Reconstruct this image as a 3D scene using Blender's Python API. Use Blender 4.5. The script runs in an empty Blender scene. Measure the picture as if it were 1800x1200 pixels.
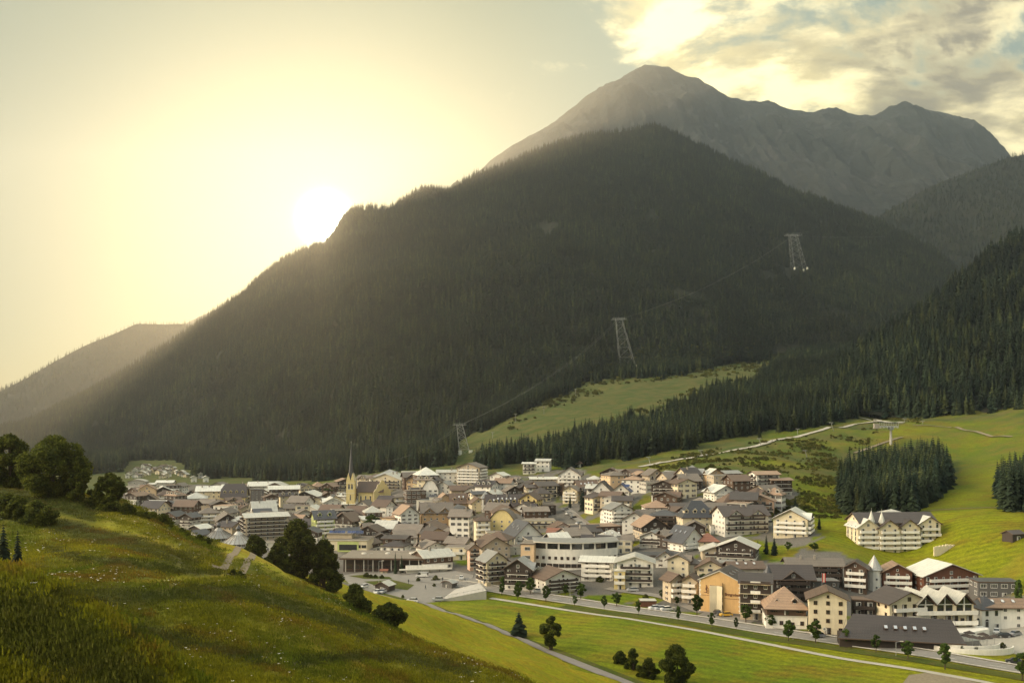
import bpy, bmesh, math, random
import numpy as np
from mathutils import Vector, Matrix
R = math.radians
random.seed(7)
rng = np.random.RandomState(11)
sc = bpy.context.scene
COL = sc.collection

# ------------------------------------------------------------------ camera
F = 1729.0          # focal length in pixels of an 1800 px wide picture
HY = 728.0          # picture row of the horizon
CZ = 67.0           # eye height above the valley floor
cam_d = bpy.data.cameras.new('camera')
cam = bpy.data.objects.new('camera', cam_d)
COL.objects.link(cam)
cam.location = (0, 0, CZ)
cam.rotation_euler = (R(90), 0, 0)
cam_d.sensor_width = 36.0
cam_d.lens = 36.0 * F / 1800.0
cam_d.shift_y = (HY - 600.0) / 1800.0
cam_d.clip_start = 0.5
cam_d.clip_end = 40000
sc.camera = cam

# ------------------------------------------------------------------ sun, sky, exposure
SUN_PX, SUN_PY = 572.0, 386.0
_sd = Vector(((SUN_PX - 900) / F, 1.0, (HY - SUN_PY) / F)).normalized()
SUN_EL = math.asin(_sd.z)
SUN_AZ = math.atan2(_sd.x, _sd.y)          # from +Y towards +X
sun_d = bpy.data.lights.new('sun', 'SUN')
sun_d.energy = 0.98
sun_d.angle = R(0.6)
sun_d.color = (1.0, 0.65, 0.30)
sun = bpy.data.objects.new('sun', sun_d)
COL.objects.link(sun)
sun.rotation_euler = (-_sd).to_track_quat('-Z', 'Y').to_euler()
sun.location = (0, 0, 500)

sc.view_settings.view_transform = 'Standard'
sc.view_settings.look = 'None'
sc.view_settings.exposure = 1.3
sc.view_settings.gamma = 1.0
cy = sc.cycles
cy.use_denoising = True
cy.max_bounces = 6
cy.diffuse_bounces = 2
cy.glossy_bounces = 2
cy.transmission_bounces = 3
cy.transparent_max_bounces = 8
cy.volume_bounces = 0
cy.caustics_reflective = False
cy.caustics_refractive = False
cy.sample_clamp_indirect = 4.0

class NT:
    """tiny node-tree helper"""
    def __init__(s, tree):
        s.t = tree; s.n = tree.nodes; s.l = tree.links
    def new(s, kind, **kw):
        n = s.n.new(kind)
        for k, v in kw.items(): setattr(n, k, v)
        return n
    def link(s, a, b): s.l.new(a, b)
    def put(s, sock, v):
        if isinstance(v, (int, float)): sock.default_value = v
        elif isinstance(v, (tuple, list)):
            sock.default_value = tuple(v) + ((1.0,) if len(v) == 3 and len(sock.default_value) == 4 else ())
        else: s.l.new(v, sock)
    def math(s, op, a, b=None, c=None, clamp=False):
        n = s.n.new('ShaderNodeMath'); n.operation = op; n.use_clamp = clamp
        s.put(n.inputs[0], a)
        if b is not None: s.put(n.inputs[1], b)
        if c is not None: s.put(n.inputs[2], c)
        return n.outputs[0]
    def mix(s, f, a, b, blend='MIX'):
        n = s.n.new('ShaderNodeMix'); n.data_type = 'RGBA'; n.blend_type = blend
        s.put(n.inputs[0], f); s.put(n.inputs[6], a); s.put(n.inputs[7], b)
        return n.outputs[2]
    def ramp(s, f, stops, interp='LINEAR'):
        n = s.n.new('ShaderNodeValToRGB'); cr = n.color_ramp; cr.interpolation = interp
        while len(cr.elements) < len(stops): cr.elements.new(0.5)
        for e, (p, c) in zip(cr.elements, stops):
            e.position = p
            e.color = (c, c, c, 1) if isinstance(c, (int, float)) else tuple(c) + (1,)
        s.put(n.inputs[0], f)
        return n.outputs[0]
    def smooth(s, v, a, b, lo=0.0, hi=1.0):
        n = s.n.new('ShaderNodeMapRange'); n.interpolation_type = 'SMOOTHSTEP'
        s.put(n.inputs[0], v); n.inputs[1].default_value = a; n.inputs[2].default_value = b
        n.inputs[3].default_value = lo; n.inputs[4].default_value = hi
        return n.outputs[0]
    def noise(s, vec, scale, detail=4, rough=0.55, dist=0.0):
        n = s.n.new('ShaderNodeTexNoise')
        if vec is not None: s.put(n.inputs['Vector'], vec)
        n.inputs['Scale'].default_value = scale; n.inputs['Detail'].default_value = detail
        n.inputs['Roughness'].default_value = rough; n.inputs['Distortion'].default_value = dist
        return n.outputs[0]
    def vmap(s, vec, scale=(1, 1, 1), loc=(0, 0, 0), rot=(0, 0, 0)):
        n = s.n.new('ShaderNodeMapping')
        s.put(n.inputs[0], vec); n.inputs[1].default_value = loc
        n.inputs[2].default_value = rot; n.inputs[3].default_value = scale
        return n.outputs[0]

world = bpy.data.worlds.new('World')
sc.world = world
world.use_nodes = True
w = NT(world.node_tree)
for n in list(w.n): w.n.remove(n)
wo = w.new('ShaderNodeOutputWorld'); bg = w.new('ShaderNodeBackground')
w.link(bg.outputs[0], wo.inputs[0])
sky = w.new('ShaderNodeTexSky', sky_type='NISHITA', sun_disc=False, sun_elevation=SUN_EL,
            sun_rotation=SUN_AZ, altitude=1300, air_density=1.0, dust_density=1.5, ozone_density=1.0)
tc = w.new('ShaderNodeTexCoord'); D_ = tc.outputs['Generated']
sep = w.new('ShaderNodeSeparateXYZ'); w.link(D_, sep.inputs[0])
dot = w.new('ShaderNodeVectorMath', operation='DOT_PRODUCT')
w.link(D_, dot.inputs[0]); dot.inputs[1].default_value = _sd
ang = w.math('MULTIPLY', w.math('ARCCOSINE', w.math('MINIMUM', dot.outputs['Value'], 0.9999999)), 180 / math.pi)
az = w.math('MULTIPLY', w.math('ARCTAN2', sep.outputs[0], sep.outputs[1]), 180 / math.pi)   # degrees right of the view
el = w.math('MULTIPLY', w.math('ARCSINE', sep.outputs[2]), 180 / math.pi)
base = w.mix(1.0, sky.outputs[0], (1.0, 0.98, 0.70), 'MULTIPLY')
# high thin veil that greys the blue of the sky away from the sun
veiln = w.noise(w.vmap(D_, (3, 3, 7)), 1.6, 6, 0.6, 0.4)
veil = w.mix(veiln, (0.22, 0.50, 0.50), (0.40, 0.68, 0.60))
veil = w.mix(w.smooth(az, -4.0, 12.0), veil, (1.3, 1.65, 1.45))
base = w.mix(0.93, base, veil)
# light scattered around the low sun
g1 = w.math('POWER', 2.718, w.math('MULTIPLY', w.math('POWER', w.math('DIVIDE', ang, 0.8), 2.0), -1.0))
g2 = w.math('POWER', 2.718, w.math('DIVIDE', ang, -2.2))
g3 = w.math('POWER', 2.718, w.math('DIVIDE', ang, -22.0))
def scale_col(c, f):
    n = w.new('ShaderNodeVectorMath', operation='SCALE'); n.inputs[0].default_value = c
    w.link(f, n.inputs['Scale']); return n.outputs[0]
def addc(a, b):
    n = w.new('ShaderNodeVectorMath', operation='ADD'); w.link(a, n.inputs[0]); w.link(b, n.inputs[1]); return n.outputs[0]
# clouds over the peaks on the right
cv = w.vmap(D_, (1.0, 1.0, 1.75), (0.42, 0.0, 0.33))
c1 = w.noise(cv, 5.2, 9, 0.60, 0.25)
c2 = w.noise(w.vmap(D_, (1.0, 1.0, 1.75), (0.442, 0.0, 0.30)), 5.2, 9, 0.60, 0.25)
azf = w.math('MULTIPLY', w.smooth(az, -3.0, 13.0), w.smooth(el, 6.0, 12.0))
thr = w.math('SUBTRACT', w.math('ADD', c1, w.math('MULTIPLY', azf, 0.16)), 0.612)
cmask = w.math('MULTIPLY', w.smooth(thr, 0.0, 0.10), w.smooth(az, -4.0, 8.0))
c3 = w.noise(w.vmap(D_, (1.0, 1.0, 2.2), (1.3, 0.4, 0.2)), 4.0, 7, 0.6, 0.4)
shade = w.smooth(w.math('SUBTRACT', c1, c2), -0.06, 0.05)
dens = w.math('MULTIPLY', w.smooth(w.math('ADD', c3, w.math('MULTIPLY', w.smooth(az, 12.0, 30.0), 0.14)), 0.52, 0.68), w.smooth(thr, 0.02, 0.12))
lit = w.mix(shade, (4.8, 3.9, 1.9), (9.5, 8.0, 4.2))
dark = w.mix(w.smooth(az, 8, 26), (3.6, 3.0, 1.6), (1.5, 1.2, 0.85))
ccol = w.mix(dens, lit, dark)
skyc = w.mix(w.math('MULTIPLY', cmask, 0.92), base, ccol)
tot = addc(addc(addc(skyc, scale_col((150, 145, 110), g1)), scale_col((2.6, 2.2, 1.2), g2)), scale_col((0.0, 0.3, 0.0), g3))
# fill added to the sky: brighter and bluer overhead and behind the viewer
up = w.smooth(el, 24.0, 55.0)
behind = w.math('MULTIPLY', w.smooth(sep.outputs[1], 0.25, -0.6), w.smooth(el, -2.0, 14.0))
tot = addc(tot, scale_col((1.9, 2.15, 2.5), w.math('ADD', up, w.math('MULTIPLY', behind, 0.4))))
# soft key added to the sky, unseen at left and behind: brightens the walls
side = w.math('MULTIPLY', w.smooth(sep.outputs[0], -0.45, -0.95), w.math('MULTIPLY', w.smooth(el, 2.0, 16.0), w.smooth(sep.outputs[1], 0.62, 0.1)))
tot = addc(tot, scale_col((60.0, 49.0, 34.0), side))
w.link(tot, bg.inputs[0])
bg.inputs[1].default_value = 0.10

# ------------------------------------------------------------------ naming helpers
def tag(o, label=None, cat=None, group=None, kind=None):
    if label: o['label'] = label
    if cat: o['category'] = cat
    if group: o['group'] = group
    if kind: o['kind'] = kind
    return o
def link_mesh(name, me, mats=None, parent=None):
    o = bpy.data.objects.new(name, me); COL.objects.link(o)
    if mats is not None:
        for m in (mats if isinstance(mats, (list, tuple)) else [mats]): me.materials.append(m)
    if parent is not None: o.parent = parent
    return o
def empty(name, loc=(0, 0, 0), rz=0.0, **kw):
    o = bpy.data.objects.new(name, None); COL.objects.link(o)
    o.location = loc; o.rotation_euler = (0, 0, rz); o.empty_display_size = 0.5
    return tag(o, **kw)
def mesh_np(name, v, f, smooth=False):
    """v (n,3) array, f (m,k) array of quads or tris"""
    me = bpy.data.meshes.new(name)
    v = np.asarray(v, np.float32); f = np.asarray(f, np.int32)
    k = f.shape[1]
    me.vertices.add(len(v)); me.vertices.foreach_set('co', v.ravel())
    me.loops.add(f.size); me.loops.foreach_set('vertex_index', f.ravel())
    me.polygons.add(len(f))
    me.polygons.foreach_set('loop_start', np.arange(0, f.size, k, dtype=np.int32))
    me.polygons.foreach_set('loop_total', np.full(len(f), k, np.int32))
    if smooth: me.polygons.foreach_set('use_smooth', np.ones(len(f), bool))
    me.update(calc_edges=True); me.validate()
    return me
def children_of(o): return list(o.children)
def copy_tree(o, parent=None):
    c = o.copy(); COL.objects.link(c)
    if parent is not None: c.parent = parent
    for ch in list(o.children): copy_tree(ch, c)
    return c

# ------------------------------------------------------------------ numpy noise
_perm = rng.permutation(512)
_grad = rng.randn(512, 2); _grad /= np.linalg.norm(_grad, axis=1)[:, None]
def perlin(x, y):
    xi = np.floor(x).astype(int); yi = np.floor(y).astype(int); xf = x - xi; yf = y - yi
    def g(a, b, dx, dy):
        h = _perm[(_perm[a & 511] + b) & 511]; gg = _grad[h]
        return gg[..., 0] * dx + gg[..., 1] * dy
    u = xf * xf * xf * (xf * (xf * 6 - 15) + 10); v = yf * yf * yf * (yf * (yf * 6 - 15) + 10)
    a = g(xi, yi, xf, yf); b = g(xi + 1, yi, xf - 1, yf); c = g(xi, yi + 1, xf, yf - 1); d = g(xi + 1, yi + 1, xf - 1, yf - 1)
    return (a * (1 - u) + b * u) * (1 - v) + (c * (1 - u) + d * u) * v
def fbm(x, y, oct=5, gain=0.5, ridged=False):
    s = np.zeros_like(x, dtype=float); a = 1.0
    for i in range(oct):
        n = perlin(x * 2 ** i + 17.3 * i, y * 2 ** i - 9.1 * i)
        s += a * ((0.5 - np.abs(n) * 1.6) if ridged else n); a *= gain
    return s
def tps_fit(P, V, smooth=1e-4):
    P = np.asarray(P, float); V = np.asarray(V, float); n = len(P)
    d = np.linalg.norm(P[:, None] - P[None], axis=2); K = np.where(d > 0, d * d * np.log(d + 1e-12), 0)
    K += np.eye(n) * smooth
    Q = np.hstack([np.ones((n, 1)), P])
    A = np.zeros((n + 3, n + 3)); A[:n, :n] = K; A[:n, n:] = Q; A[n:, :n] = Q.T
    s = np.linalg.solve(A, np.concatenate([V, np.zeros(3)]))
    def ev(X):
        X = np.asarray(X, float); out = np.zeros(len(X))
        for i in range(0, len(X), 20000):
            x = X[i:i + 20000]; dd = np.linalg.norm(x[:, None] - P[None], axis=2)
            out[i:i + 20000] = np.where(dd > 0, dd * dd * np.log(dd + 1e-12), 0) @ s[:n] + s[n] + x @ s[n + 1:]
        return out
    return ev
def zof(py, D): return CZ + (HY - py) / F * D
def xof(px, D): return (px - 900.0) / F * D
# ------------------------------------------------------------------ materials for the land
def new_mat(name):
    m = bpy.data.materials.new(name); m.use_nodes = True
    t = NT(m.node_tree); b = t.n['Principled BSDF']
    return m, t, b
def land_mat(name, ca, cb, cc, s1=0.05, s2=1.2, bump=0.3, rough=0.95, transl=0.0, bdist=0.5, mow=None, pav=False):
    m, t, b = new_mat(name)
    g = t.new('ShaderNodeNewGeometry'); P = g.outputs['Position']
    n1 = t.noise(P, s1, 6, 0.6, 0.3); n2 = t.noise(P, s2, 5, 0.65); n3 = t.noise(P, s1 * 6, 5, 0.6)
    c = t.mix(t.smooth(n1, 0.40, 0.60), ca, cb)
    c = t.mix(t.smooth(n3, 0.45, 0.68), c, cc)
    if mow:
        at = t.new('ShaderNodeAttribute'); at.attribute_name = 'mown'
        c = t.mix(at.outputs['Fac'], c, t.mix(t.smooth(n3, 0.4, 0.65), mow[0], mow[1]))
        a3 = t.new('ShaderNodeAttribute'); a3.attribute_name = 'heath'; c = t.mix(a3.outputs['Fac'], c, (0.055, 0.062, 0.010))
    if pav:
        sp_ = t.new('ShaderNodeSeparateXYZ'); t.link(P, sp_.inputs[0])
        st_ = t.math('PINGPONG', t.math('ADD', t.math('ADD', t.math('MULTIPLY', sp_.outputs[0], .55), t.math('MULTIPLY', sp_.outputs[1], .84)), t.math('MULTIPLY', n1, 26.0)), 2.4)
        c = t.mix(1.0, c, t.smooth(st_, 0.2, 2.2, 0.86, 1.10), 'MULTIPLY')
        n5 = t.noise(P, 0.55, 5, 0.75); c = t.mix(1.0, c, t.ramp(n5, [(0.28, 0.55), (0.5, 1.0), (0.75, 1.35)]), 'MULTIPLY')
        n6 = t.noise(P, 0.02, 4, 0.6, 0.8); c = t.mix(t.smooth(n6, 0.5, 0.72, 0, .55), c, (0.24, 0.20, 0.02))
    if pav:    # streets and yards between the houses; rough pasture up the slope
        at = t.new('ShaderNodeAttribute'); at.attribute_name = 'paved'; a2 = t.new('ShaderNodeAttribute'); a2.attribute_name = 'pasture'
        c = t.mix(a2.outputs['Fac'], c, t.mix(t.smooth(n3, 0.38, 0.62), (0.055, 0.078, 0.016), (0.10, 0.095, 0.028)))
        c = t.mix(at.outputs['Fac'], c, t.mix(n3, (0.17, 0.155, 0.13), (0.10, 0.095, 0.085)))
    k = t.ramp(n2, [(0.25, 0.62), (0.75, 1.25)])
    c = t.mix(1.0, c, k, 'MULTIPLY')
    t.link(c, b.inputs['Base Color']); b.inputs['Roughness'].default_value = rough
    b.inputs['Specular IOR Level'].default_value = 0.15
    bp = t.new('ShaderNodeBump'); bp.inputs['Strength'].default_value = bump; bp.inputs['Distance'].default_value = bdist
    t.link(t.math('ADD', n2, n3), bp.inputs['Height']); t.link(bp.outputs[0], b.inputs['Normal'])
    if transl:
        tr = t.new('ShaderNodeBsdfTranslucent'); t.link(c, tr.inputs[0])
        ms = t.new('ShaderNodeMixShader'); ms.inputs[0].default_value = transl
        out = t.n['Material Output']; t.link(b.outputs[0], ms.inputs[1]); t.link(tr.outputs[0], ms.inputs[2]); t.link(ms.outputs[0], out.inputs[0])
    return m
M = {}
M['meadow'] = land_mat('meadow_grass', (0.098, 0.140, 0.003), (0.175, 0.185, 0.003), (0.15, 0.125, 0.006), 0.012, 1.6, 0.35, pav=True)
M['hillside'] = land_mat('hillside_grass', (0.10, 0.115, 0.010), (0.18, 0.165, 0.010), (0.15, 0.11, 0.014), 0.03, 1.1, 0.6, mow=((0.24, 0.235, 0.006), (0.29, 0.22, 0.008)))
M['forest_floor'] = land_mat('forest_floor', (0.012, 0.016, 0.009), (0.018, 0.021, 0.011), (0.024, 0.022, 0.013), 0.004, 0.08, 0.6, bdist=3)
def alpine(name):
    m, t, b = new_mat(name)
    g = t.new('ShaderNodeNewGeometry'); P = g.outputs['Position']
    n1 = t.noise(P, 0.0022, 8, 0.65, 0.6); n2 = t.noise(P, 0.012, 8, 0.7)
    n3 = t.noise(t.vmap(P, (1, 1, 0.25)), 0.006, 9, 0.7, 1.0)
    c = t.mix(t.smooth(n1, 0.4, 0.6), (0.008, 0.013, 0.009), (0.016, 0.019, 0.013))
    c = t.mix(t.smooth(n3, 0.52, 0.66), c, (0.036, 0.036, 0.034))
    c = t.mix(1.0, c, t.ramp(n2, [(0.3, 0.6), (0.7, 1.35)]), 'MULTIPLY')
    t.link(c, b.inputs['Base Color']); b.inputs['Roughness'].default_value = 0.95
    bp = t.new('ShaderNodeBump'); bp.inputs['Strength'].default_value = 0.8; bp.inputs['Distance'].default_value = 25
    t.link(t.math('ADD', n2, n3), bp.inputs['Height']); t.link(bp.outputs[0], b.inputs['Normal'])
    return m
M['alpine'] = alpine('alpine_rock_and_turf')

# ------------------------------------------------------------------ valley floor and the slopes behind the village
def GP(px, D, py=None, z=None): return (px, D, zof(py, D) if z is None else z)
G = []
for px in (-500, -150, 200, 500, 800):
    for D in (110, 180, 260, 380, 540): G.append((px, D, 0))
for px in (1100, 1500, 1900, 2300):
    for D in (110, 180, 255): G.append((px, D, 0))
for D in (320, 360): G.append((1100, D, 0.5))
for px in (-500, -150, 200, 500): 
    for D in (720, 950): G.append((px, D, 0))
for a in [(800,420,995),(950,330,1082),(1100,330,1080),(1300,300,1115),(1500,275,1150),(1700,281,1138),(1850,280,1140),(1400,310,1100),(1600,300,1112),
          (1250,345,1062),(1480,340,1065),(1590,418,978),(1700,360,1045),(1800,335,1055),(1780,385,952),(1900,370,955),(1700,420,925),(1680,468,896),(1500,405,972),(1440,430,940),(1380,420,960),(1590,470,905),
          (1900,470,880),(2200,470,850),(2200,350,960),(1800,480,890),(1650,590,852),(1700,720,800),(1640,760,782),(1700,850,738),(1560,880,742),(1570,770,782),(1800,740,762),(1800,900,700),(2100,800,690),(1500,700,820),(1480,560,880),(1420,620,835),(1560,520,900),
          (1340,560,868),(1255,560,862),(1200,650,832),(1100,650,848),(1150,720,815),(1340,765,782),(1440,840,758),(1540,930,740),(1000,690,842),(945,770,826),(1000,840,806),(850,740,838),(760,700,850),(640,720,888),(680,770,852),(750,620,900),(900,600,902),(1050,560,902),(1060,480,948),(1200,470,932),(1150,540,882),(1350,500,902),(1300,420,965),(1150,390,1005),(900,470,962),(900,400,1010),(700,470,972),(560,600,920),(450,700,893),
          (250,1150,832),(270,1320,818),(270,1500,806),(100,1300,822),(400,1200,828),(600,1180,826),(-200,1300,825),(-500,1300,825),(-500,1700,815),(100,1700,812),(400,1600,812),(620,1500,805),
          (780,1000,800),(800,1200,775),(880,1080,762),(900,1250,722),(1100,1450,662),(1300,1620,640),(1050,1330,690),(1300,1200,692),(1200,1050,725),(1000,930,785),(1450,1420,650),(1450,1120,702),(1500,1000,722),(1700,1100,690),(1900,1100,650),(1100,900,775),(1250,930,755),
          (1100,1750,640),(1500,1750,610),(800,1500,740),(2100,1200,600),(1800,1500,560),(1100,2100,600),(700,1900,780),(1600,2100,560),(200,2100,790)]:
    G.append(GP(*a))
_g = np.array(G, float)
_gfit = tps_fit(np.c_[_g[:, 0] / 500, np.log(_g[:, 1]) * 2.2], _g[:, 2], 2e-3)
def ground_arr(px, D, detail=True):
    px = np.asarray(px, float); D = np.asarray(D, float)
    z = _gfit(np.c_[px.ravel() / 500, np.log(D.ravel()) * 2.2]).reshape(px.shape)
    if detail:
        x = xof(px, D); y = D
        a = np.clip((z - 4) / 30, 0, 1)
        z = z + a * (fbm(x / 60, y / 60, 4) * 3.5) + 0.25 * fbm(x / 22, y / 22, 3) * np.clip(a + .15, 0, 1)
    return z
def ground_z(x, y):
    y = max(y, 60.0)
    return float(ground_arr(np.array([900 + x * F / y]), np.array([y]))[0])
_Ds = np.exp(np.linspace(math.log(105), math.log(2300), 700))
def on_ground(px, py):
    """where the sight line of a picture point meets the valley ground"""
    z = ground_arr(np.full_like(_Ds, px), _Ds)
    line = CZ + (HY - py) / F * _Ds
    below = np.nonzero(z >= line)[0]
    i = below[0] if len(below) else len(_Ds) - 1
    if i == 0: D = _Ds[0]
    else:
        a = line[i - 1] - z[i - 1]; b = line[i] - z[i]
        D = _Ds[i - 1] + (_Ds[i] - _Ds[i - 1]) * a / (a - b + 1e-9)
    return Vector((xof(px, D), D, CZ + (HY - py) / F * D))
def polar_sheet(name, pxs, Ds, zfun, mat, smooth=True):
    PX, DD = np.meshgrid(pxs, Ds)
    Z = zfun(PX, DD); X = xof(PX, DD)
    v = np.stack([X, DD, Z], -1).reshape(-1, 3)
    nc = len(pxs); nr = len(Ds)
    i = np.arange(nr - 1)[:, None] * nc + np.arange(nc - 1)[None]
    f = np.stack([i, i + 1, i + nc + 1, i + nc], -1).reshape(-1, 4)
    return link_mesh(name, mesh_np(name, v, f, smooth), mat)
ground = polar_sheet('ground', np.linspace(-700, 2500, 420), np.exp(np.linspace(math.log(80), math.log(2300), 420)), ground_arr, M['meadow'])
tag(ground, kind='structure')
def in_poly(x, y, poly):
    ins = np.zeros(np.shape(x), bool); n = len(poly)
    for i in range(n):
        x1, y1 = poly[i]; x2, y2 = poly[(i + 1) % n]
        c = ((y1 > y) != (y2 > y)) & (x < (x2 - x1) * (y - y1) / (y2 - y1 + 1e-12) + x1); ins ^= c
    return ins
VILLAGE = [(180, 920), (200, 862), (300, 850), (420, 852), (560, 858), (650, 838), (800, 838), (920, 834), (1010, 822), (1060, 842), (1200, 838), (1310, 842), (1400, 862), (1410, 915), (1450, 945), (1400, 962), (1480, 972), (1560, 1005), (1720, 1035), (1820, 1050), (1820, 1140), (1740, 1150), (1500, 1122), (1250, 1083), (1000, 1046), (850, 1030), (690, 1045), (600, 1030), (400, 1010), (180, 1000)]
GREEN = [[(1095, 905), (1135, 868), (1150, 872), (1150, 905), (1120, 925)], [(1185, 905), (1200, 890), (1245, 868), (1250, 885), (1215, 912)], [(1010, 925), (1060, 905), (1070, 912), (1050, 925)], [(975, 835), (1000, 825), (1030, 835), (990, 850)], [(905, 850), (960, 838), (985, 845), (930, 860)],
         [(1000, 1050), (1120, 1040), (1170, 1052), (1150, 1060), (1060, 1058)], [(1130, 1070), (1230, 1076), (1240, 1084), (1160, 1074)], [(796, 985), (824, 983), (826, 992), (800, 992)], [(610, 1022), (690, 1018), (728, 1028), (712, 1038), (655, 1030)], [(1310, 945), (1400, 962), (1400, 990), (1340, 985)]]
_gc = np.empty(len(ground.data.vertices) * 3, np.float32); ground.data.vertices.foreach_get('co', _gc); _gc = _gc.reshape(-1, 3).astype(float)
_gx = 900 + _gc[:, 0] / _gc[:, 1] * F; _gy = HY - (_gc[:, 2] - CZ) / _gc[:, 1] * F
_jx = _gx + 9 * fbm(_gc[:, 0] / 25, _gc[:, 1] / 25, 3); _jy = _gy + 3 * fbm(_gc[:, 0] / 20 + 9, _gc[:, 1] / 20, 3)
_pv = in_poly(_jx, _jy, VILLAGE).astype(float)
for g_ in GREEN: _pv[in_poly(_gx + 2 * fbm(_gc[:, 0] / 9, _gc[:, 1] / 9, 2), _gy, g_)] = 0
_pv *= (fbm(_gc[:, 0] / 12 + 4, _gc[:, 1] / 15, 3) < 0.33)
a_ = ground.data.attributes.new('paved', 'FLOAT', 'POINT'); a_.data.foreach_set('value', _pv.astype(np.float32))
_ps = np.clip((_gc[:, 1] - 500) / 160, 0, 1) * (0.75 + 0.9 * fbm(_gc[:, 0] / 70, _gc[:, 1] / 45, 4)).clip(0, 1)
_ps[in_poly(_gx, _gy, [(1560, 760), (1600, 738), (1800, 745), (1900, 760), (1850, 900), (1620, 905), (1690, 850), (1690, 790)])] *= 0.5
_ps[in_poly(_gx, _gy, [(820, 830), (1500, 740), (1500, 650), (1330, 600), (1000, 640), (820, 740)])] = 1.0
_ps[in_poly(_gx, _gy, [(100, 862), (100, 780), (830, 780), (830, 838), (420, 850)])] = 1.0
a_ = ground.data.attributes.new('pasture', 'FLOAT', 'POINT'); a_.data.foreach_set('value', _ps.astype(np.float32))
def base_z(PX, DD): return np.full_like(PX, -45.0)
gb = polar_sheet('lowland_ground', np.linspace(-1300, 3100, 12), np.array([1.0, 300, 2000, 5000, 8000]), base_z, M['forest_floor'])
tag(gb, kind='structure')

# ------------------------------------------------------------------ near hillside on the left
Hc = [ # px, D, py
 (-400,20,1500),(0,28,1420),(450,34,1420),(900,45,1420),(1300,70,1420),
 (-300,38,960),(0,38,1025),(150,37,1098),(290,36,1205),(0,50,1060),(150,48,1135),(290,50,1225),(450,58,1200),(750,75,1200),(900,92,1200),(1050,150,1260),
 (-300,90,960),(0,80,1010),(200,80,1010),(400,88,1030),(560,105,1062),(700,128,1110),(800,135,1160),
 (0,110,905),(150,105,935),(300,105,960),(395,105,1008),(430,108,1008),
 (-300,150,820),(0,150,842),(100,140,855),(200,132,880),(280,130,918),(340,128,950),(400,125,966),(425,128,968),
 (0,210,900),(150,200,930),(300,170,1000),(400,150,985),(425,160,985),(470,150,998),(560,190,1020),(600,215,1032),
 (520,145,1035),(640,165,1075),(720,185,1095),(760,215,1090),(690,300,1052),(800,210,1125),(860,180,1160),(950,200,1180),(900,240,1138),(1000,260,1172),(760,300,1075),
 (600,300,1045),(500,240,1060),(300,260,1080),(0,300,1050),(-300,260,960),
 (1000,120,1330),(1100,180,1290),(1100,235,1215),(1200,250,1230),(980,175,1225),
 (900,330,1105),(1050,330,1130),(700,400,1055),(500,400,1080),(1300,300,1300),(1400,200,1500),
]
_h = np.array(Hc, float)
_hfit = tps_fit(np.c_[_h[:, 0] / 420, np.log(_h[:, 1]) * 2.0], (HY - _h[:, 2]) / F * 1000, 3e-3)
def hill_arr(px, D, detail=True):
    px = np.asarray(px, float); D = np.asarray(D, float)
    e = _hfit(np.c_[px.ravel() / 420, np.log(D.ravel()) * 2.0]).reshape(px.shape) / 1000
    z = CZ + e * D
    if detail:
        x = xof(px, D); fade = np.clip((D - 15) / 60, 0, 1)
        z = z + fade * (0.95 * fbm(x / 24 + 3, D / 17, 4) + 0.30 * fbm(x / 5, D / 4.2, 3) + 0.5 * fbm((x + D * .7) / 13, (x * .5 - D) / 45, 2, ridged=True))
    return z
def hill_z(x, y): return float(hill_arr(np.array([900 + x * F / y]), np.array([y]))[0])
_Dh = np.exp(np.linspace(math.log(30), math.log(330), 500))
def on_hill(px, py, dmin=30):
    Ds = _Dh[_Dh > dmin]
    z = hill_arr(np.full_like(Ds, px), Ds); line = CZ + (HY - py) / F * Ds
    k = np.nonzero(z >= line)[0]
    if len(k) == 0:
        i = int(np.argmax(z - line)); D = Ds[i]
        return Vector((xof(px, D), D, float(z[i])))
    D = Ds[k[0]]
    return Vector((xof(px, D), D, float(z[k[0]])))
def hill_clip(PX, DD):
    z = hill_arr(PX, DD)
    return np.maximum(z, -12)
hill = polar_sheet('hillside', np.linspace(-500, 1500, 520), np.exp(np.linspace(math.log(16), math.log(420), 620)), hill_clip, M['hillside'])
tag(hill, kind='structure')
CREST = [(300, 400), (380, 118), (395, 106), (430, 109), (560, 113), (700, 134), (800, 142), (900, 152), (1050, 190), (1500, 190)]
def mown_sunlit(px, D):
    c = np.interp(px, [a for a, b in CREST], [b for a, b in CREST])
    v = np.clip((D - c - 3 - 4 * fbm(xof(px, D) / 9, D / 12, 3)) / 5, 0, 1)
    py = HY - (hill_arr(px, D) - CZ) / D * F      # lighter bands: sunlit strips put into the grass colour
    nz = fbm(xof(px, D) / 4, D / 6, 3)
    for line, wd, st in (([(40, 1020), (130, 1014), (250, 1022), (330, 1014), (400, 1010)], 4, .6), ([(0, 1012), (70, 1042), (140, 1090), (210, 1140), (300, 1210)], 6, .6), ([(150, 905), (250, 948), (330, 985), (385, 1000)], 9, .42), ([(0, 880), (90, 905), (200, 925), (300, 960)], 7, .5), ([(430, 1120), (560, 1150), (700, 1185)], 10, .45)):
        d = np.abs(py - np.interp(px, [a for a, b in line], [b for a, b in line])) + 5 * nz
        k = (px > line[0][0] - 10) & (px < line[-1][0] + 10)
        v = np.maximum(v, np.where(k, st * np.clip(1.6 - d / wd, 0, 1), 0))
    return v
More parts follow.
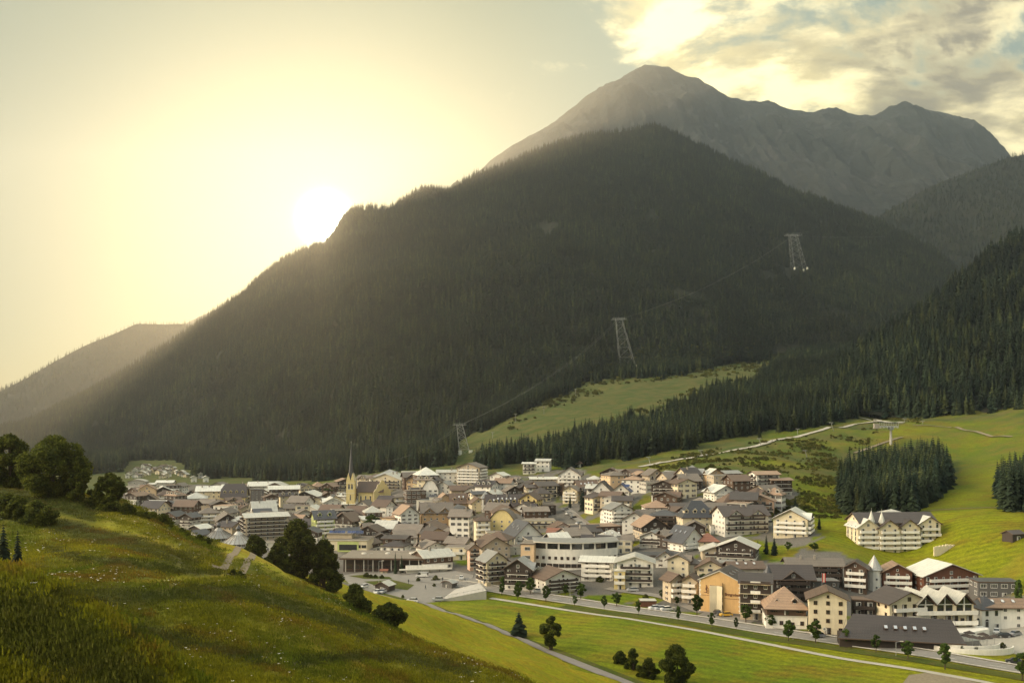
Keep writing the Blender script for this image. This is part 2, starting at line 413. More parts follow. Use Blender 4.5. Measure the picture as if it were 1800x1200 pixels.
def dark_band(px, D):  # darker colour painted in bands across the near hillside
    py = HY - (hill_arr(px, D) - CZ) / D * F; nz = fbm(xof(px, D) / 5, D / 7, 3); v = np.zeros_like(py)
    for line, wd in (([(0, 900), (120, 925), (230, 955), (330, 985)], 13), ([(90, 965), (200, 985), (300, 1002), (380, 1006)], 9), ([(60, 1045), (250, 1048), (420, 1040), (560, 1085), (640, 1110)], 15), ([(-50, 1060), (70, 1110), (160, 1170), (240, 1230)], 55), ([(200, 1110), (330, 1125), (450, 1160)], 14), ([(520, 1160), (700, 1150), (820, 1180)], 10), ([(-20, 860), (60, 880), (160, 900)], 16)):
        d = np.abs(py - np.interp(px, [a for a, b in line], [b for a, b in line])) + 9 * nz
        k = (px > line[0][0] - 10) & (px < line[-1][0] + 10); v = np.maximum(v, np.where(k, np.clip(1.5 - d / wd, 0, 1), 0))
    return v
_co = np.empty(len(hill.data.vertices) * 3, np.float32); hill.data.vertices.foreach_get('co', _co); _co = _co.reshape(-1, 3)
_at = hill.data.attributes.new('mown', 'FLOAT', 'POINT'); _at.data.foreach_set('value', mown_sunlit(900 + _co[:, 0] / _co[:, 1] * F, _co[:, 1]).astype(np.float32))
_at = hill.data.attributes.new('heath', 'FLOAT', 'POINT'); _at.data.foreach_set('value', dark_band(900 + _co[:, 0] / _co[:, 1] * F, _co[:, 1]).astype(np.float32))

# ------------------------------------------------------------------ mountains
def interp_line(pts, xs):
    p = np.array(pts, float); return np.stack([np.interp(xs, p[:, 0], p[:, k]) for k in range(1, p.shape[1])], -1)
def mountain(name, ridge, base, mat, ncol, nrow, amp, wl, prof=1.15, back=900, ridged=False, rough_ridge=0.0, seed=0, gully=0.0):
    """ridge and base: lines of (px, D, py); the sheet is lofted in between, then folded down behind the ridge"""
    xs = np.linspace(max(ridge[0][0], base[0][0]), min(ridge[-1][0], base[-1][0]), ncol)
    r = interp_line(ridge, xs); b = interp_line(base, xs)
    Rw = np.stack([xof(xs, r[:, 0]), r[:, 0], zof(r[:, 1], r[:, 0])], -1)
    Bw = np.stack([xof(xs, b[:, 0]), b[:, 0], zof(b[:, 1], b[:, 0])], -1)
    t = np.linspace(0, 1, nrow)[:, None]
    P = np.zeros((nrow, ncol, 3))
    P[:, :, 0] = Bw[None, :, 0] * (1 - t) + Rw[None, :, 0] * t
    P[:, :, 1] = Bw[None, :, 1] * (1 - t) + Rw[None, :, 1] * t
    tz = t ** prof
    P[:, :, 2] = Bw[None, :, 2] * (1 - tz) + Rw[None, :, 2] * tz
    X = P[:, :, 0] / wl + seed * 7.7; Y = P[:, :, 1] / wl * 0.8 + seed * 3.1
    n = fbm(X, Y, 6, 0.52, ridged)
    n = n + gully * fbm(X * 3.0 + P[:, :, 2] / wl * .6, Y * 0.5, 5, 0.5, True)
    edge = np.sin(np.pi * np.clip(t, 0, 1)) ** 0.6
    P[:, :, 2] += n * amp * edge
    P[-1, :, 2] += rough_ridge * fbm(xs / 14.0 + seed, xs * 0, 4)
    # back side
    nb = max(8, nrow // 6); tb = np.linspace(0, 1, nb)[1:, None]
    Q = np.zeros((nb - 1, ncol, 3))
    Q[:, :, 0] = P[-1, :, 0] * (1 + tb * back / P[-1, :, 1]); Q[:, :, 1] = P[-1, :, 1] + tb * back
    Q[:, :, 2] = P[-1, :, 2] * (1 - tb ** 1.1) - 60 * tb
    A = np.concatenate([P, Q], 0)
    nr = A.shape[0]
    i = np.arange(nr - 1)[:, None] * ncol + np.arange(ncol - 1)[None]
    f = np.stack([i, i + 1, i + ncol + 1, i + ncol], -1).reshape(-1, 4)
    o = link_mesh(name, mesh_np(name, A.reshape(-1, 3), f, True), mat)
    tag(o, kind='structure')
    return o, P
tr1 = 12
FR = [(-500,2300,900),(-300,2300,850),(-100,2350,790),(50,2400,752),(130,2450,706),(200,2480,665),(300,2520,603),(370,2550,555),(435,2560,512),(455,2570,490),(500,2580,459),(545,2600,441),(575,2600,430),(592,2605,408),(605,2610,384),(620,2620,373),(650,2640,369),(680,2650,371),(705,2660,357),(725,2670,344),(745,2680,333),(790,2700,337),(800,2700,335),(830,2720,311),(850,2740,302),(880,2760,296),(930,2800,272),(980,2850,252),(1010,2860,245),(1040,2870,238),(1100,2900,231),(1150,2900,222),(1200,2900,240),(1260,2880,272),(1310,2860,295),(1360,2840,315),(1400,2820,338),(1480,2780,368),(1540,2740,390),(1600,2700,420),(1650,2660,450),(1680,2640,475),(1740,2600,530),(1850,2560,600)]
FB = [(-500,1400,832),(0,1400,835),(300,1600,834),(600,1250,834),(720,1120,818),(800,1150,785),(850,1220,752),(920,1330,716),(970,1400,692),(1026,1460,664),(1100,1500,655),(1170,1520,655),(1271,1600,631),(1350,1700,622),(1500,1750,615),(1700,1900,600),(1850,2000,610)]
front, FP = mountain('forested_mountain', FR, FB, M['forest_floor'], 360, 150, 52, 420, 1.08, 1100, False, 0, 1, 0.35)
BR = [(600,4600,500),(700,4700,430),(800,4850,350),(840,4900,303),(870,4950,276),(900,5000,258),(930,5050,241),(960,5100,223),(975,5130,214),(1000,5180,194),(1030,5250,174),(1050,5300,165),(1080,5350,149),(1110,5400,134),(1130,5450,123),(1145,5480,120),(1180,5500,129),(1230,5520,143),(1250,5550,155),(1280,5580,175),(1310,5600,184),(1350,5650,188),(1400,5700,199),(1430,5720,202),(1440,5720,198),(1480,5750,198),(1500,5780,203),(1540,5800,205),(1560,5800,195),(1620,5850,190),(1650,5850,198),(1690,5850,210),(1710,5850,218),(1740,5850,240),(1755,5850,258),(1768,5850,274),(1800,5850,305),(1900,5800,370),(2200,5600,420)]
BB = [(600,3300,560),(900,3500,480),(1100,3800,430),(1300,3900,420),(1450,3900,420),(1560,4000,400),(1700,4000,400),(2200,4000,450)]
backm, BP = mountain('bare_peak_mountain', BR, BB, M['alpine'], 620, 220, 190, 900, 1.1, 1600, True, 6, 2, 0.5)
MR = [(1420,3300,480),(1500,3350,420),(1540,3400,384),(1580,3450,360),(1620,3500,337),(1660,3550,317),(1700,3600,304),(1740,3650,289),(1770,3680,278),(1800,3700,272),(1900,3750,250),(2100,3800,200),(2400,3800,180)]
MB = [(1420,2700,560),(1600,2600,560),(1800,2500,560),(2100,2400,560),(2400,2400,560)]
midm, MP = mountain('wooded_side_ridge', MR, MB, M['forest_floor'], 150, 90, 60, 500, 1.1, 900, False, 0, 3, 0.3)
LR = [(-500,3900,800),(-100,4000,728),(0,4050,688),(50,4100,663),(100,4150,633),(150,4200,607),(200,4250,587),(240,4280,569),(290,4300,570),(320,4320,569),(345,4350,572),(420,4400,600),(520,4400,640),(700,4400,700)]
LB = [(-500,3000,830),(700,3000,830)]
leftm, LP = mountain('distant_wooded_mountain', LR, LB, M['forest_floor'], 160, 70, 60, 600, 1.1, 900, False, 0, 4, 0.3)
L2R = [(100,7000,700),(250,7000,620),(320,7000,572),(350,7000,556),(380,7000,545),(410,7000,525),(440,7000,503),(480,7000,480),(560,7000,440),(700,7000,420)]
L2B = [(100,6000,800),(700,6000,800)]
left2, L2P = mountain('farthest_mountain', L2R, L2B, M['alpine'], 160, 50, 60, 900, 1.1, 900, False, 6, 5, 0.3)
HR = [(1330,1180,735),(1380,1220,712),(1450,1250,662),(1500,1270,622),(1560,1290,585),(1620,1300,552),(1700,1320,484),(1750,1350,443),(1800,1380,418),(1900,1400,380),(2100,1450,300),(2500,1500,250)]
HB = [(1330,1000,745),(1400,990,728),(1500,960,722),(1560,930,732),(1620,900,738),(1700,880,736),(1780,850,738),(1900,800,740),(2100,750,760),(2500,700,780)]
hillf, HP = mountain('forest_hill', HR, HB, M['forest_floor'], 200, 70, 16, 160, 1.0, 500, False, 0, 6, 0.2)
def grid_pick(P, n, keep=None, rs=None):
    """n random points on the front face of a loft, spread evenly over its area"""
    rs = rs or rng; nr, nc = P.shape[:2]
    a = P[:-1, :-1]; b = P[:-1, 1:]; c = P[1:, :-1]
    area = np.linalg.norm(np.cross(b - a, c - a), axis=2).ravel(); cum = np.cumsum(area); 
    k = np.searchsorted(cum, rs.rand(n) * cum[-1]); i, j = np.divmod(k, nc - 1)
    u = rs.rand(n)[:, None]; v = rs.rand(n)[:, None]
    return P[i, j] * (1 - u) * (1 - v) + P[i, j + 1] * u * (1 - v) + P[i + 1, j] * (1 - u) * v + P[i + 1, j + 1] * u * v
# ------------------------------------------------------------------ vegetation
def leaf_mat(name, ca, cb, transl=0.35, scale=0.5):
    m, t, b = new_mat(name)
    g = t.new('ShaderNodeNewGeometry'); oi = t.new('ShaderNodeObjectInfo')
    n = t.noise(g.outputs['Position'], scale, 3, 0.6)
    c = t.mix(t.smooth(n, 0.35, 0.65), ca, cb)
    k = t.math('ADD', t.math('MULTIPLY', oi.outputs['Random'], 0.5), 0.75)
    k2 = t.math('MULTIPLY', k, t.math('ADD', t.math('MULTIPLY', g.outputs['Random Per Island'], 0.7), 0.65))
    k2 = t.math('MULTIPLY', k2, t.smooth(t.noise(oi.outputs['Location'], 0.006, 4, 0.65), 0.3, 0.7, 0.6, 1.45))
    hs = t.new('ShaderNodeVectorMath', operation='SCALE'); t.link(c, hs.inputs[0]); t.link(k2, hs.inputs['Scale'])
    b.inputs['Roughness'].default_value = 0.8; b.inputs['Specular IOR Level'].default_value = 0.1
    t.link(hs.outputs[0], b.inputs['Base Color'])
    tr = t.new('ShaderNodeBsdfTranslucent'); t.link(hs.outputs[0], tr.inputs[0])
    ms = t.new('ShaderNodeMixShader'); ms.inputs[0].default_value = transl
    out = t.n['Material Output']; t.link(b.outputs[0], ms.inputs[1]); t.link(tr.outputs[0], ms.inputs[2]); t.link(ms.outputs[0], out.inputs[0])
    return m
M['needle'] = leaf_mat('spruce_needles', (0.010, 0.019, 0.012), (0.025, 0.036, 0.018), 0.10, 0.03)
M['larch'] = leaf_mat('larch_needles', (0.035, 0.048, 0.018), (0.062, 0.072, 0.026), 0.25, 0.03)
M['leaf'] = leaf_mat('broad_leaves', (0.034, 0.046, 0.010), (0.085, 0.095, 0.014), 0.42, 0.9)
M['leaf_light'] = leaf_mat('street_tree_leaves', (0.055, 0.085, 0.018), (0.085, 0.13, 0.025), 0.30)
M['scrub'] = leaf_mat('scrub_leaves', (0.065, 0.08, 0.014), (0.13, 0.12, 0.03), 0.3, 0.15)
def plain(name, c, rough=0.8, metal=0.0, spec=0.3, var=0.0, vs=0.6, bump=0.0):
    m, t, b = new_mat(name)
    b.inputs['Roughness'].default_value = rough; b.inputs['Metallic'].default_value = metal
    b.inputs['Specular IOR Level'].default_value = spec
    g = t.new('ShaderNodeNewGeometry')
    n = t.noise(g.outputs['Position'], vs, 6, 0.65)
    k = t.ramp(n, [(0.25, 1 - var), (0.75, 1 + var)])
    t.link(t.mix(1.0, c, k, 'MULTIPLY'), b.inputs['Base Color'])
    if bump:
        bp = t.new('ShaderNodeBump'); bp.inputs['Strength'].default_value = bump; bp.inputs['Distance'].default_value = 0.05
        t.link(n, bp.inputs['Height']); t.link(bp.outputs[0], b.inputs['Normal'])
    return m
M['bark'] = plain('bark', (0.075, 0.055, 0.038), 0.95, var=0.35, vs=4, bump=0.5)

def tube_np(pts, rad, sides=6):
    pts = np.array(pts, float); n = len(pts); V = []; Fc = []
    for i in range(n):
        d = pts[min(i + 1, n - 1)] - pts[max(i - 1, 0)]; d /= np.linalg.norm(d) + 1e-9
        a = np.cross(d, [0.3, 1, 0.2]); a /= np.linalg.norm(a); b = np.cross(d, a)
        for k in range(sides):
            th = 2 * math.pi * k / sides
            V.append(pts[i] + (a * math.cos(th) + b * math.sin(th)) * rad[i])
    for i in range(n - 1):
        for k in range(sides):
            Fc.append((i * sides + k, i * sides + (k + 1) % sides, (i + 1) * sides + (k + 1) % sides, (i + 1) * sides + k))
    return np.array(V), np.array(Fc)
def join_np(parts):
    V = []; Fc = []; o = 0
    for v, f in parts: V.append(v); Fc.append(f + o); o += len(v)
    return np.concatenate(V), np.concatenate(Fc)
def conifer_crown(levels, blades, seed, slim=0.17, h=1.0, lo=0.06):
    """unit-height spruce: whorls of drooping needle boughs round the trunk"""
    r = np.random.RandomState(seed); V = []; Fc = []
    for L in range(levels):
        t = L / (levels - 1.0); z = lo + (h - lo - 0.03) * t ** 0.92
        rad = slim * (1 - t) ** 0.85 * (0.8 + 0.4 * r.rand()) + 0.012
        for k in range(blades):
            th = 2 * math.pi * (k + r.rand() * 0.8) / blades + L * 0.7
            rr = rad * (0.65 + 0.6 * r.rand()); dz = rr * (0.35 + 0.35 * r.rand()); wd = rr * 0.42 + 0.006
            c, s = math.cos(th), math.sin(th); up = 0.045 * (1 - t) + 0.02
            i = len(V)
            V += [(0, 0, z + up), (c * rr * .55 - s * wd, s * rr * .55 + c * wd, z - dz * .35), (c * rr, s * rr, z - dz), (c * rr * .55 + s * wd, s * rr * .55 - c * wd, z - dz * .35)]
            Fc.append((i, i + 1, i + 2, i + 3))
    return np.array(V), np.array(Fc)
def conifer_meshes(levels, blades, seed, slim=0.17, lo=0.06):
    v, f = conifer_crown(levels, blades, seed, slim, lo=lo)
    tv, tf = tube_np([(0, 0, -0.05), (0, 0, 0.5), (0, 0, 0.97)], [0.014, 0.009, 0.002], 5)
    return mesh_np('crown', v, f), mesh_np('trunk', tv, tf)
def whole_conifer(levels, blades, seed, slim, mat, lo=0.06):
    v, f = conifer_crown(levels, blades, seed, slim, lo=lo); tv, tf = tube_np([(0, 0, -0.05), (0, 0, 0.5), (0, 0, 0.97)], [0.014, 0.009, 0.002], 4)
    V, Fc = join_np([(v, f), (tv, tf)])
    me = mesh_np('conifer_shape', V, Fc); me.materials.append(M[mat]); me.materials.append(M['bark'])
    me.polygons.foreach_set('material_index', np.r_[np.zeros(len(f), np.int32), np.ones(len(tf), np.int32)])
    return bpy.data.objects.new('conifer_shape', me)
FARP = [whole_conifer(9, 6, 1, 0.15, 'needle'), whole_conifer(10, 5, 2, 0.12, 'needle'), whole_conifer(8, 6, 3, 0.17, 'needle'), whole_conifer(9, 5, 4, 0.14, 'larch', 0.2)]
NEARP = [whole_conifer(15, 8, 11, 0.17, 'needle'), whole_conifer(16, 8, 12, 0.14, 'needle'), whole_conifer(14, 8, 13, 0.19, 'needle'), whole_conifer(14, 7, 14, 0.15, 'larch', 0.15)]
def scatter(name, pts, scale, protos, wide=None, label=None, seed=0, kind='stuff'):
    n = len(pts); me = bpy.data.meshes.new(name)
    me.vertices.add(n); me.vertices.foreach_set('co', np.asarray(pts, np.float32).ravel())
    sv = np.repeat(np.asarray(scale, np.float32)[:, None], 3, 1)
    if wide is not None: sv[:, :2] *= np.asarray(wide, np.float32)[:, None]
    a = me.attributes.new('sc', 'FLOAT_VECTOR', 'POINT'); a.data.foreach_set('vector', sv.ravel())
    o = link_mesh(name, me)
    for m in {mm.name: mm for p in protos for mm in p.data.materials}.values(): me.materials.append(m)
    ng = bpy.data.node_groups.new(name, 'GeometryNodeTree')
    ng.interface.new_socket('Geometry', in_out='INPUT', socket_type='NodeSocketGeometry')
    ng.interface.new_socket('Geometry', in_out='OUTPUT', socket_type='NodeSocketGeometry')
    gi = ng.nodes.new('NodeGroupInput'); go = ng.nodes.new('NodeGroupOutput')
    ip = ng.nodes.new('GeometryNodeInstanceOnPoints'); jn = ng.nodes.new('GeometryNodeJoinGeometry')
    for p in reversed(protos):
        oi = ng.nodes.new('GeometryNodeObjectInfo'); oi.inputs['Object'].default_value = p; oi.inputs['As Instance'].default_value = True
        ng.links.new(oi.outputs['Geometry'], jn.inputs[0])
    ng.links.new(gi.outputs[0], ip.inputs['Points']); ng.links.new(jn.outputs[0], ip.inputs['Instance'])
    ip.inputs['Pick Instance'].default_value = True
    rv = ng.nodes.new('FunctionNodeRandomValue'); rv.data_type = 'INT'
    for s_ in rv.inputs:
        if s_.name == 'Min' and s_.type == 'INT': s_.default_value = 0
        if s_.name == 'Max' and s_.type == 'INT': s_.default_value = len(protos) - 1
        if s_.name == 'Seed': s_.default_value = seed
    ng.links.new([q for q in rv.outputs if q.type == 'INT'][0], ip.inputs['Instance Index'])
    rr = ng.nodes.new('FunctionNodeRandomValue'); rr.data_type = 'FLOAT'
    for s_ in rr.inputs:
        if s_.name == 'Max' and s_.type == 'VALUE': s_.default_value = 6.283
        if s_.name == 'Seed': s_.default_value = seed + 5
    cx = ng.nodes.new('ShaderNodeCombineXYZ'); ng.links.new([q for q in rr.outputs if q.type == 'VALUE'][0], cx.inputs[2])
    ng.links.new(cx.outputs[0], ip.inputs['Rotation'])
    at = ng.nodes.new('GeometryNodeInputNamedAttribute'); at.data_type = 'FLOAT_VECTOR'; at.inputs['Name'].default_value = 'sc'
    ng.links.new([q for q in at.outputs if q.type == 'VECTOR'][0], ip.inputs['Scale'])
    ng.links.new(ip.outputs[0], go.inputs[0])
    md = o.modifiers.new('scatter', 'NODES'); md.node_group = ng
    if kind: o['kind'] = kind
    if label: o['label'] = label
    return o
def proj(P): return 900 + P[:, 0] / P[:, 1] * F, HY - (P[:, 2] - CZ) / P[:, 1] * F
def in_poly(x, y, poly):
    ins = np.zeros(len(x), bool); n = len(poly)
    for i in range(n):
        x1, y1 = poly[i]; x2, y2 = poly[(i + 1) % n]
        c = ((y1 > y) != (y2 > y)) & (x < (x2 - x1) * (y - y1) / (y2 - y1 + 1e-12) + x1); ins ^= c
    return ins
def trees_on_loft(name, P, n, s0, s1, seed, label, keep=None, tmax=1.0):
    rs = np.random.RandomState(seed); p = grid_pick(P, n, rs=rs)
    cl = fbm(p[:, 0] / 140 + seed, p[:, 2] / 90, 4)
    k = cl < 0.60
    if keep is not None: k &= keep(p)
    p = p[k]; s = s0 + (s1 - s0) * rs.rand(len(p)) ** 1.3
    s *= 1 + 0.25 * fbm(p[:, 0] / 90, p[:, 1] / 90, 2)
    return scatter(name, p, s, FARP, 0.8 + 0.5 * rs.rand(len(p)), label, seed)
def keep_front(p):
    px, py = proj(p)
    nz = fbm(p[:, 0] / 60, p[:, 2] / 22, 3)
    bare = (in_poly(px, py, [(1140, 505), (1240, 515), (1240, 555), (1150, 545)]) | in_poly(px, py, [(1330, 470), (1400, 462), (1420, 490), (1340, 495)]) | in_poly(px, py, [(1430, 540), (1500, 545), (1500, 560), (1430, 556)]) | in_poly(px, py, [(1300, 615), (1450, 600), (1450, 640), (1300, 640)])) & (nz > -0.1) | in_poly(px, py, [(1050, 668), (1075, 640), (1110, 625), (1160, 660)]) & (nz > -0.3)
    return ~bare
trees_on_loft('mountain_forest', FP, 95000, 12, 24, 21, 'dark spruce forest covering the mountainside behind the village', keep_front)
trees_on_loft('ridge_forest', MP, 15000, 13, 24, 22, 'dark forest on the side ridge at the far right')
trees_on_loft('distant_forest', LP, 14000, 14, 26, 23, 'hazy forest on the distant mountain left of the sun')
_hf = grid_pick(HP, 9500, rs=np.random.RandomState(24))
_px, _py = proj(_hf)
_k = ~(in_poly(_px, _py, [(1745, 745), (1752, 725), (1765, 728), (1760, 745)]))
_hf = _hf[_k]; _r = np.random.RandomState(5)
scatter('hill_forest', _hf, 15 + 12 * _r.rand(len(_hf)) ** 1.2, NEARP, 0.8 + 0.5 * _r.rand(len(_hf)), 'dense spruce forest on the steep hill at the right', 24)
# forest belt between the village and the upper meadow, and the copses on the ski slope
def ground_candidates(x0, x1, y0, y1, step, seed, grow=False):
    rs = np.random.RandomState(seed)
    xs, ys = np.meshgrid(np.arange(x0, x1, step), np.arange(y0, y1, step))
    xs = xs + (rs.rand(*xs.shape) - .5) * step * 0.9; ys = ys + (rs.rand(*ys.shape) - .5) * step * 0.9
    z = ground_arr(900 + xs * F / ys, ys)
    return np.stack([xs, ys, z], -1).reshape(-1, 3)
BELT3 = [(60,838),(212,828),(225,808),(332,808),(345,838),(560,845),(640,830),(800,815),(830,800),(800,770),(60,800)]
BELT4 = [(836,764),(920,724),(970,700),(1026,673),(1100,664),(1170,664),(1271,642),(1345,634),(1345,605),(1270,620),(1170,645),(1026,650),(920,700),(836,740)]
BELT2 = [(1310, 695), (1345, 660), (1390, 628), (1500, 612), (1500, 690), (1420, 680)]
BELT = [(800, 835), (850, 826), (940, 812), (990, 822), (1100, 808), (1240, 780), (1340, 762), (1480, 742), (1515, 722), (1490, 680), (1400, 678), (1330, 684), (1240, 695), (1160, 740), (1100, 752), (1020, 770), (960, 795), (900, 802), (850, 818)]
COPA = [(1482, 850), (1530, 830), (1590, 822), (1650, 812), (1676, 850), (1640, 885), (1600, 903), (1540, 910), (1490, 905), (1470, 885)]
COPB = [(1752, 868), (1775, 850), (1810, 838), (1950, 830), (1950, 905), (1830, 905), (1765, 898)]
cand = ground_candidates(-760, 900, 420, 1900, 5.4, 31)
cpx, cpy = proj(cand); cpx = cpx + 26 * fbm(cand[:, 0] / 45, cand[:, 1] / 45, 3); cpy = cpy + 9 * fbm(cand[:, 0] / 30 + 5, cand[:, 1] / 30, 3)
cpx0, cpy0 = proj(cand); cand[:, 2] -= 999.0 * ((cpx0 > 802) & (cpx0 < 834) & (cpy0 > 778) & (cpy0 < 840)); _okc = cand[:, 2] > -500; cand = cand[_okc]; cpx = cpx[_okc]; cpy = cpy[_okc]
belt = cand[in_poly(cpx, cpy, BELT) | in_poly(cpx, cpy, BELT2) | in_poly(cpx, cpy, BELT3) | in_poly(cpx, cpy, BELT4)]
cand2 = ground_candidates(-60, 560, 380, 1000, 4.4, 32)
cpx, cpy = proj(cand2); copa = cand2[in_poly(cpx, cpy, COPA)]; copb = cand2[in_poly(cpx, cpy, COPB)]
NEARM = [conifer_meshes(17, 9, 41, 0.17), conifer_meshes(18, 8, 42, 0.14), conifer_meshes(16, 9, 43, 0.19), conifer_meshes(15, 8, 44, 0.15, 0.14)]
for i, (c_, t_) in enumerate(NEARM): c_.materials.append(M['larch' if i == 3 else 'needle']); t_.materials.append(M['bark'])
def spruce(p, h, wide, kind, label, group=None, name='spruce_tree', rs=random):
    o = empty(name, p, rs.random() * 6.28, label=label, cat='tree', group=group); o.scale = (h * wide, h * wide, h)
    c = bpy.data.objects.new('crown', NEARM[kind][0]); t = bpy.data.objects.new('trunk', NEARM[kind][1])
    for q in (c, t): COL.objects.link(q); q.parent = o
    return o
_rs = random.Random(3)
def thin(pts, n):
    idx = np.argsort(pts[:, 1]); return pts[idx[:n]], pts[idx[n:]]
ca, cra = thin(copa, 190); cb_, crb = thin(copb, 85)
for p in ca: spruce(Vector(p), _rs.uniform(13, 22), _rs.uniform(0.9, 1.25), _rs.choice([0, 1, 2, 0, 1, 2, 3]), 'dark spruce in the dense copse below the lift support', 'spruces in the copse below the lift support', rs=_rs)
for p in cb_: spruce(Vector(p), _rs.uniform(14, 22), _rs.uniform(0.9, 1.25), _rs.choice([0, 1, 2]), 'dark spruce in the copse above the small wooden hut', 'spruces in the copse above the hut', rs=_rs)
rest = np.concatenate([belt, cra, crb])
_r = np.random.RandomState(9)
scatter('belt_forest', rest, 13 + 10 * _r.rand(len(rest)), NEARP, 0.85 + 0.45 * _r.rand(len(rest)), 'belt of spruce forest above the village roofs', 33)
for px, py, h in [(1368, 762, 17), (1417, 752, 19), (1495, 735, 15), (1335, 770, 13)]:
    spruce(on_ground(px, py), h, 0.9, 3, {1368: 'pale slender larch standing before the forest belt, left of the taller one', 1417: 'tall pale larch before the forest belt beside the hillside road', 1495: 'pale larch near the left end of the lift station clearing', 1335: 'short pale larch at the lower end of the forest belt'}[px], name='larch_tree', rs=_rs)

# broad-leaved trees -------------------------------------------------
def blob_leaves(rs, centers, radii, n, size, flat=0.8):
    w_ = np.array(radii) ** 2; k = rs.choice(len(centers), n, p=w_ / w_.sum())
    d = rs.randn(n, 3); d /= np.linalg.norm(d, axis=1)[:, None]
    rr = np.array(radii)[k] * (0.35 + 0.65 * rs.rand(n) ** 0.45) * (1 + 0.22 * rs.randn(n).clip(-1.5, 1.5) * 0.5)
    c = np.array(centers)[k] + d * rr[:, None] * np.array([1, 1, flat])
    a = rs.randn(n, 3); a /= np.linalg.norm(a, axis=1)[:, None]
    b = np.cross(a, rs.randn(n, 3)); b /= np.linalg.norm(b, axis=1)[:, None]
    s = size * (0.6 + 0.8 * rs.rand(n))[:, None]
    V = np.stack([c - a * s - b * s * .15, c + b * s * .6, c + a * s, c - b * s * .6], 1).reshape(-1, 3)
    return V, np.arange(4 * n).reshape(-1, 4)
def make_tree_meshes(h, wr, seed, leaves, size, trunk_h=0.25, shape='round', stems=1, nb=14):
    rs = np.random.RandomState(seed); cen = []; rad = []; parts = []
    for q in range(nb):
        t = (q + 0.5) / nb; th = q * 2.4 + rs.rand()
        if shape == 'round': prof = math.sin(math.pi * min(1, max(0.08, t * 0.93 + 0.04))) ** 0.7
        elif shape == 'oval': prof = math.sin(math.pi * (t * 0.85 + 0.08)) ** 0.9
        elif shape == 'bush': prof = math.cos(math.pi * 0.5 * t) ** 0.5
        else: prof = 1 - t * 0.6
        rr = wr * (0.20 + 0.20 * rs.rand()); off = max(0.0, wr * prof - rr * 0.7) * (0.45 + 0.65 * rs.rand())
        z = h * (trunk_h + (1 - trunk_h) * t) - rr * 0.35
        cen.append((math.cos(th) * off, math.sin(th) * off, max(z, rr * .5))); rad.append(rr)
    for s_ in range(stems):
        sx, sy = (rs.rand(2) - .5) * wr * (0.5 if stems > 1 else 0.02)
        parts.append(tube_np([(sx * .3, sy * .3, -0.4), (sx, sy, h * trunk_h), (sx * .6, sy * .6, h * 0.8)], [h * 0.028, h * 0.02, h * 0.006], 7))
    for c in cen[::2]:
        parts.append(tube_np([(0, 0, h * trunk_h * 0.8), (c[0] * .5, c[1] * .5, (h * trunk_h + c[2]) * .5), c], [h * 0.014, h * 0.009, h * 0.003], 5))
    v, f = blob_leaves(rs, cen, rad, leaves, size); tv, tf = join_np(parts)
    return mesh_np('crown', v, f), mesh_np('trunk', tv, tf)
def tree(p, h, wr, seed, leaves, size, label, mat='leaf', cat='tree', name='broadleaf_tree', group=None, **kw):
    c, t = make_tree_meshes(h, wr, seed, leaves, size, **kw)
    o = empty(name, p, 0, label=label, cat=cat, group=group)
    link_mesh('crown' if cat == 'tree' else 'foliage', c, M[mat], o); link_mesh('trunk' if cat == 'tree' else 'stems', t, M['bark'], o)
    return o
def px2m(npx, D): return npx * D / F
# the grove and trees on the near hillside: (px, base py, height px, half-width px, dmin, leaves, shape, label)
NT_ = [
 (95, 872, 104, 62, 120, 26000, 'round', 0.08, 'big dark round-topped tree on the hillside crest at the left'),
 (18, 858, 95, 44, 120, 14000, 'round', 0.08, 'dark tree at the left edge, behind the big round-topped tree'),
 (140, 882, 80, 24, 120, 7000, 'bush', 0.05, 'dark leafy tree leaning out right of the big round-topped tree'),
 (193, 890, 58, 30, 120, 9000, 'round', 0.12, 'small bushy tree standing alone on the crest above the far village roofs'),
 (447, 983, 46, 22, 150, 6000, 'oval', 0.18, 'small tree with open crown left of the large dark tree by the grass track'),
 (523, 1012, 96, 42, 165, 22000, 'round', 0.06, 'largest dark tree on the slope beside the grass track'),
 (570, 1034, 84, 38, 170, 16000, 'bush', 0.05, 'dark tree joined to the right side of the largest tree'),
 (487, 1000, 46, 26, 165, 7000, 'bush', 0.03, 'low dark bush at the left foot of the largest tree'),
 (624, 1083, 48, 31, 120, 11000, 'bush', 0.05, 'rounded bush on the slope edge, left of the bush with bare stems'),
 (684, 1103, 44, 31, 130, 11000, 'round', 0.2, 'wide bush with bare stems showing on the slope edge'),
]
for i, (px, py, hp, wp, dm, nl, shp, th, lab) in enumerate(NT_):
    p = on_hill(px, py, dm); D = p.y; h = px2m(hp, D); wr = px2m(wp, D)
    c_ = 'bush' if 'bush ' in lab else 'tree'
    tree(p - Vector((0, 0, .2)), h, wr, 60 + i, nl, px2m(2.2, D), lab, 'leaf', c_, 'shrub' if c_ == 'bush' else 'broadleaf_tree', trunk_h=th, shape=shp, stems=3 if c_ == 'bush' else 2, nb=26)
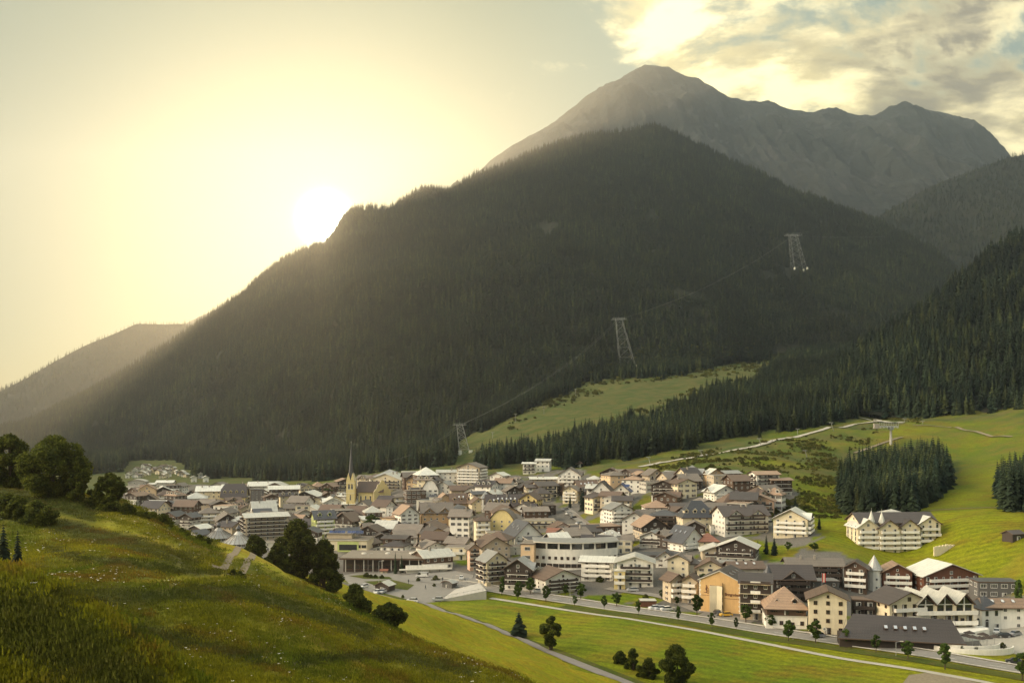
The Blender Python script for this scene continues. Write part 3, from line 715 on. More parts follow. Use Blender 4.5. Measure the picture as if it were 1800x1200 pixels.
# scrub along the crests: many small bushes, each its own
BU = []
_r = random.Random(17)
for x0, y0, x1, y1, n, d, hp in [(215, 905, 300, 925, 7, 118, 16), (300, 930, 372, 962, 7, 118, 11), (150, 888, 215, 902, 4, 118, 16), (455, 992, 500, 1004, 4, 158, 12), (410, 1010, 425, 1022, 2, 95, 14), (720, 1120, 860, 1188, 8, 105, 9), (0, 905, 90, 925, 6, 90, 34), (10, 1150, 60, 1180, 1, 60, 14), (560, 1068, 610, 1082, 3, 100, 7)]:
    for k in range(n):
        t = (k + _r.random()) / n; BU.append((x0 + (x1 - x0) * t, y0 + (y1 - y0) * t + _r.uniform(-2, 3), d, hp * _r.uniform(.7, 1.3), (x0, y0)))
BUL = {(215, 905): 'low dark bush on the hillside crest before the far village', (300, 930): 'small dark bush on the crest just left of the grass track', (150, 888): 'dark bush on the crest beside the small bushy tree', (455, 992): 'low bush on the slope left of the largest tree', (410, 1010): 'small dark bush beside the lower end of the grass track', (720, 1120): 'dry scrubby bush along the lower slope edge', (0, 905): 'dark shaded shrub on the hillside below the grove', (10, 1150): 'small shrub near the bottom left corner', (560, 1068): 'tiny scrub bush on the slope edge left of the rounded bush'}
bush_cache = [make_tree_meshes(1.0, 0.75, 200 + k, 1500, 0.06, trunk_h=0.05, shape='bush', stems=3, nb=10) for k in range(4)]
for c_, t_ in bush_cache: c_.materials.append(M['leaf']); t_.materials.append(M['bark'])
def small_bush(p, h, label, group, k=0, wide=1.0, name='shrub'):
    o = empty(name, p, k * 1.3, label=label, cat='bush', group=group); o.scale = (h * wide, h * wide, h)
    for nm, me in zip(('foliage', 'stems'), bush_cache[k % 4]):
        q = bpy.data.objects.new(nm, me); COL.objects.link(q); q.parent = o
    return o
for k, (px, py, d, hp, key) in enumerate(BU):
    p = on_hill(px, py, d); small_bush(p - Vector((0, 0, .1)), px2m(hp, p.y), BUL[key], BUL[key].replace('bush', 'bushes').replace('shrub', 'shrubs'), k, 1.1)
for px, py, hp, lab in [(6, 1012, 92, 'dark young spruce at the left edge of the hillside'), (31, 1018, 86, 'thin dark spruce on the hillside, second from the left edge')]:
    p = on_hill(px, py, 60); spruce(p, px2m(hp, p.y), 1.15, 0 if px < 20 else 1, lab, rs=_rs)
# meadow trees
def ground_tree(px, by, ty, wp, seed, nl, label, mat='leaf', shape='round', th=0.2, cat='tree', stems=1, name='broadleaf_tree', group=None, nb=14):
    p = on_ground(px, by); D = p.y
    return tree(p, px2m(by - ty, D), px2m(wp / 2, D), seed, nl, px2m(1.7, D), label, mat, cat, name, group, trunk_h=th, shape=shape, stems=stems, nb=nb)
ground_tree(968, 1142, 1083, 44, 81, 9000, 'dark oval tree on the meadow by the lane', shape='oval', th=0.2, stems=4)
ground_tree(1188, 1201, 1136, 68, 82, 14000, 'large round dark tree at the bottom of the meadow', shape='round', th=0.06, nb=20)
for i, (px, by, ty, wp, lab) in enumerate([(1090, 1165, 1145, 30, 'leftmost of the three bushes in a line on the meadow'), (1112, 1177, 1140, 34, 'middle bush of the three in a line on the meadow'), (1140, 1190, 1157, 42, 'rightmost of the three bushes, against the large round tree')]):
    ground_tree(px, by, ty, wp, 90 + i, 6000, lab, shape='bush', th=0.04, cat='bush', stems=3, name='shrub')
p = on_ground(912, 1120); spruce(p, px2m(47, p.y), 1.9, 2, 'lone spruce standing on the meadow beside the lane', rs=_rs)
# street trees: copies of four
STREET = [(882,1046,1026,14),(910,1053,1031,15),(959.5,1057,1029,19),(1010,1065,1046,12),(1062,1071,1047,13),(1122,1080,1054,12),(1192,1092,1065,12),(1251,1104,1076,15),(1294,1107,1085,11),(1386,1127,1089,22),(1434,1130,1090,29),(1487,1136,1105,21),(1540,1146,1116,21),(1596,1158,1125,28),(1661,1176,1130,29),(1797,1196,1146,34)]
stree = []
for k in range(4):
    c_, t_ = make_tree_meshes(1.0, 0.33, 300 + k, 2600, 0.035, trunk_h=0.34, shape='round', nb=12)
    c_.materials.append(M['leaf_light']); t_.materials.append(M['bark']); stree.append((c_, t_))
def cached_tree(p, h, wr, k, label, group, name='street_tree'):
    o = empty(name, p, k * 1.1, label=label, cat='tree', group=group); o.scale = (wr / 0.33, wr / 0.33, h)
    for nm, me in zip(('crown', 'trunk'), stree[k % 4]):
        q = bpy.data.objects.new(nm, me); COL.objects.link(q); q.parent = o
    return o
SLAB = ['small roadside tree nearest the car park ramp', 'small roadside tree second from the car park ramp', 'fuller roadside tree before the half timbered chalet', 'thin roadside sapling between the half timbered chalet and the lawn', 'slim roadside sapling before the small lawn', 'slim roadside tree just left of the red wooden shed', 'slim roadside tree left of the ochre hotel wall', 'roadside tree in front of the ochre hotel wall', 'thin roadside sapling in front of the yellow car', 'dense roadside tree before the tiled pyramid roof house', 'large roadside tree before the cream hotel corner', 'roadside tree at the left end of the long low dark roof', 'roadside tree before the long low dark roof, near its skylights', 'broad roadside tree at the right part of the long low roof', 'broad roadside tree before the curved terrace wall', 'roadside tree cut by the right edge of the picture']
for i, (px, by, ty, wp) in enumerate(STREET):
    p = on_ground(px, by); cached_tree(p, px2m(by - ty, p.y), px2m(wp / 2, p.y), i, SLAB[i], 'trees along the main road')
for i, (px, by, ty, wp, lab) in enumerate([(1225,1081,1045,26,'round dark tree at the left corner of the ochre hotel'),(1311,1094,1062,28,'round dark tree at the right corner of the ochre hotel wall'),(1355,1104,1080,22,'dark rounded tree left of the tiled pyramid roof house'),(1084,1065,1041,21,'dark tree on the small lawn across the road'),(1021,1053,1025,23,'broad dark tree right of the half timbered chalet'),(994,1046,1027,15,'small tree at the foot of the half timbered chalet'),(932,1044,1016,22,'dark tree between the timber clad hotel and the half timbered chalet'),(912,1044,1020,20,'dark tree before the timber clad hotel, left of another'),(886,1034,1012,15,'dark tree at the corner of the timber clad hotel'),(652,940,904,36,'large dark tree among houses right of the lime green house'),(733,953,932,16,'dark tree between brown barns and white houses'),(580,872,852,28,'dark tree among far roofs left of the church'),(1190,1063,1048,12,'small dark tree at the left of the beige balcony house'),(1163,1052,1036,12,'small dark tree beside the driveway of the yellow balcony hotel'),(1236,1020,1008,16,'small tree in a courtyard among roofs'),(1432,968,953,18,'small tree at the foot of the bright meadow'),(1385,968,952,15,'small tree on the meadow edge above the brown hotels'),(1250,880,868,20,'dark tree below the white hillside chalets'),(1790,1072,1020,20,'pale rounded tree beside the dark flat roof at the right edge'),(722,905,892,14,'small tree beside the church forecourt')]):
    p = on_ground(px, by); cached_tree(p, px2m(by - ty, p.y), px2m(wp / 2, p.y), i + 2, lab, None, 'broadleaf_tree')
for i, (px, by, ty, w_, lab) in enumerate([(1025,897,856,1.45,'big dark spruce among the houses at the centre'),(1002,892,866,.9,'narrow dark spruce left of the big one among the houses'),(1172,879,859,1.4,'dark spruce at the corner of the brown chalet'),(1156,882,864,1.1,'dark spruce left of another by the brown chalet'),(1347,973,938,1.1,'dark spruce on the bank above the brown hotels'),(1361,975,942,1.1,'dark spruce right of another on the bank above the brown hotels'),(1332,968,948,1.1,'short dark spruce on the bank behind the white roof'),(695,1008,968,.7,'narrow dark spruce before the long flat roofed hall'),(706,1006,975,.8,'shorter spruce right of the narrow one before the flat roofed hall'),(1388,925,893,1.5,'dark spruce behind the pink chalet'),(1402,915,888,1.5,'dark spruce right of another behind the pink chalet'),(1398,900,872,1.4,'dark spruce higher up behind the pink chalet'),(612,902,880,1.0,'dark spruce left of the church tower'),(240,905,878,1.6,'dark spruce at the edge of the far houses by the crest'),(255,908,884,1.6,'dark spruce in front of another by the far houses'),(228,902,882,1.5,'dark spruce leftmost by the far houses'),(1440,930,905,1.3,'dark spruce right of the large white chalet')]):
    p = on_ground(px, by); spruce(p, px2m(by - ty, p.y), w_, i % 3, lab, rs=_rs)
# scrub covered banks below the hillside road
sc_c = ground_candidates(60, 420, 480, 1100, 2.6, 51); spx, spy = proj(sc_c)
nz = fbm(sc_c[:, 0] / 30, sc_c[:, 1] / 22, 3)
SCR = [(1090, 835), (1200, 800), (1330, 778), (1440, 765), (1540, 752), (1550, 770), (1480, 800), (1470, 880), (1440, 900), (1400, 880), (1400, 840), (1320, 822), (1290, 845), (1200, 822)]
nz = nz + 0.35 * (np.random.RandomState(12).rand(len(nz)) - .5)
msk = in_poly(spx, spy, SCR) & (nz > 0.08) | in_poly(spx, spy, [(1500, 712), (1620, 730), (1620, 745), (1500, 730)]) & (nz > -0.1) | in_poly(spx, spy, [(1300, 880), (1480, 880), (1480, 935), (1400, 935)]) & (nz > 0.0)
sp = sc_c[msk]; _r2 = np.random.RandomState(3)
sv, sf = blob_leaves(np.random.RandomState(8), [(0, 0, .45), (.4, .1, .35), (-.3, -.3, .35)], [.5, .35, .35], 260, 0.11)
sbm = mesh_np('scrub_shape', sv, sf); sbm.materials.append(M['scrub']); sbo = bpy.data.objects.new('scrub_shape', sbm)
_ls = grid_pick(FP, 60000, rs=np.random.RandomState(71)); _lx, _ly = proj(_ls); _ls = _ls[in_poly(_lx, _ly, [(1030, 670), (1050, 625), (1140, 600), (1330, 600), (1340, 632), (1200, 662)])][:700]
_es = ground_candidates(0, 480, 1050, 1650, 9, 72); _ex, _ey = proj(_es); _en = fbm(_es[:, 0] / 40, _es[:, 1] / 40, 3)
_es = _es[in_poly(_ex, _ey, [(840, 770), (850, 745), (970, 690), (1100, 650), (1300, 620), (1420, 640), (1330, 655), (1110, 675), (960, 725), (900, 765)]) & (_en > -.02) | in_poly(_ex, _ey, [(900, 800), (1010, 760), (1200, 690), (1340, 655), (1340, 690), (1000, 790)]) & (_en > .12)]
sp = np.concatenate([sp, _ls, _es])
_big = np.concatenate([np.ones(len(sp) - len(_ls) - len(_es)), np.full(len(_ls) + len(_es), 2.3)])
scatter('scrub', sp, _big * (0.7 + 1.9 * _r2.rand(len(sp)) ** 2), [sbo], None, 'low scrub on the bank below the hillside road', 52)

# grass and flowers of the near hillside
def tuft(seed, n, h, mat, spread=0.5, w=0.018):
    rs = np.random.RandomState(seed); V = []; Fc = []
    for k in range(n):
        a = rs.rand() * 6.28; r = spread * math.sqrt(rs.rand()); x, y = math.cos(a) * r, math.sin(a) * r
        hh = h * (0.5 + rs.rand()); b = rs.rand() * 6.28; dx, dy = math.cos(b) * w, math.sin(b) * w; lx, ly = (rs.rand(2) - .5) * hh * .9
        i = len(V); V += [(x - dx, y - dy, -.03), (x + dx, y + dy, -.03), (x + lx * .4 + dx * .7, y + ly * .4 + dy * .7, hh * .6), (x + lx, y + ly, hh)]
        Fc.append((i, i + 1, i + 2, i + 3))
    me = mesh_np('grass_tuft', np.array(V), np.array(Fc)); me.materials.append(M[mat]); return bpy.data.objects.new('grass_tuft', me)
def blade_mat(name, ca, cb, cc, transl=0.5):
    m, t, b = new_mat(name)
    g = t.new('ShaderNodeNewGeometry'); P = g.outputs['Position']; oi = t.new('ShaderNodeObjectInfo')
    c = t.mix(t.smooth(t.noise(P, 0.035, 5, 0.6, 0.4), 0.4, 0.6), ca, cb)
    c = t.mix(t.smooth(t.noise(P, 0.16, 4, 0.6, 0.6), 0.50, 0.66), c, cc)
    k = t.math('ADD', t.math('MULTIPLY', oi.outputs['Random'], 0.7), 0.65)
    hs = t.new('ShaderNodeVectorMath', operation='SCALE'); t.link(c, hs.inputs[0]); t.link(k, hs.inputs['Scale'])
    t.link(hs.outputs[0], b.inputs['Base Color']); b.inputs['Roughness'].default_value = 0.7; b.inputs['Specular IOR Level'].default_value = 0.2
    tr = t.new('ShaderNodeBsdfTranslucent'); t.link(hs.outputs[0], tr.inputs[0])
    ms = t.new('ShaderNodeMixShader'); ms.inputs[0].default_value = transl
    out = t.n['Material Output']; t.link(b.outputs[0], ms.inputs[1]); t.link(tr.outputs[0], ms.inputs[2]); t.link(ms.outputs[0], out.inputs[0])
    return m
M['blade'] = blade_mat('grass_blades', (0.075, 0.105, 0.007), (0.17, 0.165, 0.008), (0.15, 0.105, 0.012))
M['petal'] = plain('flower_petals', (0.72, 0.70, 0.58), 0.8)
tufts = [tuft(1, 34, 0.07, 'blade', 0.7, 0.022), tuft(2, 26, 0.10, 'blade', 0.6, 0.022), tuft(3, 40, 0.05, 'blade', 0.8, 0.022)]
rs_ = np.random.RandomState(77)
NG = 170000
gp = rs_.rand(NG) * 1750 - 300; gd = np.exp(rs_.rand(NG) * (math.log(330) - math.log(26)) + math.log(26))
gz = hill_arr(gp, gd); gx = xof(gp, gd)
gpy = HY - (gz - CZ) / gd * F
k = (gpy < 1235) & (gp < 1350) & (gz > 0.2)
track_x = lambda d: (np.interp(d, [90, 104, 112, 120, 128, 140], [-31.5, -30.0, -31.2, -32.6, -34.6, -38]))
tx = gx - track_x(gd)
k &= ~(((np.abs(tx - 0.95) < 0.42) | (np.abs(tx + 0.95) < 0.42)) & (gd > 100) & (gd < 140))
P_ = np.stack([gx, gd, gz], -1)[k]
s_ = (0.55 + 0.9 * rs_.rand(len(P_))) * np.clip(P_[:, 1] / 105, 0.20, 1.4)
P_ = P_[mown_sunlit(900 + P_[:, 0] / P_[:, 1] * F, P_[:, 1]) < 0.5]; s_ = s_[:len(P_)]
_hh = dark_band(900 + P_[:, 0] / P_[:, 1] * F, P_[:, 1]) > 0.35 + 0.3 * rs_.rand(len(P_))
scatter('grass', P_[~_hh], s_[~_hh], tufts, None, 'short meadow grass on the near hillside', 61)
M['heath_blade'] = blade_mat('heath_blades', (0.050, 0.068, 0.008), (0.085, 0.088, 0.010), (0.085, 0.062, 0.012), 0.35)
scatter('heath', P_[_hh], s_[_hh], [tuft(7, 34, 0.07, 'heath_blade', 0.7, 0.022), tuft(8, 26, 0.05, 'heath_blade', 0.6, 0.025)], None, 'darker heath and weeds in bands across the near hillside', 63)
def flower_shape():
    V = []; Fc = []
    for a in range(4):
        th = a * 1.57; i = len(V); c, s = math.cos(th), math.sin(th)
        V += [(0, 0, 0), (c * .055 - s * .035, s * .055 + c * .035, .02), (c * .10, s * .10, 0.035), (c * .055 + s * .035, s * .055 - c * .035, .02)]; Fc.append((i, i + 1, i + 2, i + 3))
    me = mesh_np('flower_head', np.array(V), np.array(Fc)); me.materials.append(M['petal']); return bpy.data.objects.new('flower_head', me)
fc = fbm(P_[:, 0] / 7, P_[:, 1] / 10, 3) + rs_.rand(len(P_)) * 0.6
fk = np.nonzero((fc > 0.36) & (P_[:, 1] < 200))[0]; fk = fk[(~_hh)[fk]]; fk = rs_.choice(fk, min(1600, len(fk)), replace=False)
fp = P_[fk] + np.array([0, 0, 1.0]) * (0.12 + 0.12 * rs_.rand(len(fk)))[:, None] * np.clip(P_[fk][:, 1] / 90, .6, 2)[:, None]
scatter('wildflowers', fp, (0.5 + 0.8 * rs_.rand(len(fp))), [flower_shape()], None, 'small white flower heads scattered through the hillside grass', 62)
# two wheel ruts of the grass track
M['dirt'] = plain('track_dirt', (0.20, 0.165, 0.11), 0.95, var=0.3, vs=2.0, bump=0.4)
def ribbon(name, pts, width, zf, mat, lift=0.004, sub=3, kind='structure', parent=None):
    """a flat strip draped along a line of (x, y) points"""
    P = np.array(pts, float); L = np.r_[0, np.cumsum(np.linalg.norm(np.diff(P, axis=0), axis=1))]
    n = max(2, int(L[-1] / sub)); s = np.linspace(0, L[-1], n)
    x = np.interp(s, L, P[:, 0]); y = np.interp(s, L, P[:, 1])
    ker = np.ones(5) / 5
    if n > 12:
        xs = np.convolve(np.pad(x, 2, 'edge'), ker, 'valid'); ys = np.convolve(np.pad(y, 2, 'edge'), ker, 'valid'); x, y = xs, ys
    dx = np.gradient(x); dy = np.gradient(y); l = np.hypot(dx, dy) + 1e-9; nx, ny = dy / l, -dx / l
    w_ = np.asarray(width) if np.ndim(width) else width
    rows = []
    m = 5 if np.max(w_) > 1.5 else 2
    cz = zf(x, y)
    for q in np.linspace(-.5, .5, m):
        X = x + nx * w_ * q; Y = y + ny * w_ * q
        rows.append(np.stack([X, Y, np.maximum(zf(X, Y), cz - 0.05 if m > 2 else -99) + lift], -1))
    A = np.stack(rows, 1); i = np.arange(n - 1)[:, None] * m + np.arange(m - 1)[None]
    f = np.stack([i, i + m, i + m + 1, i + 1], -1).reshape(-1, 4)
    o = link_mesh(name, mesh_np(name, A.reshape(-1, 3), f, True), mat, parent)
    if kind: tag(o, kind=kind)
    return o
hzf = lambda x, y: hill_arr(900 + x * F / y, y)
gzf = lambda x, y: ground_arr(900 + x * F / y, y)
for off in (-0.95, 0.95):
    ds = np.linspace(101, 133, 30); ribbon('path', [(float(track_x(d)) + off + 0.15 * math.sin(d / 4), d) for d in ds], 0.75, hzf, M['dirt'], 0.05, 1.0)
# ------------------------------------------------------------------ building kit
class MB:
    """collects faces with material numbers, builds ONE mesh"""
    def __init__(s): s.v = []; s.f = []; s.m = []
    def poly(s, pts, m=0):
        i = len(s.v); s.v += [tuple(p) for p in pts]; s.f.append(tuple(range(i, i + len(pts)))); s.m.append(m)
    def box(s, x0, x1, y0, y1, z0, z1, m=0, mt=None):
        a, b, c, d = (x0, y0), (x1, y0), (x1, y1), (x0, y1)
        q = lambda p, z: (p[0], p[1], z)
        for p, r in ((a, b), (b, c), (c, d), (d, a)): s.poly([q(p, z0), q(r, z0), q(r, z1), q(p, z1)], m)
        s.poly([q(a, z1), q(b, z1), q(c, z1), q(d, z1)], m if mt is None else mt); s.poly([q(d, z0), q(c, z0), q(b, z0), q(a, z0)], m)
        return s
    def prism(s, pts, z0, z1, m=0, mt=None):
        """vertical prism over a counter-clockwise outline; z1 may be a list per corner"""
        n = len(pts); zt = z1 if isinstance(z1, (list, tuple)) else [z1] * n
        for i in range(n):
            a, b = pts[i], pts[(i + 1) % n]; s.poly([(a[0], a[1], z0), (b[0], b[1], z0), (b[0], b[1], zt[(i + 1) % n]), (a[0], a[1], zt[i])], m)
        s.poly([(p[0], p[1], zt[i]) for i, p in enumerate(pts)], m if mt is None else mt)
        return s
    def cone(s, x, y, z0, z1, r0, r1, n=12, m=0, ph=0.0):
        p0 = [(x + r0 * math.cos(ph + 2 * math.pi * k / n), y + r0 * math.sin(ph + 2 * math.pi * k / n), z0) for k in range(n)]
        p1 = [(x + r1 * math.cos(ph + 2 * math.pi * k / n), y + r1 * math.sin(ph + 2 * math.pi * k / n), z1) for k in range(n)]
        for k in range(n):
            j = (k + 1) % n
            if r1 > 1e-4: s.poly([p0[k], p0[j], p1[j], p1[k]], m)
            else: s.poly([p0[k], p0[j], (x, y, z1)], m)
        if r1 > 1e-4: s.poly(p1, m)
        s.poly(p0[::-1], m)
        return s
    def bar(s, a, b, r, m=0, n=4):
        a = Vector(a); b = Vector(b); d = (b - a)
        if d.length < 1e-6: return s
        d.normalize(); u = d.orthogonal().normalized(); w_ = d.cross(u)
        A = [a + (u * math.cos(2 * math.pi * k / n) + w_ * math.sin(2 * math.pi * k / n)) * r for k in range(n)]
        B = [p + (b - a) for p in A]
        for k in range(n): j = (k + 1) % n; s.poly([A[k], A[j], B[j], B[k]], m)
        s.poly(A[::-1], m); s.poly(B, m); return s
    def solid(s, verts, faces, th, m=0, me=1):
        """roof shell: top faces, same faces lower by th, edge band all round"""
        from collections import Counter
        ed = Counter()
        for f in faces:
            s.poly([verts[i] for i in f], m); s.poly([(verts[i][0], verts[i][1], verts[i][2] - th) for i in reversed(f)], me)
            for k in range(len(f)): ed[(f[k], f[(k + 1) % len(f)])] += 1
        for (a, b) in ed:
            if (b, a) not in ed:
                A, B = verts[a], verts[b]
                s.poly([(A[0], A[1], A[2] - th), (B[0], B[1], B[2] - th), B, A], me)
        return s
    def build(s, name, mats, parent=None, smooth=False, loc=None, rz=None):
        me = s.mesh(name, mats); o = bpy.data.objects.new(name, me); COL.objects.link(o)
        if parent is not None: o.parent = parent
        if loc is not None: o.location = loc
        if rz is not None: o.rotation_euler = (0, 0, rz)
        return o
    def mesh(s, name, mats):
        me = bpy.data.meshes.new(name); me.from_pydata(s.v, [], s.f); me.polygons.foreach_set('material_index', s.m)
        for m in (mats if isinstance(mats, (list, tuple)) else [mats]): me.materials.append(m)
        me.update(); return me

def wall_mat(name, c, rough=0.9):
    m, t, b = new_mat(name)
    g = t.new('ShaderNodeNewGeometry'); P = g.outputs['Position']; oi = t.new('ShaderNodeObjectInfo')
    n = t.noise(P, 0.5, 5, 0.65); n2 = t.noise(t.vmap(P, (1, 1, 0.12)), 1.3, 4, 0.7)
    k = t.mix(0.5, t.ramp(n, [(0.3, 0.84), (0.7, 1.08)]), t.ramp(n2, [(0.3, 0.80), (0.62, 1.06)]))
    k = t.mix(1.0, k, t.ramp(oi.outputs['Random'], [(0, (0.86, 0.85, 0.82)), (1, (1.04, 1.03, 1.02))]), 'MULTIPLY')
    t.link(t.mix(1.0, c, k, 'MULTIPLY'), b.inputs['Base Color']); b.inputs['Roughness'].default_value = rough
    b.inputs['Specular IOR Level'].default_value = 0.2
    return m
def wood_mat(name, c):
    m, t, b = new_mat(name)
    g = t.new('ShaderNodeNewGeometry'); P = g.outputs['Position']
    wv = t.new('ShaderNodeTexWave'); wv.bands_direction = 'X'; wv.inputs['Scale'].default_value = 1.6; wv.inputs['Distortion'].default_value = 0.4; t.link(P, wv.inputs[0])
    n = t.noise(t.vmap(P, (3, 3, 0.4)), 1.0, 4, 0.7)
    k = t.mix(0.5, t.ramp(wv.outputs[0], [(0.0, 0.55), (0.25, 1.05)]), t.ramp(n, [(0.3, 0.6), (0.7, 1.35)]))
    t.link(t.mix(1.0, c, k, 'MULTIPLY'), b.inputs['Base Color']); b.inputs['Roughness'].default_value = 0.7
    return m
def roof_mat(name, c, rough=0.5, metal=0.0, sx=1.5, sz=0.0, spec=0.5, grime=0.25):
    """seams or tile courses follow the roof's own axes"""
    m, t, b = new_mat(name)
    tc_ = t.new('ShaderNodeTexCoord'); P = tc_.outputs['Object']; g = t.new('ShaderNodeNewGeometry'); oi = t.new('ShaderNodeObjectInfo')
    sp_ = t.new('ShaderNodeSeparateXYZ'); t.link(P, sp_.inputs[0])
    s1_ = t.math('PINGPONG', t.math('ADD', sp_.outputs[1], t.math('MULTIPLY', sp_.outputs[0], 0.02)), sx)
    s1 = t.smooth(t.math('DIVIDE', s1_, sx), 0.0, 0.13, 0.72, 1.0)
    s2 = t.smooth(t.math('PINGPONG', sp_.outputs[2], 0.35), 0.0, 0.10, 0.70, 1.0) if sz else 1.0
    n = t.noise(g.outputs['Position'], 0.35, 6, 0.7); n2 = t.noise(t.vmap(g.outputs['Position'], (1, 1, 1)), 2.5, 4, 0.7)
    k = t.mix(0.6, t.ramp(n, [(0.3, 1 - grime * 1.6), (0.68, 1 + grime * .6)]), t.ramp(n2, [(0.3, 1 - grime), (0.7, 1 + grime)]))
    k = t.mix(1.0, k, t.ramp(oi.outputs['Random'], [(0, 0.72), (1, 1.2)]), 'MULTIPLY')
    k = t.mix(1.0, k, t.math('MULTIPLY', s1, s2), 'MULTIPLY')
    t.link(t.mix(1.0, c, k, 'MULTIPLY'), b.inputs['Base Color'])
    b.inputs['Metallic'].default_value = metal; b.inputs['Specular IOR Level'].default_value = spec
    t.link(t.ramp(n2, [(0.2, max(0.1, rough - .12)), (0.8, rough + .15)]), b.inputs['Roughness'])
    bp = t.new('ShaderNodeBump'); bp.inputs['Strength'].default_value = 0.5; bp.inputs['Distance'].default_value = 0.08
    t.link(t.math('ADD', t.math('MULTIPLY', s1, s2), n2), bp.inputs['Height']); t.link(bp.outputs[0], b.inputs['Normal'])
    return m
WALL = {k: wall_mat('plaster_' + n, c) for k, (n, c) in dict(
    w=('white', (0.80, 0.77, 0.70)), c=('cream', (0.72, 0.63, 0.45)), y=('yellow', (0.66, 0.54, 0.26)), o=('ochre', (0.66, 0.43, 0.20)), p=('pink', (0.62, 0.42, 0.31)), P=('peach', (0.66, 0.48, 0.30)),
    l=('lime', (0.50, 0.56, 0.22)), g=('grey', (0.40, 0.38, 0.34)), G=('dark_grey', (0.13, 0.125, 0.12)), b=('beige', (0.50, 0.42, 0.31)), r=('dark_red', (0.15, 0.045, 0.035)), t=('tan', (0.45, 0.31, 0.18)), q=('weathered_white', (0.56, 0.54, 0.48))).items()}
WALL['B'] = wood_mat('brown_timber_wall', (0.085, 0.048, 0.028)); WALL['D'] = wood_mat('dark_timber_wall', (0.042, 0.028, 0.020)); WALL['R'] = wood_mat('reddish_timber_wall', (0.14, 0.055, 0.028))
ROOF = dict(p=roof_mat('pale_sheet_roof', (0.62, 0.60, 0.52), 0.42, 0.25, 1.0), n=roof_mat('brown_tile_roof', (0.125, 0.080, 0.052), 0.5, 0, 0.6, 1), s=roof_mat('slate_roof', (0.050, 0.050, 0.054), 0.45, 0, 0.6, 1, 0.6),
    g=roof_mat('grey_tile_roof', (0.175, 0.145, 0.115), 0.55, 0, 0.6, 1), t=roof_mat('tan_tile_roof', (0.30, 0.20, 0.13), 0.6, 0, 0.6, 1), r=roof_mat('red_tile_roof', (0.24, 0.10, 0.06), 0.6, 0, 0.6, 1),
    d=roof_mat('dark_brown_roof', (0.055, 0.040, 0.033), 0.45, 0, 0.6, 1, 0.6), b=roof_mat('blue_sheet_roof', (0.05, 0.07, 0.15), 0.4, 0.2, 0.8), m=roof_mat('grey_sheet_roof', (0.36, 0.35, 0.32), 0.40, 0.35, 0.9), G=roof_mat('gravel_flat_roof', (0.22, 0.19, 0.15), 0.9, 0, 9.0, 0, 0.2))
M['glass'] = plain('window_glass', (0.022, 0.024, 0.026), 0.12, spec=0.9)
M['white_frame'] = plain('white_window_frame', (0.62, 0.60, 0.55), 0.6); M['wood_frame'] = plain('brown_window_frame', (0.12, 0.065, 0.035), 0.6)
M['dark_wood'] = WALL['D']; M['brown_wood'] = WALL['B']; M['fascia'] = plain('fascia_board', (0.10, 0.065, 0.045), 0.7); M['pale_fascia'] = plain('pale_fascia', (0.5, 0.47, 0.40), 0.6)
M['concrete'] = plain('concrete', (0.38, 0.36, 0.32), 0.9, var=0.15); M['curtain'] = plain('white_curtain', (0.5, 0.48, 0.43), 0.8)
M['chimney'] = plain('chimney_render', (0.30, 0.27, 0.23), 0.9, var=0.2); M['steel'] = plain('galvanised_steel', (0.42, 0.42, 0.41), 0.45, metal=0.6)
M['skylight'] = plain('skylight_glass', (0.55, 0.55, 0.55), 0.15, metal=0.8); M['stone'] = plain('rubble_stone', (0.26, 0.235, 0.20), 0.9, var=0.35, vs=1.5, bump=0.6)
_wc = {}
def win_mesh(kind, frame):
    """windows as one shared mesh; faces -y, origin at the middle of the sill line"""
    k = (kind, frame)
    if k in _wc: return _wc[k]
    w_, h_ = dict(w=(1.15, 1.25), s=(0.8, 0.9), d=(1.7, 2.05), b=(2.3, 1.5), x=(1.15, 1.25), a=(1.3, 1.9), l=(2.6, 2.0), t=(1.0, 4.6))[kind]
    m = MB(); fr = 0.11; dp = 0.10
    m.box(-w_ / 2, w_ / 2, -0.03, 0.02, 0, h_, 1)
    for x0, x1, z0, z1 in ((-w_ / 2, w_ / 2, h_ - fr, h_), (-w_ / 2, w_ / 2, -0.06, fr), (-w_ / 2, -w_ / 2 + fr, fr, h_ - fr), (w_ / 2 - fr, w_ / 2, fr, h_ - fr)): m.box(x0, x1, -dp, 0, z0, z1, 0)
    if kind in 'wdbxl':
        m.box(-0.035, 0.035, -0.075, 0, fr, h_ - fr, 0)
        if kind in 'bl':
            for q in (-w_ / 4, w_ / 4): m.box(q - .03, q + .03, -0.07, 0, fr, h_ - fr, 0)
    if kind == 'd': m.box(fr - w_ / 2, -0.25, -0.045, 0, fr, h_ - fr, 2)
    if kind == 'x':
        for sgn in (-1, 1): m.box(sgn * (w_ / 2 + .29) - .27, sgn * (w_ / 2 + .29) + .27, -0.09, 0.0, 0, h_, 3)
    if kind in 'a':
        for i in range(6):
            a0, a1 = math.pi * i / 6, math.pi * (i + 1) / 6; r = w_ / 2
            m.poly([(0, -.04, h_), (r * math.cos(a1) * 1, -.04, h_ + r * math.sin(a1)), (r * math.cos(a0), -.04, h_ + r * math.sin(a0))][::-1], 1)
    me = m.mesh('window', [M[frame], M['glass'], M['curtain'], M['brown_wood']]); _wc[k] = me; return me
def inst(name, me, parent, loc, rz=0.0, sc_=None):
    o = bpy.data.objects.new(name, me); COL.objects.link(o); o.parent = parent; o.location = loc
    if rz: o.rotation_euler = (0, 0, rz)
    if sc_: o.scale = sc_
    return o
_ch = None
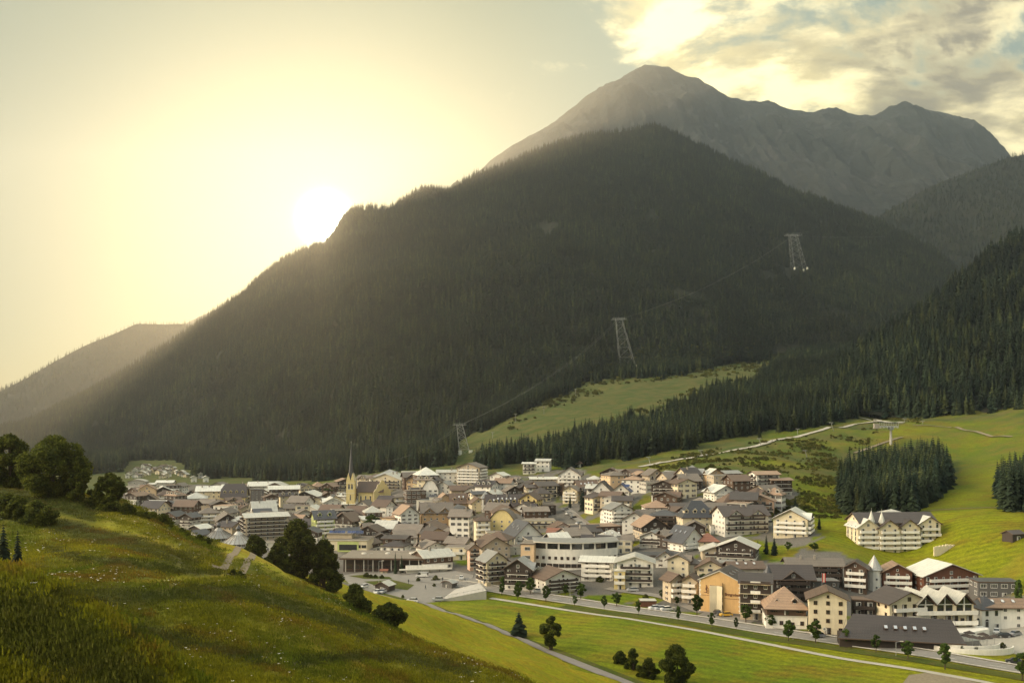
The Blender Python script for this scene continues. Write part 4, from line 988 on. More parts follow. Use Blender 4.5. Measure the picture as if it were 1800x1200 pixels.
def chimney(parent, x, y, z, h=1.6, s=1.0):
    global _ch
    if _ch is None:
        m = MB(); m.box(-.4, .4, -.3, .3, -1.4, 1.0, 0).box(-.5, .5, -.4, .4, 1.0, 1.12, 1).box(-.25, .25, -.2, .2, 1.12, 1.3, 1); _ch = m.mesh('chimney', [M['chimney'], M['stone']])
    return inst('chimney', _ch, parent, (x, y, z), 0, (s, s, h / 1.2))
_sk = {}
def skylight(parent, x, y, z, slope, alongx, s=1.0):
    """lies on a slope; slope signed, direction x (alongx) or y"""
    k = (round(slope, 2), alongx)
    if k not in _sk:
        m = MB(); a = math.atan(slope); w_, h_ = 0.55, 0.8
        c, s_ = math.cos(a), math.sin(a)
        def P(u, v, n_): return (v * c - n_ * s_, u, v * s_ + n_ * c) if alongx else (u, v * c - n_ * s_, v * s_ + n_ * c)
        for (u0, u1, v0, v1, n0, n1, mi) in ((-w_, w_, -h_, h_, -.1, .10, 1), (-w_ * .8, w_ * .8, -h_ * .85, h_ * .85, .10, .14, 0)):
            C = [P(u, v, n_) for n_ in (n0, n1) for u, v in ((u0, v0), (u1, v0), (u1, v1), (u0, v1))]
            for f in ((0, 1, 5, 4), (1, 2, 6, 5), (2, 3, 7, 6), (3, 0, 4, 7), (4, 5, 6, 7)): m.poly([C[i] for i in f], mi)
        _sk[k] = m.mesh('skylight', [M['skylight'], M['fascia']])
    return inst('skylight', _sk[k], parent, (x, y, z), 0, (s, s, s))
_dm = {}
def dormer(parent, loc, rz, wm, rm, s=1.0):
    """a gabled dormer facing -y before turning"""
    k = (wm.name, rm.name)
    if k not in _dm:
        m = MB(); m.box(-.9, .9, 0, 3.2, -1.4, 1.3, 0); m.poly([(-.9, 0, 1.3), (.9, 0, 1.3), (0, 0, 2.05)], 0)
        m.solid([(-1.25, -.35, 1.02), (0, -.35, 2.22), (1.25, -.35, 1.02), (-1.25, 3.6, 1.02), (0, 3.6, 2.22), (1.25, 3.6, 1.02)], [(0, 1, 4, 3), (1, 2, 5, 4)], .14, 1, 3)
        m.box(-.6, .6, -.05, .02, .1, 1.15, 2)
        m.box(-.66, .66, -.08, -.0, .0, .1, 3)
        _dm[k] = m.mesh('dormer', [wm, rm, M['glass'], M['white_frame']])
    return inst('dormer', _dm[k], parent, loc, rz, (s, s, s))
def roof_shape(kind, w_, l, e, pitch, ov, th):
    """returns verts, faces of the top skin (ridge along y) and height function"""
    tp = math.tan(R(pitch)); hw = w_ / 2; rise = hw * tp; X = hw + ov; Y = l / 2 + ov; ze = e - ov * tp + th + .03; zr = e + rise + th + .03
    if kind == 'gable': v = [(-X, -Y, ze), (X, -Y, ze), (0, -Y, zr), (-X, Y, ze), (X, Y, ze), (0, Y, zr)]; f = [(0, 2, 5, 3), (2, 1, 4, 5)]
    elif kind in ('hip', 'pyramid'):
        k = max(0.0, Y - X) if kind == 'hip' else 0.0
        zr = ze + (X if kind == 'hip' else X) * tp
        v = [(-X, -Y, ze), (X, -Y, ze), (X, Y, ze), (-X, Y, ze), (0, -k, zr), (0, k, zr)]
        f = [(0, 1, 4), (1, 2, 5, 4), (2, 3, 5), (3, 0, 4, 5)] if k > .01 else [(0, 1, 4), (1, 2, 4), (2, 3, 4), (3, 0, 4)]
        if k <= .01: v = v[:5]
    elif kind == 'half':   # half-hipped gable
        a = 0.42; q = hw * a * 0.9
        v = [(-X, -Y, ze), (X, -Y, ze), (X, Y, ze), (-X, Y, ze), (-X * a, -Y, ze + X * (1 - a) * tp), (X * a, -Y, ze + X * (1 - a) * tp), (0, -Y + q, ze + X * tp), (X * a, Y, ze + X * (1 - a) * tp), (-X * a, Y, ze + X * (1 - a) * tp), (0, Y - q, ze + X * tp)]
        f = [(0, 4, 6, 9, 8, 3), (5, 1, 2, 7, 9, 6), (4, 5, 6), (7, 8, 9)]
    return v, f
WINMAT = 'white_frame'
def house_at(loc, yaw, w_, l, e, n, roof='gable', pitch=22, wall='w', rm='n', fl='', label='', cat='house', name='chalet', group=None, base=4.0, ov=None, wk=None, seed=0, parent=None, wloc=None, wyaw=None):
    """w_ along x, l along y; the front looks along -y; ridge along y unless the kind starts with e (ridge along x)"""
    rs = random.Random(seed + int(loc[0] * 10))
    root = empty(name, loc, yaw, label=label, cat=cat, group=group)
    if parent is not None: root.parent = parent
    vyaw = yaw if wyaw is None else wyaw; vloc = wloc or loc
    eave = roof[0] == 'e'; rk = {'egable': 'gable', 'ehip': 'hip', 'ehalf': 'half', 'e': 'gable'}.get(roof, roof)
    tp = math.tan(R(pitch)); hw, hl = w_ / 2, l / 2; WM = WALL[wall]; fh = e / n
    # walls
    m = MB(); m.box(-hw, hw, -hl, hl, -base, e, 0)
    if rk in ('gable',):
        if eave:
            r = hl * tp
            for sx_ in (-1, 1): m.poly([(sx_ * hw, -hl, e), (sx_ * hw, hl, e), (sx_ * hw, 0, e + r)], 0)
        else:
            r = hw * tp
            for sy in (-1, 1): m.poly([(-hw, sy * hl, e), (hw, sy * hl, e), (0, sy * hl, e + r)], 0)
    if rk == 'half':
        a = .42
        A, B = (hl, hw) if eave else (hw, hl); r = A * tp
        for s_ in (-1, 1):
            q = [(-A, s_ * B, e), (A, s_ * B, e), (A * a, s_ * B, e + r * (1 - a)), (-A * a, s_ * B, e + r * (1 - a))]
            if eave: q = [(y, x, z) for x, y, z in q]
            m.poly(q, 0)
    m.build('wall', [WM], root)
    # roof
    if ov is None: ov = 1.1 if rk in ('gable', 'half') else 0.6
    RM = ROOF[rm]; rm2 = M['fascia'] if rm != 'p' or rs.random() < .5 else M['pale_fascia']
    sx_w, sx_l = (l, w_) if eave else (w_, l)
    if rk == 'flat':
        q = MB(); q.box(-hw - ov * .4, hw + ov * .4, -hl - ov * .4, hl + ov * .4, e, e + .35, 1, 0); ro = q.build('roof', [RM, M['pale_fascia'] if wall in 'wcqlyb' else M['fascia']], root)
        zf = lambda x, y: e + .35
    elif rk == 'barrel':
        q = MB(); N = 10; X = hw + ov; Y = hl + ov; H = hw * tp
        P = [(-X + 2 * X * i / N, e + H * (1 - ((2.0 * i / N - 1) ** 2)) + .2) for i in range(N + 1)]
        q.solid([(x, y, z) for y in (-Y, Y) for x, z in P], [(i, i + 1, N + 2 + i, N + 1 + i) for i in range(N)], .25, 0, 1)
        if eave: q.v = [(-y, x, z) for x, y, z in q.v]
        ro = q.build('roof', [RM, rm2], root)
        q2 = MB()
        for s_ in (-1, 1): q2.poly([(x * hw / X, s_ * (hl - .02), z - .22) for x, z in P] + [(hw, s_ * (hl - .02), e), (-hw, s_ * (hl - .02), e)], 0)
        q2.build('gable_wall', [WM], root)
        zf = lambda x, y: e + H * (1 - (x / X) ** 2) + .2
    else:
        th = .28; v, f = roof_shape(rk, sx_w, sx_l, e, pitch, ov, th); q = MB().solid(v, f, th, 0, 1)
        ro = q.build('roof', [RM, rm2], root, rz=(math.pi / 2 if eave else None))
        zf = lambda x, y: min(e + (sx_w / 2 - abs(y if eave else x)) * tp + .3, max(p[2] for p in v))
    # everything on the roof is placed in the roof's own frame (ridge along y)
    A, B = sx_w / 2, sx_l / 2
    zr = lambda x: e + (A - abs(x)) * tp + .3
    vis = 1 if (eave) else (1 if vyaw < 0 else -1)     # which slope is seen: -y side of an eave roof becomes +x in its frame
    if eave: vis = -1
    if 'c' in fl and rk not in ('flat', 'barrel'):
        for k in range(1 + (B > 9)): chimney(ro, vis * A * rs.uniform(.12, .45), B * rs.uniform(-.6, .6), zr(A * .3) + .2, rs.uniform(1.2, 2.0), rs.uniform(.9, 1.3))
    if rk == 'flat' and 'c' in fl:
        for k in range(2): chimney(ro, hw * rs.uniform(-.7, .7), hl * rs.uniform(-.5, .6), e + .9, 1.4, 1.2)
    dsgn = vis
    if 'd' in fl:
        nd = max(2, int(2 * B / 3.6)); dang = -math.pi / 2 if dsgn < 0 else math.pi / 2
        for k in range(nd):
            yy = -B + (k + .5) * 2 * B / nd; xx = dsgn * A * .80
            dormer(ro, (xx, yy, zr(xx) + .1), dang, WM if wall not in 'DB' else WALL['w'], RM, 1.0)
    if 's' in fl:
        ns = max(2, int(2 * B / 3.2))
        for k in range(ns): xx = dsgn * A * rs.choice([.42, .42, .55]); skylight(ro, xx, -B * .8 + (k + .5) * 1.6 * B / ns, zr(xx) + .02, -tp * dsgn, True)
    if 'x' in fl:    # cross gables on the visible slope
        ng = 1 if B < 8 else 2
        for k in range(ng):
            yy = (-B + (k + .5) * 2 * B / ng) if ng > 1 else 0; W2 = min(B / ng * .62, 3.2); H2 = W2 * math.tan(R(max(pitch, 32)))
            q = MB(); X0 = dsgn * (A + .15)
            q.poly([(X0, yy - W2, e - 1.5), (X0, yy + W2, e - 1.5), (X0, yy + W2, e + .2), (X0, yy, e + .2 + H2), (X0, yy - W2, e + .2)], 0)
            q.poly([(X0, yy - W2, e - 1.5), (X0, yy - W2, e + .2), (0, yy - W2, e + .2), (0, yy - W2, e - 1.5)], 0)
            q.poly([(X0, yy + W2, e - 1.5), (0, yy + W2, e - 1.5), (0, yy + W2, e + .2), (X0, yy + W2, e + .2)], 0)
            Xo = X0 + dsgn * .9
            q.solid([(Xo, yy - W2 - .5, e - .15), (Xo, yy, e + .4 + H2), (Xo, yy + W2 + .5, e - .15), (0, yy - W2 - .5, e - .15), (0, yy, e + .4 + H2), (0, yy + W2 + .5, e - .15)], [(0, 1, 4, 3), (1, 2, 5, 4)], .2, 1, 2)
            cg = q.build('cross_gable', [WM if wall != 'w' else WALL['w'], RM, M['fascia']], ro)
            inst('window', win_mesh('w', WINMAT), cg, (X0 + dsgn * .02, yy, e + .1), math.pi / 2 if dsgn > 0 else -math.pi / 2)
    # timber cladding
    if 't' in fl or 'T' in fl:
        TM = WALL['B'] if rs.random() < .4 else WALL['D']; z0 = fh * (1 if 'T' in fl else n - 1) + .1; q = MB(); P = .07
        if rk in ('gable', 'half') and not eave:
            q.poly([(-hw - P, -hl - P, z0), (hw + P, -hl - P, z0), (hw + P, -hl - P, e), (0, -hl - P, e + hw * tp) if rk == 'gable' else (hw * .42, -hl - P, e + hw * tp * .58), (-hw - P, -hl - P, e)] if rk == 'gable' else
                   [(-hw - P, -hl - P, z0), (hw + P, -hl - P, z0), (hw + P, -hl - P, e), (hw * .42, -hl - P, e + hw * tp * .58), (-hw * .42, -hl - P, e + hw * tp * .58), (-hw - P, -hl - P, e)], 0)
            q.box(-hw - P, hw + P, -hl - P + .005, hl + P, z0, e - .03, 0)
        else:
            q.box(-hw - P, hw + P, -hl - P, hl + P, z0, e - .03, 0)
            if eave and rk == 'gable':
                for s_ in (-1, 1): q.poly([(s_ * (hw + P), -hl, e - .03), (s_ * (hw + P), hl, e - .03), (s_ * (hw + P), 0, e + hl * tp)], 0)
        q.build('timber_cladding', [TM], root)
    # windows and balconies
    off = .10 if ('t' in fl or 'T' in fl) else .02
    cdir = Vector((-vloc[0], -vloc[1], 0)).normalized()
    kinds = wk or rs.choice(['w', 'w', 'x', 'w', 'b'])
    wf = WINMAT if 'f' not in fl else 'wood_frame'
    bal = 'b' in fl or 'B' in fl
    for face, (nx, ny, wd, dist, rz) in dict(front=(0, -1, w_, hl, 0), right=(1, 0, l, hw, math.pi / 2), left=(-1, 0, l, hw, -math.pi / 2)).items():
        wn = Vector((nx * math.cos(vyaw) - ny * math.sin(vyaw), nx * math.sin(vyaw) + ny * math.cos(vyaw), 0))
        if wn.dot(cdir) < 0.05: continue
        nc = max(1, int(wd / 3.1)); isb = bal and (face == 'front' or 'S' in fl)
        if wd * abs(wn.dot(cdir)) < 1.5: continue
        for k in range(n):
            z = k * fh + fh * .32
            for c in range(nc):
                u = -wd / 2 + (c + .5) * wd / nc
                if rs.random() < .07 and not isb: continue
                kd = kinds
                zz = z
                if isb and k > 0 and c % 3 != 2: kd = 'd'; zz = k * fh + .12
                if k == 0 and c == nc // 2 and face == 'front': kd = 'd'; zz = .05
                sc = min(1.0, fh / 2.75, wd / nc / 2.7)
                x, y = (u, -dist - off) if face == 'front' else ((dist + off, u) if face == 'right' else (-dist - off, -u))
                if 'N' in fl and face != 'front': continue
                inst('door' if (k == 0 and kd == 'd') else 'window', win_mesh(kd, wf), root, (x, y, zz), rz, (sc, 1, sc))
        # gable windows
        if face == 'front' and rk == 'gable' and not eave and hw * tp > 2.2: inst('window', win_mesh('w' if hw * tp > 3 else 's', wf), root, (0, -dist - off, e + .35), 0)
        if eave and face != 'front' and rk == 'gable' and hl * tp > 2.2: inst('window', win_mesh('w' if hl * tp > 3 else 's', wf), root, ((dist + off) * nx, 0, e + .35), rz)
        if isb:
            bm_ = (M['dark_wood'] if 'b' in fl else WALL['w'])
            for k in range(1, n):
                bw = wd * (.94 if k < n - 1 or rk == 'flat' else .8); dpt = 1.25
                q = MB(); q.box(-bw / 2, bw / 2, -dpt, 0, -.14, .06, 1).box(-bw / 2, bw / 2, -dpt, -dpt + .08, .06, 1.0, 0)
                for s_ in (-1, 1): q.box(s_ * (bw / 2 - .04) - .04, s_ * (bw / 2 - .04) + .04, -dpt + .08, 0, .06, 1.0, 0)
                if 'B' in fl and k % 2 == 0: pass
                o = q.build('balcony', [bm_, WALL['w'] if wall in 'wcqypPb' else bm_], root)
                o.location = (0, -dist, k * fh) if face == 'front' else ((dist, 0, k * fh) if face == 'right' else (-dist, 0, k * fh)); o.rotation_euler = (0, 0, rz)
                if n > 3 and 'b' in fl:      # privacy posts
                    for c in range(1, max(2, nc // 2)):
                        q = MB().box(-.06, .06, -dpt + .1, -.02, .06, fh - .2, 0); u = -bw / 2 + c * bw / max(2, nc // 2)
                        q.build('balcony_divider', [bm_], o).location = (u, 0, 0)
    return root
_used = {}
BUILT = []
def wing(root, dx, dy, dyaw, w_, l, e, n, roof='gable', pitch=22, wall='w', rm='n', fl='', name='wing', dz=0.0, **kw):
    ry = root.rotation_euler.z; wl_ = root.location + Vector((dx * math.cos(ry) - dy * math.sin(ry), dx * math.sin(ry) + dy * math.cos(ry), dz))
    return house_at((dx, dy, dz), R(dyaw), w_, l, e, n, roof, pitch, wall, rm, fl, None, None, name, parent=root, wloc=wl_, wyaw=ry + R(dyaw), **kw)
def H(px, by, wpx, eh, n, yaw, ratio, roof, pitch, wall, rm, fl, label, **kw):
    """a house from its picture footprint: middle column, base row, apparent width and eave height in pixels"""
    p = on_ground(px, by); D = p.y; y = R(yaw)
    A = wpx * D / F; w_ = A / (abs(math.cos(y)) + ratio * abs(math.sin(y))); l = w_ * ratio; e = eh * D / F
    ah = (abs(math.sin(y)) * w_ + abs(math.cos(y)) * l) / 2
    c = Vector((xof(px, D + ah * .6), D + ah, p.z))
    BUILT.append((c.x, c.y, max(w_, l) / 2, label))
    return house_at(c, y, w_, l, e, n, roof, pitch, wall, rm, fl, label, **kw)
# ------------------------------------------------------------------ the village: one line per house
hotel = dict(cat='hotel', name='hotel'); barn = dict(cat='barn', name='barn')
T_ = [
# far left quarter behind the hillside crest
(241,869,33,22,4,8,.8,'barrel',14,'g','m','','grey block with curved roof at the far left of the village',hotel),
(265,858,17,7,1,10,1,'egable',15,'q','p','','low house with pale roof beside the curved-roof block',{}),
(283,877,44,13,3,22,.8,'gable',24,'c','p','tc','cream chalet with pale gable roof and timber gable at the far left',{}),
(316,869,24,15,3,-15,1,'gable',26,'w','g','','narrow white gabled house right of the cream far-left chalet',{}),
(290,855,30,7,2,5,.7,'egable',18,'q','p','c','wide pale-roofed house behind the cream far-left chalet',{}),
(236,883,28,7,1,4,.8,'flat',5,'c','p','','low cream flat-roofed house just above the hillside crest',{}),
(342,888,46,12,2,15,1,'pyramid',26,'w','p','','white house with broad pale pyramid roof in the far left quarter',{}),
(366,883,48,20,3,12,.8,'egable',24,'c','p','c','cream three storey house with pale roof and chimneys beside the pyramid roof',hotel),
(411,884,44,13,2,6,.8,'ehalf',50,'y','d','d','yellow house under a huge dark dormered roof in the far left quarter',{}),
(408,863,36,8,2,5,.7,'egable',14,'q','p','c','long pale-roofed house behind the yellow house with dark roof',{}),
(385,862,26,9,2,-12,1,'gable',24,'g','g','','small grey gabled house behind the cream house with chimneys',{}),
(462,868,58,14,3,10,.8,'egable',16,'q','p','c','broad pale-roofed hotel on the skyline of the far left quarter',hotel),
(470,877,40,12,2,-20,1,'gable',20,'D','p','c','dark timber house with pale roof below the skyline hotel',{}),
(451,884,26,23,5,12,1,'flat',8,'G','s','','dark grey slab-like house beside the brown balcony hotel',{}),
(497,888,58,28,5,14,.7,'egable',16,'w','p','bt','wide white hotel with rows of dark balconies in the left quarter',hotel),
(525,873,56,9,2,6,.6,'egable',14,'q','p','c','long bright roof behind the wide hotel with dark balconies',{}),
(542,888,50,16,3,-12,.9,'gable',20,'w','p','bt','white chalet with dark balconies and bright gable roof left of the church',{}),
(575,870,38,12,3,20,1,'gable',28,'w','g','','white gabled house with grey roof left of the church spire',{}),
(601,880,30,8,2,10,1,'egable',24,'c','n','','small cream house with brown roof at the foot of the church tower',{}),
(282,905,28,16,3,20,1,'gable',30,'p','g','','pink gabled house above the hillside crest',{}),
(297,911,34,12,2,16,1,'gable',24,'c','n','bt','small chalet with dark balcony in front of the pink gabled house',{}),
(319,897,32,12,2,-10,.9,'egable',26,'c','g','x','cream house with grey cross-gabled roof near the pink house',{}),
(338,902,26,16,3,15,1,'gable',30,'q','g','','grey-white house with steep gable between low roofs',{}),
(304,925,36,18,3,-20,1,'gable',26,'q','s','bt','left one of the twin-gabled dark-roofed houses by the crest',{}),
(333,927,32,18,3,-20,1,'gable',26,'q','s','bt','right one of the twin-gabled dark-roofed houses by the crest',{}),
(365,921,42,19,3,16,.9,'ehip',26,'c','g','B','cream house with white balconies and grey hipped roof',{}),
(396,916,34,15,3,-14,1,'gable',26,'q','g','B','weathered white gabled house right of the cream hipped house',{}),
(377,900,46,10,2,8,.8,'egable',30,'b','n','c','beige house under a long brown tiled roof',{}),
(419,903,44,12,2,-8,.8,'ehip',32,'b','n','d','beige house under a brown dormered hipped roof',{}),
(434,906,28,12,2,14,1,'gable',28,'c','n','','small cream gable house left of the big flat bright roof',{}),
(440,915,24,14,3,-22,1,'gable',26,'w','d','b','white chalet squeezed left of the big bright-roofed hotel',{}),
(462,950,88,40,6,24,.65,'egable',12,'b','p','bS','big six storey hotel with huge bright low-pitched roof',hotel),
(497,946,54,28,4,-18,.9,'gable',30,'c','n','B','cream four storey house with brown roof beside the big bright-roofed hotel',hotel),
(533,925,34,22,4,20,1,'gable',28,'q','g','','grey-white gabled house left of the lime green house',{}),
(515,905,34,12,2,10,.9,'egable',24,'q','g','c','grey-roofed house behind the grey-white gabled house',{}),
(548,908,36,12,2,-12,.9,'gable',24,'w','p','','white house with bright roof above the lime green house',{}),
(566,945,46,34,5,24,1,'egable',34,'l','s','dB','lime green house with a dark roof and a row of dormers',hotel),
(611,936,48,21,3,-25,.9,'gable',34,'q','n','t','white house with brown steep gable right of the lime green house',{}),
(580,908,36,11,2,8,.9,'egable',30,'c','g','','cream house with grey roof behind the lime green house',{}),
(607,895,40,9,2,5,.7,'egable',14,'q','p','c','low house with wide bright roof below the church tower',{}),
(641,902,30,14,2,-18,1,'gable',34,'q','g','','small steep gabled house below the church nave',{}),
(560,889,26,10,2,-8,1,'gable',24,'c','g','','little cream house between bright roofs left of the church',{}),
(655,915,26,10,2,12,1,'gable',30,'b','t','c','small beige house with tan roof below the church gable',{}),
(350,940,36,11,1,-24,1,'gable',22,'D','p','','low dark timber building with bright roof by the tent-like roofs',{}),
(400,939,46,13,2,-16,.9,'gable',20,'w','p','T','white chalet with dark timber top behind the tent-like roofs',{}),
(346,954,38,14,2,-30,1,'gable',26,'w','s','','white gabled house with slate roof beside the tent-like roofs',{}),
(440,962,22,10,1,6,1,'flat',5,'w','G','','low white flat-roofed annex right of the tent-like roofs',{}),
(470,968,44,14,2,8,.6,'flat',5,'q','G','','low flat-roofed building behind the small open-crowned tree',{}),
# church quarter and centre
(684,852,52,14,3,0,1,'pyramid',24,'b','m','','beige hotel with broad pyramid roof on the slope right of the church',hotel),
(684,865,66,22,4,-14,.8,'gable',20,'c','p','bc','large cream chalet hotel right of the church, many balconies',hotel),
(719,852,26,19,3,8,.9,'egable',20,'q','p','','pale house between the cream chalet hotel and the yellow house',{}),
(748,858,48,23,4,22,.9,'hip',34,'y','p','Tc','yellow and dark timber house with bright hipped roof',hotel),
(786,849,38,19,3,6,.7,'egable',16,'w','p','c','plain white three storey house with bright roof',{}),
(829,853,52,31,6,-18,.9,'gable',20,'b','g','BS','tall beige six storey hotel with balconies at the forest edge',hotel),
(878,855,34,19,3,-26,1,'gable',22,'w','p','','white chalet with bright roof below the forest belt',{}),
(858,866,42,12,2,10,1,'hip',30,'b','n','x','beige house with brown hipped roof below the tall beige hotel',{}),
(931,833,24,18,3,-8,.8,'egable',14,'w','p','b','left lower part of the pair of white houses high at the forest edge',{}),
(956,829,28,19,3,-14,.8,'egable',18,'w','p','','right taller one of the white pair high at the forest edge',{}),
(992,818,28,14,3,-20,.9,'gable',30,'w','p','bt','small timbered chalet highest up at the forest edge',{}),
(1012,822,18,8,2,10,.9,'egable',22,'q','n','','tiny brown-roofed house right of the highest chalet',{}),
(956,852,50,10,2,4,.5,'egable',14,'b','p','c','long low house with pale roof above the village centre',{}),
(1003,854,46,19,3,-10,.9,'gable',32,'w','g','Bx','white house with broad grey gable roof and balconies',hotel),
(935,872,60,13,2,6,.9,'gable',24,'c','d','t','wide chalet with spreading dark gable roof in the upper centre',{}),
(979,872,28,21,4,-12,1,'flat',8,'B','n','b','brown four storey timber block in the upper centre',{}),
(1006,885,34,23,4,-20,1,'gable',30,'c','g','B','cream gabled house left of the dark spruce',{}),
(757,872,28,12,2,0,1,'barrel',50,'w','g','','white house with rounded vault roof near the church',{}),
(783,868,32,14,2,-18,1,'gable',30,'q','m','','grey-white house with shiny grey roof right of the vault-roofed house',{}),
(736,872,36,9,1,8,.8,'egable',22,'D','d','','low dark timber shed right of the church',barn),
(806,872,36,11,2,12,.9,'egable',26,'b','n','c','beige house with brown roof in front of the white three storey house',{}),
(832,876,32,12,2,-14,1,'gable',30,'w','g','x','white cross-gabled house below the tall beige hotel',{}),
(780,893,46,8,2,10,1.1,'gable',40,'P','t','','peach gable-fronted house under a tall tan roof',{}),
(809,893,44,10,2,12,.9,'egable',40,'P','n','ds','peach house with large brown dormered roof',{}),
(853,900,14,26,4,10,1,'pyramid',58,'w','m','N','slim white turret house with pointed metal roof',{}),
(838,900,30,16,3,16,1,'gable',36,'c','n','','cream gabled house left of the pointed turret',{}),
(897,908,88,20,3,5,.45,'egable',42,'y','d','dsc','long yellow hotel with big dark dormered roof in the centre',hotel),
(934,911,40,34,5,-22,.9,'gable',32,'y','n','bf','cream hotel end with red-brown balconies in the centre',hotel),
(963,906,28,17,3,10,.9,'flat',8,'D','n','b','dark block with white window surrounds right of the cream hotel end',{}),
(890,880,40,9,2,10,.7,'egable',26,'q','n','s','brown-roofed house behind the long yellow hotel',{}),
(916,888,24,12,2,-10,1,'gable',30,'w','g','','small white gable house behind the long yellow hotel',{}),
(713,930,46,27,4,28,1,'gable',38,'w','t','','tall white gabled house with weathered tan roof near the church',{}),
(685,914,12,22,4,4,1.2,'flat',4,'w','G','N','thin white stair-tower house left of the tall white gabled house',{}),
(700,900,46,8,1,6,.7,'egable',18,'b','n','','low brown-roofed row below the church forecourt',{}),
(766,925,60,25,3,10,.7,'egable',38,'t','g','xc','tan three storey house with weathered grey roof',hotel),
(811,957,40,50,5,-10,1,'egable',30,'w','g','c','tall narrow white five storey house with grey roof',hotel),
(847,957,30,42,5,12,.9,'ehip',26,'c','n','B','cream five storey house with balconies right of the tall white house',hotel),
(885,953,46,40,5,-10,.8,'barrel',40,'y','g','','pale yellow five storey house with a rounded roof',hotel),
(868,958,30,22,3,8,.8,'flat',6,'c','G','b','low cream flat-roofed house before the rounded-roof house',{}),
(918,962,68,20,3,24,1,'gable',42,'w','s','sB','white chalet under an enormous slate roof in the centre',hotel),
(946,930,60,15,2,4,.6,'flat',6,'c','G','b','cream modern flat-roofed house above the enormous slate roof',{}),
(984,953,42,17,2,-10,.9,'egable',18,'w','r','b','white house with reddish roof right of the enormous slate roof',{}),
(1003,935,34,10,2,10,.9,'flat',5,'w','G','','small white flat-roofed house above the reddish-roofed house',{}),
(686,935,40,10,1,-24,.9,'gable',28,'B','n','','brown timber barn before the tall white gabled house',barn),
(755,949,68,17,2,-14,.8,'gable',24,'D','n','','big dark timber barn in the middle of the village',barn),
(790,955,34,16,2,16,1,'gable',30,'D','g','','smaller dark barn right of the big dark timber barn',barn),
(648,972,36,17,2,-22,1,'gable',26,'w','n','t','white chalet with brown gable right of the shop with green frame',{}),
(697,977,46,30,3,-12,.9,'egable',12,'w','d','T','white and dark timber house with flat brown roof behind the long hall',{}),
(757,981,56,18,3,30,.9,'gable',24,'w','g','x','white chalet with grey cross roof above the parking hotel',{}),
(668,955,26,12,2,14,1,'gable',24,'D','d','','small dark timber hut behind the white chalet with brown gable',barn),
(905,975,62,13,2,4,.4,'flat',5,'q','G','','long low white flat-roofed wing above the timber clad hotel',{}),
(955,990,24,22,2,0,.8,'flat',5,'r','G','','dark red block in front of the curved white hotel, left one',{}),
(1012,994,26,22,2,0,.8,'flat',5,'r','G','','dark red block in front of the curved white hotel, right one',{}),
# upper right quarter
(1045,852,24,10,2,0,1,'pyramid',24,'w','p','','tiny white house with pale pyramid roof below the forest',{}),
(1075,852,42,21,4,-12,.9,'gable',24,'P','n','BT','peach chalet with brown gable roof below the forest',hotel),
(1102,850,34,20,4,8,.8,'egable',20,'P','g','b','peach house joined to the right of the peach chalet',hotel),
(1127,856,28,22,3,18,1,'gable',24,'w','t','t','white chalet with dark timber top left of the pink house',{}),
(1150,853,32,19,3,-10,.8,'egable',16,'p','t','','pink house with tan roof below the forest',{}),
(1180,850,36,15,3,24,1,'gable',24,'w','m','T','white and dark timber chalet with metal roof below the hillside road',{}),
(1218,853,40,22,4,-8,.8,'hip',34,'w','m','bx','white four storey chalet with greenish hipped roof',hotel),
(1255,857,32,24,4,12,.9,'gable',32,'P','p','bx','peach four storey house with bright roof, between two white chalets',hotel),
(1283,853,38,21,3,20,.9,'egable',16,'w','m','t','white and dark timber chalet at the end of the hillside row',{}),
(1172,878,54,25,4,-22,.9,'gable',20,'w','n','Tb','brown balcony chalet standing alone above the green bank',hotel),
(1206,868,18,12,2,6,1,'flat',5,'w','G','','small white flat-roofed annex right of the brown balcony chalet',{}),
(1112,860,30,9,2,10,.9,'flat',5,'w','p','','white terrace building below the pink house',{}),
(1060,893,42,30,5,-14,1,'gable',44,'w','d','s','tall white house with steep dark skylit roof right of the big spruce',hotel),
(1094,886,36,23,4,-14,1,'gable',40,'w','b','d','white house with blue roof and dormers',hotel),
(1030,866,40,10,2,10,.9,'egable',34,'c','n','s','cream house with brown skylit roof behind the big spruce',{}),
(1268,885,56,20,4,20,.8,'gable',26,'w','p','Bx','white chalet with bright cross-gabled roof above the brown roofs',hotel),
(1296,888,30,14,2,0,1,'pyramid',40,'c','d','','cream house with dark pyramid roof right of the bright cross-gabled chalet',{}),
(1284,900,44,17,3,12,.9,'hip',38,'c','n','','cream house with brown hipped roof in the right quarter',{}),
(1340,905,56,24,3,-16,.9,'gable',22,'p','t','b','pink chalet with tan roof below the big hillside chalet',{}),
(1345,868,48,34,5,10,.8,'egable',16,'w','t','bS','left half of the big hillside chalet with tan roof',hotel),
(1370,871,42,27,4,10,.8,'egable',12,'w','t','bT','lower right half of the big hillside chalet with dark balcony band',hotel),
(1398,946,78,33,4,-24,1.0,'gable',28,'c','p','BxS','large cream chalet with white balconies and bright cross gables on the bank',hotel),
(1304,942,94,36,4,14,.6,'egable',30,'w','d','xbc','big white four storey house with dark brown cross-gabled roof',hotel),
(1226,936,66,28,3,6,.7,'ehip',50,'c','s','d','cream house with slate mansard roof and a row of dormers',hotel),
(1170,934,56,27,4,-12,.9,'ehip',20,'D','s','b','dark brick-brown four storey house with slate roof',hotel),
(1155,904,46,12,2,0,1,'hip',24,'w','t','','white house with broad tan hipped roof below the green bank',{}),
(1196,905,40,14,2,10,.8,'egable',22,'D','d','','dark timber house left of the slate mansard roof',{}),
(1087,929,48,34,5,18,.9,'gable',26,'w','m','B','white five storey house with arched white balconies',hotel),
(1118,936,50,22,3,-14,.9,'gable',32,'w','g','x','white house with grey cross-gabled roof, three storeys',{}),
